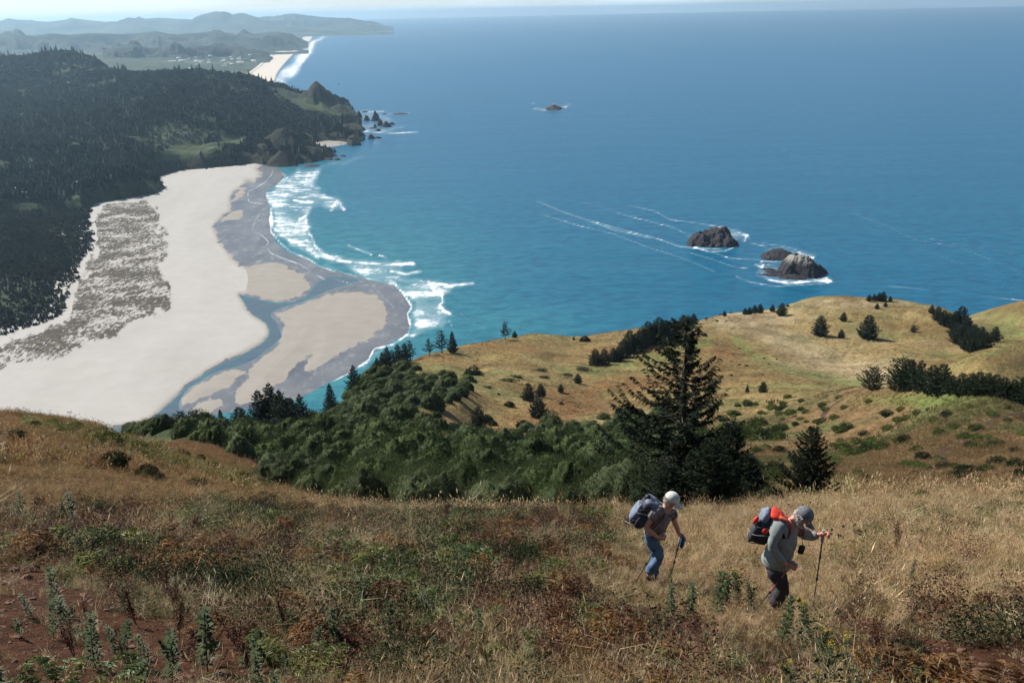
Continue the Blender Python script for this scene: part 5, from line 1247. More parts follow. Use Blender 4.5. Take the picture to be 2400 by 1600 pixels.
PAL = np.array([(0.70, 0.55, 0.34), (0.40, 0.27, 0.125), (0.17, 0.095, 0.046), (0.095, 0.040, 0.022), (0.12, 0.12, 0.038), (0.065, 0.095, 0.028), (0.10, 0.065, 0.045)])
def sow(seed, n, r0, r1, pw=2.0, amax=0.60):
    r = np.random.default_rng(seed)
    R = (r.uniform(0, 1, n)*(r1**pw-r0**pw)+r0**pw)**(1/pw); a = r.uniform(-amax, amax, n)
    x, y = R*np.sin(a), R*np.cos(a); z = ground(x, y)
    u, v = project(np.stack([x, y, z], -1)); k = (u > -90) & (u < 2490) & (v > 600) & (v < 1750)
    return r, x[k], y[k], z[k], u[k], v[k], R[k]
def kinds(r, x, y, u, v, w):
    """palette weights by place: straw, tawny, brown, rust, olive, green, dead stems"""
    n = len(x); W = np.zeros((n, 7))
    n1 = fbm(x, y, 2.6, 3, 401); n2 = fbm(x, y, 1.4, 3, 402); n3 = fbm(x, y, 4.5, 3, 403)
    right = ss(1350, 1650, u)*(1-ss(1430, 1520, v)); left = (1-ss(700, 950, u))*(1-ss(1170, 1250, v))
    mid = np.clip(1-right-left, 0, 1)
    W[:, 0] = 0.34*mid*(1+2.0*ss(0.0, 0.4, n2))+0.62*right+0.05*left
    W[:, 1] = 0.20*mid+0.50*right+0.62*left
    W[:, 2] = 0.26*mid+0.14*right+0.42*left
    W[:, 3] = mid*(0.10+0.45*ss(0.05, 0.35, n3))+0.03*right+0.03*left
    W[:, 4] = mid*(0.16+0.35*ss(0.0, 0.3, -n3))+0.10*right*(1+2*ss(0.1, 0.4, n1))+0.07*left
    W[:, 5] = mid*(0.13+0.65*ss(0.06, 0.34, n1))+0.02*right+0.02*left
    W[:, 6] = 0.12*mid+0.05*right+0.05*left
    W /= W.sum(1, keepdims=True); c = np.cumsum(W, 1)
    return (r.random((n, 1)) > c).sum(1).clip(0, 6)
def finish(name, label, protos, seed, n, r0, r1, scl, kmap, pw=2.0, dens=None):
    r, x, y, z, u, v, R = sow(seed, n, r0, r1, pw)
    _, dirt = landcol(x, y, z)
    inval = ss(-4, 8, sdf(u, v, VALLEY))*(R > 50)
    path = linedist(u, v, TRAIL)
    k = (r.random(len(x)) > dirt*0.965) & (inval < 0.5) & ((path > 3.0) | (R < 60))
    x, y, z, u, v, R = [q[k] for q in (x, y, z, u, v, R)]
    kd = kinds(r, x, y, u, v, None)
    col = PAL[kd]*r.uniform(0.65, 1.3, (len(x), 1))*(1+r.normal(0, 0.06, (len(x), 3)))
    lc_, _ = landcol(x, y, z)
    w = ss(34, 75, R)[:, None]*0.9
    col = col*(1-w)+(lc_*r.uniform(0.70, 1.38, (len(x), 1)))*w
    midz = (1-ss(1300, 1600, u))*ss(1180, 1240, v)*(R < 40)+ss(1440, 1520, v)*ss(1300, 1600, u)*0.7
    col = col*(1-0.20*midz)[:, None]
    idx = np.array([kmap[a][int(r.integers(0, len(kmap[a])))] for a in kd])
    cl = fbm(x, y, 1.3 if r1 < 60 else 12, 3, seed+3); s = scl*r.uniform(0.6, 1.3, len(x))*(1+0.9*cl); big = r.random(len(x)) < 0.025; s = np.where(big & (R < 60), s*1.9, s)
    slope_t = r.normal(0, 0.15, (len(x), 2))
    s = s*np.where((u > 1440) & (u < 1900) & (v > 1330) & (v < 1490), 0.6, 1)
    print(name, len(x))
    scatter(name, np.stack([x, y, z], -1), r.uniform(0, 6.28, len(x)), s, np.clip(col, 0.004, 0.9), protos, idx, label, 'grass', slope_t)
TRAIL = [(2440, 955), (2400, 967), (2361, 973), (2322, 987), (2287, 1015), (2249, 1036), (2210, 1057), (2206, 1068), (2216, 1080), (2193, 1095), (2165, 1110), (2140, 1118)]
NM = {0: [0, 3, 2, 0], 1: [0, 1, 2, 3], 2: [1, 2, 0], 3: [5, 4, 5], 4: [6, 4, 1], 5: [4, 6, 5], 6: [2, 2, 1]}
FM = {0: [0, 3], 1: [0, 1, 3], 2: [1, 0], 3: [2, 1], 4: [2, 1], 5: [2], 6: [1, 3]}
HM = {k: [0, 1, 0] if k < 4 else [2, 1] for k in range(7)}
finish('near_grass', 'mixed dry grass, weeds and bracken litter of the near slope', protos_g, 501, 52000, 4.2, 19, 0.50, NM, 1.45)
finish('slope_grass', 'dry golden grass of the hikers\' slope', protos_g, 502, 85000, 16, 52, 0.66, NM, 1.7)
finish('hillside_grass', 'tawny grass of the hillside beyond the hikers', protos_f, 503, 110000, 44, 170, 0.85, FM, 1.5)
finish('headland_tussocks', 'rough golden tussocks of the far headland', protos_h, 504, 130000, 150, 820, 1.0, HM, 1.6)

# trail cut into the right slope
def strip(name, line, w, mat, up=0.03, label=None):
    Q = smooth(line, 10, False); P = np.array([gpt(a, b)[:] for a, b in Q]); T = np.gradient(P[:, :2], axis=0); T = unit(T); Nn = np.stack([-T[:, 1], T[:, 0]], -1)
    cols = []
    for s in (-1, -0.4, 0.4, 1):
        xy = P[:, :2]+Nn*w*s*0.5*(1+0.3*np.sin(np.arange(len(P))*0.9))[:, None]; zz = ground(xy[:, 0], xy[:, 1])+(up if abs(s) < 0.9 else -0.05)+0.08
        cols.append(np.stack([xy[:, 0], xy[:, 1], zz], -1))
    A_ = np.stack(cols); o = link(name, grid_mesh(name, A_[..., 0], A_[..., 1], A_[..., 2], mat)); return tag(o, label, kind='structure')
M_TRAIL = plain('trodden_dark_earth', (0.050, 0.030, 0.020), 0.95, 0.35, 2, obj=False)
strip('trail', TRAIL, 0.9, M_TRAIL, 0.03, 'narrow dark trail crossing the right slope')
strip('trail_branch', [(1972, 936), (1950, 952), (1936, 963), (1924, 985)], 1.4, M_TRAIL, 0.03, 'short worn stretch of trail on the slope')

# ------------------------------------------------------------------ single plants of the foreground
def stalk(seed, h=1.0, n=46, leaf=0.20, lw=0.055, flower=False, side=0):
    r = np.random.default_rng(seed); st = MB(); lf = MB(); fl = MB()
    z = np.linspace(0, h, 7); c = np.stack([0.03*h*np.sin(z*3+seed), 0.02*h*np.cos(z*2+seed), z], -1)
    st.tube(c, np.linspace(0.009, 0.003, 7)*1.1, 5)
    t = np.linspace(0.12, 0.97, n)*h; a = np.arange(n)*2.4+r.normal(0, 0.2, n)
    P = np.stack([np.interp(t, z, c[:, 0]), np.interp(t, z, c[:, 1]), t], -1)
    D = np.stack([np.cos(a), np.sin(a), r.uniform(0.25, 0.8, n)], -1)
    L = leaf*(1-0.45*(t/h))*np.minimum(1, t/h*4+0.35)*r.uniform(0.8, 1.2, n)
    Q = leaves(P, D, L, lw*r.uniform(0.8, 1.2, n), r, 0.0)
    S = unit(np.cross(D, [0, 0, 1.0]))*lw*0.5
    Dn = unit(D); mid = P+Dn*L[:, None]*0.5+np.array([0, 0, 0.012]); tip = P+Dn*L[:, None]; tip[:, 2] -= 0.25*L
    lf.quads(np.stack([P, mid+S, tip, mid], 1)); lf.quads(np.stack([P, mid, tip, mid-S], 1))
    if flower:
        m = 90; q = np.stack([r.normal(0, 0.035, m), r.normal(0, 0.035, m), h+r.uniform(-0.08, 0.07, m)], -1); q[:, :2] += c[-1, :2]
        fl.quads(leaves(q, r.normal(0, 1, (m, 3)), 0.018, 0.014, r))
    for k in range(side):
        a = r.uniform(0, 6.28); z0 = r.uniform(0.3, 0.7)*h; d = np.array([math.cos(a), math.sin(a), 1.0])
        P2 = np.array([0, 0, z0])+d*np.linspace(0, 0.22*h, 8)[:, None]; st.tube(P2, 0.003, 4)
        lf.quads(leaves(np.repeat(P2, 3, 0), r.normal(0, 1, (24, 3))+[0, 0, 0.6], leaf*0.6, lw*0.8, r, 0.1))
        if flower: q = P2[-1]+r.normal(0, 0.02, (30, 3)); fl.quads(leaves(q, r.normal(0, 1, (30, 3)), 0.018, 0.014, r))
    return st, lf, fl
def frond(seed, n=9, L=0.55, green=True):
    """bracken: arching fronds with rows of leaflets"""
    r = np.random.default_rng(seed); st = MB(); lf = MB()
    for k in range(n):
        a = r.uniform(0, 6.28); l = L*r.uniform(0.7, 1.2); t = np.linspace(0, 1, 14)
        d = np.array([math.cos(a), math.sin(a), 0]); up = r.uniform(0.5, 1.0)
        P = d*(l*t*0.8)[:, None]+np.array([0, 0, 1])*(l*up*(t-0.62*t*t))[:, None]
        st.tube(P, np.linspace(0.005, 0.0015, 14), 4, False)
        sd = np.array([-d[1], d[0], 0])
        for s in (-1, 1):
            tt = np.linspace(0.18, 0.97, 20); Pp = np.stack([np.interp(tt, t, P[:, i]) for i in range(3)], -1)
            ll = l*0.30*np.sin(np.clip(1.08-tt, 0, 1)*2.6)
            D = sd*s+d*0.35+r.normal(0, 0.12, (20, 3)); lf.quads(leaves(Pp, D, ll, l*0.045, r, 0.15))
            for q in range(3): lf.quads(leaves(Pp+unit(D)*ll[:, None]*(0.25+0.25*q), D*0.4+d*(1 if q % 2 else -0.6), ll*0.3, l*0.02, r))
    return st, lf
M_STEM = plain('weed_stem', (0.075, 0.075, 0.035), 0.8, 0.3); M_STEMR = plain('reddish_stem', (0.085, 0.045, 0.03), 0.8, 0.3)
M_LEAFG = leafmat('weed_leaves', (0.036, 0.050, 0.020), (0.095, 0.108, 0.048), 0.6, 0.2, 0.14, (0.045, 0.075, 0.028), 2.0)
M_YEL = leafmat('yellow_flowers', (0.62, 0.42, 0.02), (0.75, 0.55, 0.04), 0.6, 0.2)
M_FERN = leafmat('green_bracken', (0.050, 0.085, 0.022), (0.11, 0.15, 0.045), 0.5, 0.3, 0.3, (0.20, 0.20, 0.05), 1.4)
M_FERNB = leafmat('brown_bracken', (0.070, 0.034, 0.018), (0.15, 0.078, 0.036), 0.6, 0.25, 0.2, (0.26, 0.14, 0.05), 1.4)
M_DOCK = leafmat('dark_seed_heads', (0.050, 0.018, 0.012), (0.10, 0.036, 0.020), 0.7, 0.1, 0.2)
def mk(parts): return [(n_, m.mesh(n_, t_)) for n_, m, t_ in parts if m.n]
ST = []
for k in range(4):
    a, b, c = stalk(600+k, 1.0, 74, 0.20, 0.058, side=k % 3); ST.append(mk((('stem', a, M_STEMR), ('foliage', b, M_LEAFG))))
GR = []
for k in range(3):
    a, b, c = stalk(620+k, 1.0, 74, 0.17, 0.050, True, 2+k); GR.append(mk((('stem', a, M_STEM), ('foliage', b, M_LEAFG), ('flower_head', c, M_YEL))))
FN = [mk((('stem', a, M_STEM), ('frond', b, M_FERN))) for a, b in (frond(640+k, 8+k) for k in range(3))]
FB = [mk((('stem', a, M_STEMR), ('frond', b, M_FERNB))) for a, b in (frond(650+k, 8+k) for k in range(3))]
DK = []
for k in range(2):
    r = np.random.default_rng(660+k); st = MB(); sd_ = MB()
    for j in range(5):
        a = r.uniform(0, 6.28); top = np.array([math.cos(a)*0.16*(j > 0), math.sin(a)*0.16*(j > 0), r.uniform(0.7, 1.0)]); P2 = np.outer(np.linspace(0, 1, 6), top); st.tube(P2, 0.006, 4)
        m = 130; t = r.uniform(0.35, 1.0, m)[:, None]; sd_.quads(leaves(top*t+r.normal(0, 0.028, (m, 3)), r.normal(0, 1, (m, 3)), 0.035, 0.022, r))
    DK.append(mk((('stem', st, M_STEMR), ('seed_head', sd_, M_DOCK))))
DB = [[('crown', shrub(670+k, 2600, 0.10, 0.45, 9, 0.42, 1.0, True, 0.5).mesh('crown', M_DARKBUSH))] for k in range(2)]

def plant(parts, name, u, vb, hpx, label, group=None, cat='plant', wfac=1.0, w=None):
    p = gpt(u, vb); h = px_height(p, hpx)
    return place_copy(parts, name, label, cat, group, (p.x, p.y, p.z-0.02), random.uniform(0, 6.28), (h*wfac, h*wfac, h), (random.uniform(-.14, .14), random.uniform(-.14, .14)))
for k, (u, vb, h, lb) in enumerate([(1934, 1625, 120, 'yellow-topped goldenrod in front at the bottom, left of another flowering one'), (1992, 1600, 112, 'yellow-topped goldenrod at the bottom, rightmost of the tight bunch'), (1853, 1640, 95, 'yellow-topped goldenrod at the bottom edge, left of the tight bunch'),
   (1790, 1655, 78, 'short yellow-flowered goldenrod cut by the bottom edge, under the right hiker'), (1908, 1650, 80, 'short yellow-flowered goldenrod at the very bottom of the tight bunch'), (2183, 1662, 74, 'yellow flowers poking in at the bottom edge, on the right'),
   (1882, 1500, 102, 'yellow-flowered weed beside the foot of the right hiker\'s black pole'), (1730, 1420, 92, 'yellow-topped weed in the grass between the two hikers'), (1913, 1560, 100, 'brown-topped goldenrod standing behind the tight bunch'), (1962, 1590, 90, 'slim goldenrod in the middle of the tight bunch'),
   (1572, 1380, 48, 'small yellow weed at the left hiker\'s far pole'), (600, 1690, 80, 'leafy plant with yellow flowers at the bottom edge, left of centre')]):
    plant(GR[k % 3], 'goldenrod', u, vb, h, lb)
for k, (u, vb, h, lb) in enumerate([(48, 1228, 82, 'leafy stalk standing up at the left edge, left of two others'), (150, 1232, 64, 'shorter of two leafy stalks side by side at the left'), (178, 1240, 90, 'taller of two leafy stalks side by side at the left'), (140, 1436, 115, 'dark leafy stalk rising from the stones at the left'),
   (226, 1566, 142, 'tall leafy stalk on the bare red soil at the left'), (403, 1602, 140, 'pale-leaved stalk on the red soil, left one of a pair'), (492, 1572, 156, 'tallest leafy stalk on the red soil, right one of a pair'), (350, 1570, 96, 'slender stalk left of the pale-leaved one on the red soil'),
   (596, 1640, 126, 'broad-leaved stalk at the bottom, right of the red soil'), (272, 1536, 78, 'short leafy stalk right of the tall one on the red soil'), (330, 1650, 120, 'pale-leaved plant at the bottom edge among red soil'), (660, 1660, 112, 'leafy plant at the bottom edge right of the broad-leaved stalk'),
   (10, 1640, 172, 'dark leafy stalk cut by the left edge at the bottom'), (1683, 1446, 112, 'dark leafy stalk between the hikers, nearest the right one'), (1620, 1456, 92, 'dark leafy stalk right below the left hiker\'s feet'), (1578, 1450, 84, 'slim dark stalk below the left hiker\'s poles'),
   (1828, 1508, 120, 'grey-green leafy stalk in front of the right hiker\'s boots'), (1762, 1440, 80, 'leafy stalk just left of the right hiker\'s legs'), (1700, 1428, 96, 'slim leafy stalk behind the nearest stalk between the hikers'), (2060, 1620, 90, 'leafy weed at the bottom, right of the goldenrods'), (2120, 1640, 100, 'bushy weed at the bottom right on red soil')]):
    plant(ST[k % 4], 'leafy_weed', u, vb, h, lb)
for k, (u, vb, w, lb) in enumerate([(858, 1300, 62, 'green bracken left of centre, upper one'), (1035, 1306, 56, 'green bracken near the centre, upper one'), (1140, 1340, 54, 'bright green bracken in the rusty patch at centre'), (1178, 1330, 44, 'small green bracken right of the bright one at centre'), (1045, 1372, 60, 'yellowish bracken at centre'),
   (1075, 1392, 50, 'yellow-green bracken just below the yellowish one'), (950, 1412, 56, 'silvery green bracken left of centre'), (872, 1380, 64, 'silvery bracken beside dark stalks, left of centre'), (1330, 1300, 52, 'pale green bracken left of the left hiker'), (1358, 1402, 56, 'green bracken standing alone below the rusty patch'),
   (1038, 1410, 54, 'whitish green bracken below the yellowish one'), (972, 1462, 60, 'dark green bracken lower centre-left'), (1102, 1530, 66, 'blue-green bracken at the bottom centre'), (1080, 1560, 60, 'pale bracken at the bottom centre, lowest'), (252, 1262, 90, 'largest green bracken at the left'), (300, 1240, 70, 'green bracken right of the largest one at the left'),
   (395, 1310, 60, 'small bracken in the straw at the left'), (624, 1300, 56, 'yellow-green bracken in dead stems, left of centre'), (648, 1246, 56, 'green bracken at the upper edge of the weeds'), (1984, 1300, 64, 'green bracken in golden grass right of the right hiker'), (2186, 1332, 50, 'small bracken in golden grass, left of a longer patch'),
   (2246, 1340, 64, 'bracken in golden grass at the right, middle one'), (2300, 1345, 56, 'bracken in golden grass at the right, right one'), (2384, 1345, 72, 'dark bracken touching the right edge'), (2052, 1420, 60, 'green bracken in the straw, right of the black pole'), (1060, 1215, 60, 'leafy bracken at the lip of the slope, centre'), (960, 1218, 60, 'leafy bracken at the lip of the slope, left of centre')]):
    p = gpt(u, vb); s = px_width(p, w)/0.85
    place_copy(FN[k % 3], 'bracken', lb, 'fern', None, (p.x, p.y, p.z), random.uniform(0, 6.28), s)
for k, (u, vb, h, lb) in enumerate([(336, 1232, 44, 'dark red-brown dock with orange leaves, left'), (402, 1240, 46, 'dark dock plant right of the one with orange leaves'), (460, 1252, 48, 'dark dock plant, third from the left'), (545, 1290, 56, 'large dark dock plant left of centre'), (2103, 1300, 80, 'thin dark seed stalk in golden grass at the right, taller'), (2158, 1290, 56, 'thin dark seed stalk in golden grass at the right, shorter'),
   (1964, 1385, 46, 'thin brown seed stalk right of the right hiker'), (1967, 1545, 72, 'pale dry seed stalk among the goldenrods'), (880, 1350, 56, 'dark seed stalk behind the silvery bracken'), (1466, 1240, 40, 'short dark seed stalk just left of the left hiker'), (1040, 1225, 50, 'dark stalk on the lip of the slope at centre'), (1300, 1225, 44, 'dark stalk on the lip of the slope, right of centre')]):
    plant(DK[k % 2], 'dock_plant', u, vb, h, lb)
r = np.random.default_rng(71)
for k in range(70):
    u = r.uniform(300, 1640); v = r.uniform(1225, 1600); p = gpt(u, v)
    if 1420 < u < 1960 and v < 1500: continue
    s = r.uniform(0.3, 0.6); place_copy(FB[k % 3], 'brown_bracken', 'withered rusty bracken in the tangled middle of the near slope', 'fern', 'withered bracken on the near slope', (p.x, p.y, p.z), r.uniform(0, 6.28), s)
for k in range(90):
    u = r.uniform(560, 1560); v = r.uniform(1215, 1590); p = gpt(u, v)
    if 1420 < u < 1960 and v < 1500: continue
    s = r.uniform(0.35, 0.8); place_copy(FN[k % 3], 'small_bracken', 'green bracken scattered through the tangled near slope', 'fern', 'small bracken on the near slope', (p.x, p.y, p.z), r.uniform(0, 6.28), s)
for k in range(110):
    u = r.uniform(0, 2400) if k < 46 else r.uniform(150, 1500); v = r.uniform(1240, 1600); p = gpt(u, v)
    if 1420 < u < 1960 and v < 1500: continue
    s = r.uniform(0.18, 0.52); place_copy((ST+DK+DK)[k % 8], 'small_weed', 'small leafy weed scattered over the near slope', 'plant', 'small weeds on the near slope', (p.x, p.y, p.z), r.uniform(0, 6.28), (s*r.uniform(0.7, 1.3), s*r.uniform(0.7, 1.3), s), (r.normal(0, 0.16), r.normal(0, 0.16)))
for u, vb, w, lb in ((2180, 1440, 100, 'dark leafy bush in the grass at the right, casting a long shadow'), (2130, 1530, 110, 'dark bush above the red path at the lower right'), (2215, 1450, 50, 'thin dark bush touching a larger one at the right'), (870, 1440, 130, 'largest dark bush in the weeds left of centre'), (940, 1520, 100, 'dark bush below the largest one left of centre'),
                     (250, 1300, 110, 'dark green bush behind the leafy stalks at the left'), (1420, 1480, 90, 'dark bush in the weeds under the left hiker'), (1690, 1190, 44, 'bright green bush between the hikers at the edge of the grass'), (1600, 1210, 50, 'green bush just right of the left hiker\'s pack height')):
    p = gpt(u, vb); s = px_width(p, w)*0.5; bright = 'bright' in lb or lb.startswith('green bush')
    if bright: tag(link('low_bush', bushes[0], None, (p.x, p.y, p.z-0.1*s), (0, 0, 1), (s, s, s*0.8)), lb, 'bush')
    else: place_copy([('crown', DB[0][0][1]), ('stem', ST[0][0][1])], 'dark_bush', lb, 'bush', None, (p.x, p.y, p.z-0.08), random.uniform(0, 6), (s, s, s*0.9))

# uncountable tangle of bracken, docks and weeds in the middle of the slope
tang = [frond(900+k, 7, 0.5)[1].mesh('undergrowth', M_FERN) for k in range(2)]+[frond(910+k, 7, 0.5)[1].mesh('undergrowth', M_FERNB) for k in range(2)]+[weed(920, 300, 0.40, 0.15, 0.045, 0.020).mesh('undergrowth', M_LEAFG), weed(921, 320, 0.55, 0.09, 0.030, 0.014).mesh('undergrowth', M_DOCK), weed(922, 380, 0.34, 0.17, 0.042, 0.018).mesh('undergrowth', M_DARKBUSH)]
r, x, y, z, u, v, R = sow(930, 15000, 5, 32, 1.6)
_, dirt = landcol(x, y, z); nA = fbm(x, y, 1.8, 3, 931); nB = fbm(x, y, 2.4, 3, 932); nC = fbm(x, y, 0.9, 2, 933)
zone = np.where(u < 1500, 1.0, np.where(v > 1440, 0.8, 0.16))*np.where((u < 760) & (v < 1190), 0.12, 1)*np.where((u > 1420) & (u < 2000) & (v < 1500), 0.06, 1)*np.where((R < 9) & (u < 700), 0.3, 1)
k = (r.random(len(x)) < zone*np.clip(0.02+0.80*np.maximum(np.maximum(nA, nB), nC*0.8), 0.02, 0.8)) & (r.random(len(x)) > dirt*0.95)
kd = np.where(nA > nB, np.where(r.random(len(x)) < 0.6, 0, 4), np.where(r.random(len(x)) < 0.5, 2, 5)); kd = np.where(nC > 0.25, 6, kd); kd = kd+((kd == 0) | (kd == 2))*r.integers(0, 2, len(x))
print('undergrowth', k.sum())
scatter('undergrowth', np.stack([x, y, z], -1)[k], r.uniform(0, 6.28, k.sum()), r.uniform(0.45, 1.25, k.sum()), np.ones((k.sum(), 3)), tang, kd[k], 'tangle of bracken, docks and dark weeds over the near slope', 'undergrowth')

# stones
g = G('reddish_stone'); p_ = g.pos(obj=True); f = g.noise(p_, 3, 7, 0.7); rr_ = g.n('ObjectInfo').outputs['Random']
c = g.ramp(f, [(0.3, (0.15, 0.075, 0.05)), (0.55, (0.30, 0.18, 0.12)), (0.75, (0.44, 0.31, 0.21))]); c = g.mix(g.math('MULTIPLY', rr_, 0.5), c, (0.13, 0.08, 0.06))
M_STONE = g.done(g.bsdf(c, 0.9, g.bump(f, 0.8, 0.1), 0.2))
STN = []
for k in range(5):
    bm = bmesh.new(); bmesh.ops.create_icosphere(bm, subdivisions=3, radius=1); r = np.random.default_rng(700+k)
    V = np.array([v.co[:] for v in bm.verts]); F = np.array([[v.index for v in f.verts] for f in bm.faces]); bm.free()
    for j in range(9):
        d = unit(r.normal(size=3)); t = r.uniform(0.45, 0.8); q = V@d; V = V-np.outer(np.maximum(q-t, 0), d)
    V = V*np.array([1, r.uniform(0.6, 0.9), r.uniform(0.4, 0.6)])*(1+0.05*r.normal(size=(len(V), 1)))
    STN.append(mesh_np('stone', V, F, M_STONE))
for k, (u, v, w, lb) in enumerate([(62, 1355, 42, 'largest reddish stone in the heap at the left'), (66, 1332, 26, 'stone on top of the heap at the left, upright'), (33, 1338, 28, 'flat stone left of the upright one in the heap'), (106, 1348, 20, 'small stone right of the largest in the heap'), (75, 1405, 20, 'lone pale stone on red soil under the heap'), (195, 1374, 42, 'cracked angular rock in the second heap at the left'), (195, 1396, 26, 'flat stone at the foot of the second heap'),
   (249, 1431, 18, 'round pale stone on red soil, left of a long flat one'), (278, 1425, 32, 'long flat pale stone on the red soil'), (404, 1432, 24, 'slab stone at the upper rim of the red soil'), (450, 1438, 28, 'dark upright stone at the rim of the red soil'), (620, 1476, 26, 'tilted pale stone in green grass by the red soil'), (651, 1534, 34, 'rusty flat stone beside the broad-leaved stalk'), (746, 1484, 22, 'small tan stone below the straw heap'),
   (713, 1546, 24, 'brown stone at the bottom, upper of two'), (730, 1570, 26, 'brown stone at the bottom, lower of two'), (290, 1575, 32, 'pale rock lying at the bottom of the red soil'), (41, 1494, 26, 'flat reddish stone at the left on bare soil'), (873, 1548, 44, 'largest tan stone at the bottom left of centre'), (919, 1528, 34, 'tilted brown stone right behind the largest tan one'), (970, 1512, 22, 'squarish tan stone behind the tilted brown one'),
   (946, 1494, 24, 'pale stone half sunk above the tan stones'), (858, 1516, 30, 'ridge-shaped stone above the largest tan one'), (803, 1484, 24, 'rusty stone at the edge of the weeds'), (1368, 1508, 20, 'small beige stone alone at lower centre'), (1555, 1357, 28, 'smooth beige stone beside the left hiker\'s feet'), (1714, 1532, 30, 'dark stone on the straw below the right hiker'), (1646, 1549, 26, 'flat tan stone at lower right of centre'),
   (2039, 1494, 20, 'dark stone on the path at the right'), (2260, 1554, 26, 'brown slab on the right path, left one'), (2277, 1542, 24, 'brown slab on the right path, upper one'), (2301, 1558, 22, 'brown slab on the right path, right one'), (2013, 1570, 24, 'pale stone by the goldenrods'), (2059, 1570, 24, 'pale stone right of the goldenrods'), (2192, 1541, 18, 'little stone in the red path'), (1818, 1570, 30, 'orange-tan stone left of the goldenrods')]):
    p = gpt(u, v); s = px_width(p, w)*0.5
    tag(link('stone', STN[k % 5], None, (p.x, p.y, p.z+0.15*s), (random.uniform(-.3, .3), random.uniform(-.3, .3), random.uniform(0, 6.28)), s), lb, 'stone')
# gravel on the bare soil
r, x, y, z, u, v, R = sow(801, 26000, 4.2, 20, 1.5); _, dirt = landcol(x, y, z); k = r.random(len(x)) < dirt*0.7+0.015
scatter('gravel', np.stack([x, y, z], -1)[k], r.uniform(0, 6.28, k.sum()), np.exp(r.normal(-4.25, 0.55, k.sum())), np.ones((k.sum(), 3)), STN, r.integers(0, 5, k.sum()), 'loose reddish gravel on the bare soil', 'gravel')

# ------------------------------------------------------------------ people
def skin_mesh(name, V, E, R, mat, levels=2, root=0, wrinkle=0.0, wscale=0.05, seed=1):
    me = bpy.data.meshes.new(name); me.from_pydata([tuple(v) for v in V], E, []); me.update()
    o = bpy.data.objects.new(name, me); C.objects.link(o)
    md = o.modifiers.new('skin', 'SKIN'); md.use_smooth_shade = True
    for i, q in enumerate(me.skin_vertices[0].data):
        rr = R[i]; q.radius = rr if isinstance(rr, tuple) else (rr, rr); q.use_root = (i in root if isinstance(root, (set, tuple, list)) else i == root)
    sb = o.modifiers.new('sub', 'SUBSURF'); sb.levels = levels; sb.render_levels = levels
    dg = bpy.context.evaluated_depsgraph_get(); ev = o.evaluated_get(dg)
    out = bpy.data.meshes.new_from_object(ev); out.name = name
    bpy.data.objects.remove(o); bpy.data.meshes.remove(me)
    n = len(out.vertices); co = np.empty(n*3, np.float32); out.vertices.foreach_get('co', co); co = co.reshape(-1, 3)
    if wrinkle:
        no = np.empty(n*3, np.float32); out.vertices.foreach_get('normal', no); no = no.reshape(-1, 3)
        w = fbm(co[:, 0]*0.7+co[:, 1], co[:, 2]*1.6+co[:, 0]*0.8, wscale, 3, seed)
        co = co+no*(w*wrinkle)[:, None]; out.vertices.foreach_set('co', co.ravel()); out.update()
    out.materials.clear(); out.materials.append(mat)
    return out
def chain(pts):
    """pts: list of (point, radius, parent index or None) -> V, E, R"""
    V = [p[0] for p in pts]; R = [p[1] for p in pts]; E = [(p[2], i) for i, p in enumerate(pts) if p[2] is not None]; return V, E, R
M_SKIN = plain('skin', (0.52, 0.27, 0.19), 0.5, 0.12, 9, 0.4); M_SKINR = plain('sunburnt_skin', (0.55, 0.24, 0.17), 0.5, 0.15, 9, 0.4)
def cloth(name, col, rough=0.9, var=0.18, sc_=14, bump=0.25): return plain(name, col, rough, var, sc_, 0.15, bump)
M_TEE = cloth('mauve_grey_tee', (0.20, 0.165, 0.165)); M_JEAN = cloth('blue_denim', (0.085, 0.145, 0.24), var=0.35, sc_=9); M_SHIRT = cloth('grey_green_shirt', (0.235, 0.265, 0.255)); M_TROU = cloth('dark_grey_trousers', (0.050, 0.047, 0.055))
M_CAPW = cloth('pale_cap_cloth', (0.56, 0.57, 0.52), var=0.3, sc_=20); M_CAPG = cloth('grey_cap_cloth', (0.15, 0.155, 0.17), var=0.45, sc_=22); M_HAIR = cloth('grey_hair', (0.50, 0.46, 0.40), 0.7, 0.4, 40); M_BEARD = cloth('white_beard', (0.62, 0.60, 0.57), 0.8, 0.35, 40)
M_BOOT = cloth('dark_boot_leather', (0.045, 0.038, 0.035), 0.6)
M_PACKG = cloth('slate_pack_cloth', (0.17, 0.20, 0.26), 0.6, 0.35, 10); M_PACKD = cloth('charcoal_pack_cloth', (0.045, 0.045, 0.058), 0.6, 0.3, 10); M_RED = cloth('red_pack_cloth', (0.62, 0.055, 0.030), 0.55, 0.2, 10); M_STRAPR = cloth('faded_red_strap', (0.48, 0.10, 0.065), 0.7, 0.2); M_STRAPG = cloth('grey_strap', (0.22, 0.23, 0.24), 0.7, 0.2)
M_POLE = plain('black_pole_metal', (0.03, 0.03, 0.035), 0.35, 0.1, spec=0.5); M_POLEB = plain('blue_grey_pole_metal', (0.12, 0.17, 0.22), 0.35, 0.1, spec=0.5); M_POLER = plain('red_pole_metal', (0.42, 0.10, 0.06), 0.35, 0.1, spec=0.5); M_GRIP = plain('grey_cork_grip', (0.30, 0.30, 0.29), 0.8, 0.2); M_BLUE = cloth('dark_blue_wrist_cover', (0.035, 0.085, 0.16), 0.5)
M_DARK = plain('near_black_trim', (0.02, 0.02, 0.022), 0.5, 0.1)

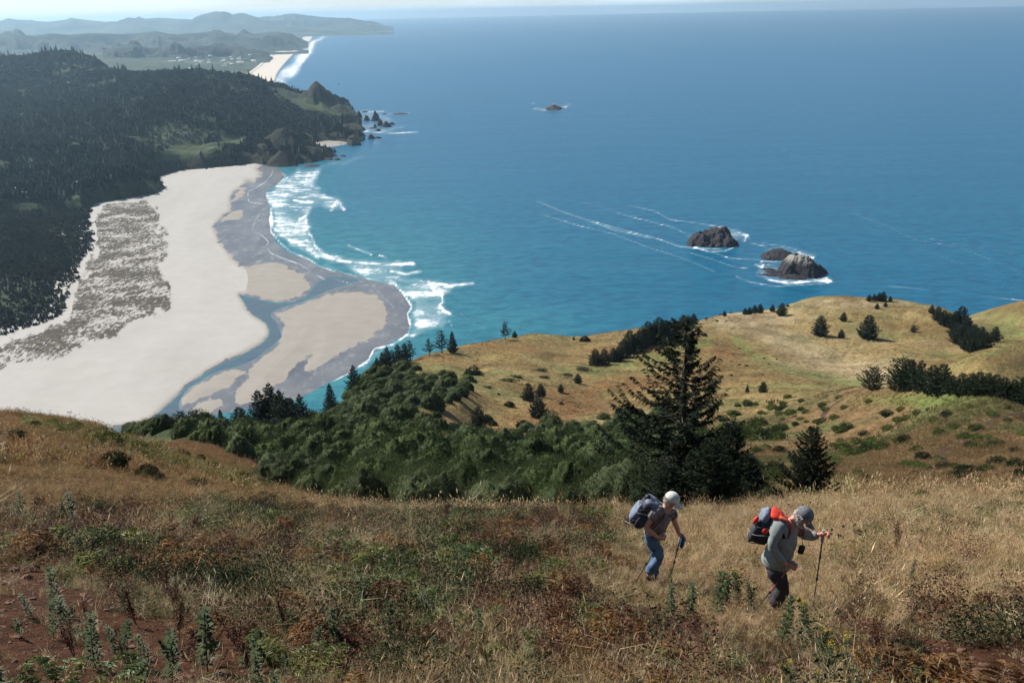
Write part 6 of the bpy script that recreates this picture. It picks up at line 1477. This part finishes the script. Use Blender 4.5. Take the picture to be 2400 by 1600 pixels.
def hand_pts(wrist, d, curl, side, s=1.0):
    """palm and five bent fingers closed round a grip; d: forearm direction, curl: direction the fingers close"""
    wrist = np.array(wrist); d = unit(np.array(d, float)); curl = unit(np.array(curl, float)); w = unit(np.cross(d, curl))*side
    out = []; palm = wrist+d*0.055*s
    fing = []
    for k, L in enumerate((0.9, 1.0, 0.95, 0.75)):
        b = wrist+d*0.085*s+w*(0.030-0.020*k)*s
        fing.append([b, b+(d*0.7+curl*0.7)*0.030*L*s, b+(d*0.35+curl*1.5)*0.034*L*s, b+(-d*0.35+curl*1.75)*0.030*L*s])
    tb_ = wrist+d*0.03*s+w*0.030*s
    fing.append([tb_, tb_+(w*0.7+curl*0.8+d*0.3)*0.028*s, tb_+(w*0.35+curl*1.5+d*0.7)*0.030*s])
    return palm, fing
def person(name, X0, Y0, sx, sz, J, rad, label, u, v, mats, female):
    p0 = gpt(u, v); az_ = math.atan2(p0.x, p0.y)
    e1 = np.array([math.cos(az_), -math.sin(az_), 0]); e2 = np.array([math.sin(az_), math.cos(az_), 0]); o_ = np.array([0, 0, H]); pp = np.array(p0)
    def P(q):                    # a surveyed joint at depth q[2] beside the figure's own upright plane
        d = ray(1440+q[0]/4.356, 1110+q[1]/4.356); t_ = ((pp-o_)@e2+q[2])/(d@e2); w = o_+d*t_-pp
        return np.array([w@e1, w@e2, w[2]])
    j = {k: P(q) for k, q in J.items() if k[0] != '_'}
    root = bpy.data.objects.new('person', None); C.objects.link(root); root.location = p0; root.rotation_euler = (0, 0, -az_); tag(root, label, 'person')
    b = []
    def add(p, r, par): b.append((np.array(p), r, par)); return len(b)-1
    hip = (j['hipn']+j['hipf'])/2; mid = (hip+j['chest'])/2
    i0 = add(hip, 0.12, None); i1 = add(mid, 0.12, i0); i2 = add(j['chest'], 0.12, i1); i3 = add(j['neck'], 0.058, i2)
    hd = j['head']; up = unit(hd-j['neck']); f = unit(np.array(J['_face'])) if '_face' in J else np.array([1, 0, 0])
    i4 = add(j['neck']*0.35+hd*0.65-f*0.01, (0.068, 0.072), i3); i5 = add(hd, (0.082, 0.092), i4); i6 = add(hd+up*0.07, (0.070, 0.078), i5)
    nose = add(hd+f*0.100-up*0.012, 0.012, i5)
    chin = add(hd+f*0.062-up*0.085, 0.028, i4)
    for s_ in (-1, 1):
        yv = unit(np.cross(up, f)); add(hd+yv*s_*0.088-up*0.01, 0.013, i5)
    for sd_ in ('n', 'f'):
        a = add(j['sh'+sd_], 0.056, i2); c_ = add((j['sh'+sd_]+j['el'+sd_])/2, 0.046, a); e = add(j['el'+sd_], 0.040, c_); fm_ = add(j['el'+sd_]*0.6+j['wr'+sd_]*0.4, 0.040, e); w = add(j['wr'+sd_], 0.026, fm_)
        d = unit(j['wr'+sd_]-j['el'+sd_]); palm, fing = hand_pts(j['wr'+sd_], j['ha'+sd_]-j['wr'+sd_], (0.25, 0.9 if sd_ == 'n' else -0.9, -0.35), 1 if sd_ == 'n' else -1, 1.0 if female else 1.12)
        pi = add(palm, (0.036, 0.022), w)
        for fg in fing:
            q = pi
            for m_ in fg[0:]: q = add(m_, 0.0105 if female else 0.0115, q)
        a = add(j['hip'+sd_], 0.085, i0); k_ = add(j['kn'+sd_], 0.056, a); c_ = add(j['kn'+sd_]*0.6+j['an'+sd_]*0.4+np.array([-0.02, 0, 0]), 0.052, k_); an = add(j['an'+sd_], 0.035, c_)
        add(j['an'+sd_]+np.array([0.11, 0, -0.05]), 0.032, an)
    V, E, R = chain(b)
    o = link('body', skin_mesh('body', V, E, R, mats['skin']), root)
    # shirt
    t = []
    def ad(p, r, par): t.append((np.array(p), r, par)); return len(t)-1
    k = rad
    s00 = ad(j['hem']+(hip-j['hem'])*0.25-unit(j['belly']-j['hem'])*0.07, tuple(q*1.02 for q in k['hem']), None); s0 = ad(j['hem'], k['hem'], s00); s1 = ad(j['belly'], k['belly'], s0); s2 = ad(j['chest'], k['chest'], s1); s3 = ad(j['chest']*0.45+j['neck']*0.55, (0.115, 0.10), s2); ad(j['neck']*0.85+j['chest']*0.15, 0.075, s3)
    for sd_ in ('n', 'f'):
        a = ad(j['sh'+sd_], 0.082, s2 if True else s3); m_ = ad((j['sh'+sd_]*0.45+j['el'+sd_]*0.55), 0.072 if female else 0.076, a)
        if not female:
            e = ad(j['el'+sd_], 0.066, m_); e2 = ad(j['el'+sd_]*0.5+j['wr'+sd_]*0.5, 0.056, e); ad(j['wr'+sd_]*0.9+j['el'+sd_]*0.1, 0.040, e2)
    V, E, R = chain(t); link('shirt', skin_mesh('shirt', V, E, R, mats['shirt'], 2, 0, 0.022, 0.10, 5), root)
    t.clear()
    wu = unit(j['belly']-hip); h0 = ad(hip+wu*0.13, tuple(q*0.86 for q in k['hips']), None); h1 = ad(hip+wu*0.03, k['hips'], h0); ad(hip-wu*0.08, tuple(q*0.80 for q in k['hips']), h1)
    roots = [0]
    for sd_ in ('n', 'f'):
        roots.append(len(t)); a0 = ad(j['hip'+sd_]*0.9+hip*0.1+wu*0.03, k['thigh']*0.9, None)
        a = ad(j['hip'+sd_]-np.array([0, 0, 0.07]), k['thigh'], a0); m_ = ad(j['hip'+sd_]*0.45+j['kn'+sd_]*0.55, k['thigh']*0.86, a); kn = ad(j['kn'+sd_], k['knee'], m_); c_ = ad(j['kn'+sd_]*0.5+j['an'+sd_]*0.5+np.array([-0.015, 0, 0]), k['knee']*0.95, kn); ad(j['an'+sd_]+np.array([0, 0, 0.03]), k['knee']*0.85, c_)
    V, E, R = chain(t); link('trousers', skin_mesh('trousers', V, E, R, mats['trousers'], 2, roots, 0.022, 0.09, 9), root)
    for sd_ in ('n', 'f'):
        t.clear(); an = j['an'+sd_]; a = ad(an+np.array([0, 0, 0.02]), 0.050, None); c_ = ad(an+np.array([0.0, 0, -0.045]), 0.052, a); q = ad(an+np.array([0.09, 0, -0.055]), (0.045, 0.036), c_); ad(an+np.array([0.15, 0, -0.062]), (0.040, 0.026), q)
        V, E, R = chain(t); link('boot', skin_mesh('boot', V, E, R, M_BOOT, 2), root)
    # cap: crown and peak
    up2 = unit(np.array(J['_cap'])); yv = unit(np.cross(up2, f)); fw = unit(np.cross(yv, up2))
    Bm = np.stack([fw, yv, up2], 1)
    cm = MB(); n1, n2 = 20, 9; th = np.linspace(0, 2*math.pi, n1, endpoint=False)
    rings = []
    for q in range(n2):
        a = q/(n2-1)*math.pi/2; rr_ = math.cos(a)**0.8 if q < n2-1 else 0.02; rings.append(np.stack([np.cos(th)*0.110*rr_, np.sin(th)*0.096*rr_, np.full(n1, 0.102*math.sin(a)**1.1)], -1))
    Vc = np.concatenate(rings); i0_ = np.arange(n2-1)[:, None]*n1+np.arange(n1)[None]; i1_ = np.arange(n2-1)[:, None]*n1+(np.arange(n1)[None]+1) % n1
    cen = hd+up2*0.028
    cap_o = link('cap', None, root) if False else None
    cm.add(Vc@Bm.T+cen, np.stack([i0_, i1_, i1_+n1, i0_+n1], -1).reshape(-1, 4))
    cap_o = link('cap', cm.mesh('cap', mats['cap'], True), root)
    pm = MB(); g1 = np.linspace(-1, 1, 9); g2 = np.linspace(0, 1, 5); gy, gx = np.meshgrid(g1, g2)
    px_ = 0.105*np.sqrt(np.maximum(1-(gy*0.72)**2, 0))+gx*0.100*(1-gy**2*0.75); py_ = gy*0.078; pz_ = -0.010-gx*0.026-gy**2*0.018
    for dz in (0, 0.005):
        Vp = np.stack([px_, py_, pz_+dz], -1).reshape(-1, 3)@Bm.T+cen; ii = np.arange(45).reshape(5, 9)
        pm.add(Vp, np.stack([ii[:-1, :-1], ii[:-1, 1:], ii[1:, 1:], ii[1:, :-1]], -1).reshape(-1, 4))
    link('peak', pm.mesh('peak', mats['cap']), cap_o)
    # hair below the cap
    r = np.random.default_rng(3); hm_ = MB(); m = 1500; D = unit(r.normal(size=(m, 3))); k_ = (D@fw < 0.25) & (D@up2 < 0.35) & (D@up2 > -0.75); D = D[k_]
    Ph = hd+D*np.array([0.092, 0.092, 0.092]); hm_.quads(leaves(Ph, D*0.45-up2*0.9+r.normal(0, 0.35, D.shape), 0.030, 0.010, r))
    link('hair', hm_.mesh('hair', M_HAIR if female else M_BEARD), root)
    if not female:
        bmn = MB(); m = 900; D = unit(r.normal(size=(m, 3))); Pb = hd+f*0.055-up*0.085+D*np.array([0.045, 0.055, 0.05]); bmn.quads(leaves(Pb, D*0.5-up*0.9, 0.028, 0.010, r)); link('beard', bmn.mesh('beard', M_BEARD), root)
    return root, j, p0, az_

def toworld(p0, az_, q):
    q = np.array(q); c, s = math.cos(-az_), math.sin(-az_)
    return np.array([p0.x+c*q[0]-s*q[1], p0.y+s*q[0]+c*q[1], p0.z+q[2]])
def pole(p0, az_, hand, tip, label, m_up, m_low, ledge=0.13):
    A = toworld(p0, az_, hand); B = toworld(p0, az_, tip); B[2] = float(ground(B[0], B[1]))
    d = unit(A-B); top = A+d*ledge
    e = bpy.data.objects.new('trekking_pole', None); C.objects.link(e); e.location = B; tag(e, label, 'trekking pole')
    L = np.linalg.norm(top-B)
    def tb(nm, a, b, ra, rb, mt): m = MB(); m.tube([d*a, d*(a+b)/2, d*b], [ra, (ra+rb)/2, rb], 8); link(nm, m.mesh(nm, mt, False), e)
    tb('shaft', 0.0, L*0.42, 0.006, 0.007, m_low); tb('shaft', L*0.40, L-0.13, 0.009, 0.010, m_up); tb('clamp', L*0.395, L*0.43, 0.015, 0.015, M_DARK); tb('clamp', L*0.66, L*0.69, 0.016, 0.016, M_DARK)
    tb('grip', L-0.15, L, 0.017, 0.021, M_GRIP); tb('basket', 0.05, 0.06, 0.035, 0.035, M_DARK)
    return e
def supblob(mb, c, Bm, rx, ry, rz, e=0.6, n=18, m=12, amp=0.03, seed=1):
    th = np.linspace(0, 2*math.pi, n, endpoint=False); ph = np.linspace(-math.pi/2, math.pi/2, m)
    T, Ph = np.meshgrid(th, ph); sp = lambda a: np.sign(a)*np.abs(a)**e
    V = np.stack([rx*sp(np.cos(Ph))*sp(np.cos(T)), ry*sp(np.cos(Ph))*sp(np.sin(T)), rz*sp(np.sin(Ph))], -1)
    V = V*(1+amp*fbm(T*40+Ph*9, Ph*50, 30, 3, seed)*3)[..., None]
    V = V.reshape(-1, 3)@np.array(Bm).T+c; i = np.arange(n*m).reshape(m, n); i2 = np.roll(i, -1, 1)
    mb.add(V, np.stack([i[:-1], i2[:-1], i2[1:], i[1:]], -1).reshape(-1, 4))
def strap(mb, pts, w, t=0.008, wd=(0, 1, 0)):
    P = smooth(pts, 6, False); T = unit(np.gradient(P, axis=0)); W = np.array(wd, float)[None]-T*(T@np.array(wd, float))[:, None]; W = unit(W); Nn = np.cross(T, W)
    q = np.stack([P+W*w/2+Nn*t, P-W*w/2+Nn*t, P-W*w/2-Nn*t, P+W*w/2-Nn*t], 1); n = len(P); i = np.arange(n*4).reshape(n, 4); i2 = np.roll(i, -1, 1)
    mb.add(q.reshape(-1, 3), np.stack([i[:-1], i2[:-1], i2[1:], i[1:]], -1).reshape(-1, 4))

# left hiker
JW = {'hipn': (365, 630, -0.09), 'hipf': (385, 640, 0.09), 'chest': (480, 420, 0.0), 'neck': (530, 345, 0.0), 'head': (580, 268, 0.0), 'shn': (425, 375, -0.15), 'shf': (580, 400, 0.13), 'eln': (318, 545, -0.20), 'elf': (628, 520, 0.16), 'wrn': (440, 645, -0.20), 'wrf': (662, 615, 0.16), 'han': (520, 655, -0.20), 'haf': (690, 650, 0.16),
      'knn': (470, 845, -0.09), 'knf': (430, 865, 0.09), 'ann': (345, 1035, -0.10), 'anf': (400, 1075, 0.10), 'hem': (400, 610, 0), 'belly': (440, 530, 0), '_face': (0.80, -0.22, -0.56), '_cap': (0.48, -0.08, 0.87)}
W_, jw, pw_, aw = person('person', 380, 1105, 680, 572, JW, {'hem': (0.150, 0.135), 'belly': (0.150, 0.140), 'chest': (0.150, 0.135), 'hips': (0.150, 0.13), 'thigh': 0.098, 'knee': 0.076},
   'left hiker in a pale cap, mauve-grey t-shirt and blue jeans, leaning on two poles', 1524, 1364, {'skin': M_SKIN, 'shirt': M_TEE, 'trousers': M_JEAN, 'cap': M_CAPW}, True)
pole(pw_, aw, jw['han']*0.55+jw['wrn']*0.45+np.array([0.0, 0.03, 0]), (-0.22, -0.16, 0), 'blue-grey pole in the left hiker\'s nearer hand', M_POLEB, M_POLE, 0.05)
pole(pw_, aw, jw['haf']*0.55+jw['wrf']*0.45, (0.27, 0.12, 0), 'black pole in the left hiker\'s farther hand', M_POLE, M_POLE, 0.05)
e = bpy.data.objects.new('backpack', None); C.objects.link(e); e.location = pw_; e.rotation_euler = (0, 0, -aw); tag(e, 'slate-blue and charcoal backpack worn by the left hiker', 'backpack')
ax = unit(np.array([0.52, 0, 0.85])); bk = np.cross(ax, [0, 1, 0]); Bp = np.stack([-bk, np.array([0, 1.0, 0]), ax], 1)
if Bp[0, 0] > 0: pass
cpk = (jw['chest']+jw['belly'])/2+np.array([-0.225, -0.03, 0.13])
m = MB(); supblob(m, cpk, Bp, 0.115, 0.145, 0.23, 0.62, amp=0.05, seed=4); link('bag', m.mesh('bag', M_PACKD, True), e)
m = MB(); supblob(m, cpk+ax*0.20+np.array([0.02, 0, 0]), Bp, 0.11, 0.135, 0.055, 0.7, amp=0.08, seed=6); link('lid', m.mesh('lid', M_PACKG, True), e)
m = MB(); supblob(m, cpk+np.array([-0.09, -0.02, 0.03]), Bp, 0.06, 0.12, 0.15, 0.6, amp=0.09, seed=8); link('pocket', m.mesh('pocket', M_PACKG, True), e)
m = MB(); supblob(m, cpk+np.array([-0.03, -0.15, -0.07]), Bp, 0.075, 0.04, 0.11, 0.8, amp=0.06, seed=9); link('pocket', m.mesh('pocket', M_PACKD, True), e)
m = MB(); supblob(m, cpk+ax*0.27+np.array([-0.09, 0, 0.01]), Bp, 0.04, 0.05, 0.05, 0.9); link('rolled_jacket', m.mesh('rolled_jacket', M_DARK, True), e)
for s_, sh in ((-1, 'shn'), (1, 'shf')):
    m = MB(); q = jw[sh]*0.75+jw['neck']*0.25; strap(m, [cpk+ax*0.15+np.array([0.10, s_*0.08, 0.02]), q+np.array([-0.03, 0, 0.068]), q+np.array([0.065, s_*0.01, 0.03]), q+np.array([0.085, s_*0.03, -0.10]), cpk+np.array([0.16, s_*0.16, -0.16])], 0.05, 0.006); link('strap', m.mesh('strap', M_STRAPG), e)
m = MB(); q = jw['chest']; strap(m, [q+np.array([0.13, -0.10, 0.04]), q+np.array([0.16, 0, 0.02]), q+np.array([0.13, 0.12, 0.03])], 0.022, 0.006, (0, 0, 1)); link('chest_strap', m.mesh('chest_strap', M_DARK), e)
for k in range(4):
    m = MB(); q = cpk+ax*(0.16-0.10*k); strap(m, [q+np.array([0.02, -0.165, 0]), q+np.array([-0.12, -0.15, -0.02+0.04*(k % 2)]), q+np.array([-0.185, 0, -0.03])], 0.009, 0.002, tuple(ax)); link('cord', m.mesh('cord', M_STRAPG if k % 2 else M_DARK), e)
# dark blue wrist cover dangling from the farther pole hand
q = toworld(pw_, aw, jw['haf']); m = MB(); supblob(m, np.zeros(3), np.eye(3), 0.032, 0.03, 0.095, 0.8, amp=0.05); tag(link('wrist_cover', m.mesh('wrist_cover', M_BLUE, True), None, tuple(q+np.array([0.0, -0.03, -0.06])), (0.1, 0.1, 0)), 'dark blue pouch hanging from the left hiker\'s farther hand', 'pouch')

# right hiker
JM = {'hipn': (1640, 950, -0.10), 'hipf': (1660, 960, 0.10), 'chest': (1745, 585, 0.0), 'neck': (1830, 470, 0.0), 'head': (1925, 430, 0.0), 'shn': (1672, 520, -0.17), 'shf': (1850, 560, 0.15), 'eln': (1600, 745, -0.25), 'elf': (2010, 650, 0.20), 'wrn': (1755, 925, -0.22), 'wrf': (2085, 618, 0.20), 'han': (1850, 955, -0.22), 'haf': (2170, 610, 0.20),
      'knn': (1740, 1165, -0.11), 'knf': (1700, 1140, 0.11), 'ann': (1625, 1375, -0.12), 'anf': (1625, 1330, 0.12), 'hem': (1640, 885, 0), 'belly': (1705, 760, 0), '_face': (0.80, -0.20, -0.62), '_cap': (0.66, -0.10, 0.75)}
Mn, jm, pm_, am = person('person', 1640, 1425, 749, 622, JM, {'hem': (0.190, 0.175), 'belly': (0.215, 0.185), 'chest': (0.175, 0.160), 'hips': (0.165, 0.15), 'thigh': 0.115, 'knee': 0.090},
   'right hiker with white beard, grey cap and grey-green long sleeves, bent over two poles', 1816, 1434, {'skin': M_SKINR, 'shirt': M_SHIRT, 'trousers': M_TROU, 'cap': M_CAPG}, False)
pole(pm_, am, jm['han']*0.55+jm['wrn']*0.45+np.array([0.0, 0.03, 0]), (-0.25, -0.18, 0), 'red and black pole in the right hiker\'s nearer hand', M_POLER, M_POLE, 0.05)
pole(pm_, am, jm['haf']*0.55+jm['wrf']*0.45, (0.44, 0.05, 0), 'long black pole planted ahead by the right hiker', M_POLE, M_POLE, 0.05)
e = bpy.data.objects.new('backpack', None); C.objects.link(e); e.location = pm_; e.rotation_euler = (0, 0, -am); tag(e, 'red and charcoal backpack with red straps worn by the right hiker', 'backpack')
ax = unit(np.array([0.40, 0, 0.90])); bk = np.cross(ax, [0, 1, 0]); Bp = np.stack([-bk, np.array([0, 1.0, 0]), ax], 1)
cpk = (jm['chest']+jm['belly'])/2+np.array([-0.215, -0.02, 0.155])
m = MB(); supblob(m, cpk, Bp, 0.110, 0.14, 0.225, 0.62, amp=0.05, seed=14); link('bag', m.mesh('bag', M_PACKD, True), e)
m = MB(); supblob(m, cpk+ax*0.205+np.array([0.04, 0, 0]), Bp, 0.085, 0.125, 0.038, 0.7, amp=0.08, seed=16); link('lid', m.mesh('lid', M_RED, True), e)
m = MB(); supblob(m, cpk+ax*0.17+np.array([-0.085, -0.01, 0.01]), Bp, 0.06, 0.12, 0.085, 0.75, amp=0.06, seed=19); link('pocket', m.mesh('pocket', M_PACKG, True), e)
m = MB(); supblob(m, cpk+np.array([-0.10, -0.02, -0.03]), Bp, 0.06, 0.12, 0.16, 0.6, amp=0.09, seed=18); link('pocket', m.mesh('pocket', M_PACKD, True), e)
m = MB(); supblob(m, cpk+np.array([0.0, -0.155, 0.03]), Bp, 0.035, 0.02, 0.04, 0.85, amp=0.06, seed=21); link('side_pocket', m.mesh('side_pocket', M_RED, True), e)
m = MB(); supblob(m, cpk+np.array([-0.12, -0.10, 0.13]), Bp, 0.028, 0.03, 0.055, 0.85, amp=0.06, seed=22); link('side_pocket', m.mesh('side_pocket', M_RED, True), e)
for s_, sh in ((-1, 'shn'), (1, 'shf')):
    m = MB(); q = jm[sh]*0.72+jm['neck']*0.28; strap(m, [cpk+ax*0.15+np.array([0.12, s_*0.08, 0.0]), q+np.array([-0.03, 0, 0.075]), q+np.array([0.07, s_*0.01, 0.035]), q+np.array([0.10, s_*0.02, -0.10]), cpk+np.array([0.19, s_*0.17, -0.16])], 0.058, 0.007); link('strap', m.mesh('strap', M_STRAPR), e)
for k in range(3):
    m = MB(); q = cpk+ax*(0.10-0.12*k); strap(m, [q+np.array([0.06, -0.17, 0]), q+np.array([-0.12, -0.16, -0.02]), q+np.array([-0.20, 0, -0.03])], 0.010, 0.002, tuple(ax)); link('cord', m.mesh('cord', M_STRAPG if k == 1 else M_DARK), e)
q = toworld(pm_, am, jm['chest']+np.array([0.20, -0.10, -0.16])); m = MB(); m.add(*boxv(-0.03, 0.03, -0.022, 0.022, -0.05, 0.05)); m.tube([(0, 0, 0.05), (-0.03, 0, 0.15), (-0.06, 0.02, 0.26)], 0.004, 5)
tag(link('pouch', m.mesh('pouch', M_DARK), None, tuple(q), (0, 0.2, 0)), 'small black pouch dangling from the right hiker\'s neck', 'pouch')

# party of five far down the slope
M_FARS = [cloth('mustard_jacket', (0.50, 0.33, 0.05)), cloth('brown_jacket', (0.11, 0.07, 0.055)), cloth('dark_red_jacket', (0.16, 0.05, 0.05)), cloth('black_jacket', (0.04, 0.04, 0.05)), cloth('purple_grey_jacket', (0.10, 0.07, 0.10))]
for k, (u, v, lb) in enumerate([(1796, 944, 'far hiker in mustard yellow, leftmost of the tiny party on the slope'), (1808, 943, 'far hiker in brown, second from the left in the tiny party'), (1814, 944, 'far hiker in dark red, third from the left in the tiny party'), (1822, 943, 'far hiker in black, fourth from the left in the tiny party'), (1837, 939, 'far hiker in purplish grey, rightmost and apart from the tiny party')]):
    p = gpt(u, v); st = 0.14 if k % 2 else 0.08
    pts = [((0, 0, 0.95), 0.12, None), ((0, 0, 1.25), 0.13, 0), ((0, 0, 1.45), 0.10, 1), ((0, 0, 1.53), 0.05, 2), ((0.01, 0, 1.62), 0.085, 3), ((0.01, 0, 1.70), 0.08, 4),
           ((0, 0.19, 1.40), 0.055, 2), ((0.03, 0.25, 1.12), 0.045, 6), ((0.14, 0.24, 0.92), 0.035, 7), ((0, -0.19, 1.40), 0.055, 2), ((-0.05, -0.25, 1.12), 0.045, 9), ((0.02, -0.26, 0.88), 0.035, 10),
           ((0, 0.09, 0.88), 0.09, 0), ((st, 0.09, 0.48), 0.065, 12), ((st*0.7, 0.09, 0.07), 0.045, 13), ((st*0.7+0.13, 0.09, 0.04), 0.035, 14), ((0, -0.09, 0.88), 0.09, 0), ((-st*0.4, -0.09, 0.48), 0.065, 16), ((-st, -0.09, 0.07), 0.045, 17), ((-st+0.13, -0.09, 0.04), 0.035, 18)]
    root = bpy.data.objects.new('person', None); C.objects.link(root); root.location = p; root.rotation_euler = (0, 0, random.uniform(1.2, 2.2)); tag(root, lb, 'person')
    V, E, R = chain(pts); link('body', skin_mesh('body', V, E, R, M_SKIN, 1), root)
    jk = [((0, 0, 0.88), 0.16, None), ((0, 0, 1.2), 0.165, 0), ((0, 0, 1.44), 0.13, 1), ((0, 0.20, 1.40), 0.08, 2), ((0.03, 0.26, 1.12), 0.07, 3), ((0.12, 0.25, 0.95), 0.055, 4), ((0, -0.20, 1.40), 0.08, 2), ((-0.05, -0.26, 1.12), 0.07, 6), ((0.01, -0.26, 0.93), 0.055, 7)]
    V, E, R = chain(jk); link('jacket', skin_mesh('jacket', V, E, R, M_FARS[k], 1), root)
    tr = [((0, 0, 0.92), 0.15, None), ((0, 0.09, 0.84), 0.11, 0), ((st, 0.09, 0.48), 0.085, 1), ((st*0.7, 0.09, 0.12), 0.07, 2), ((0, -0.09, 0.84), 0.11, 0), ((-st*0.4, -0.09, 0.48), 0.085, 4), ((-st, -0.09, 0.12), 0.07, 5)]
    V, E, R = chain(tr); link('trousers', skin_mesh('trousers', V, E, R, M_TROU, 1), root)
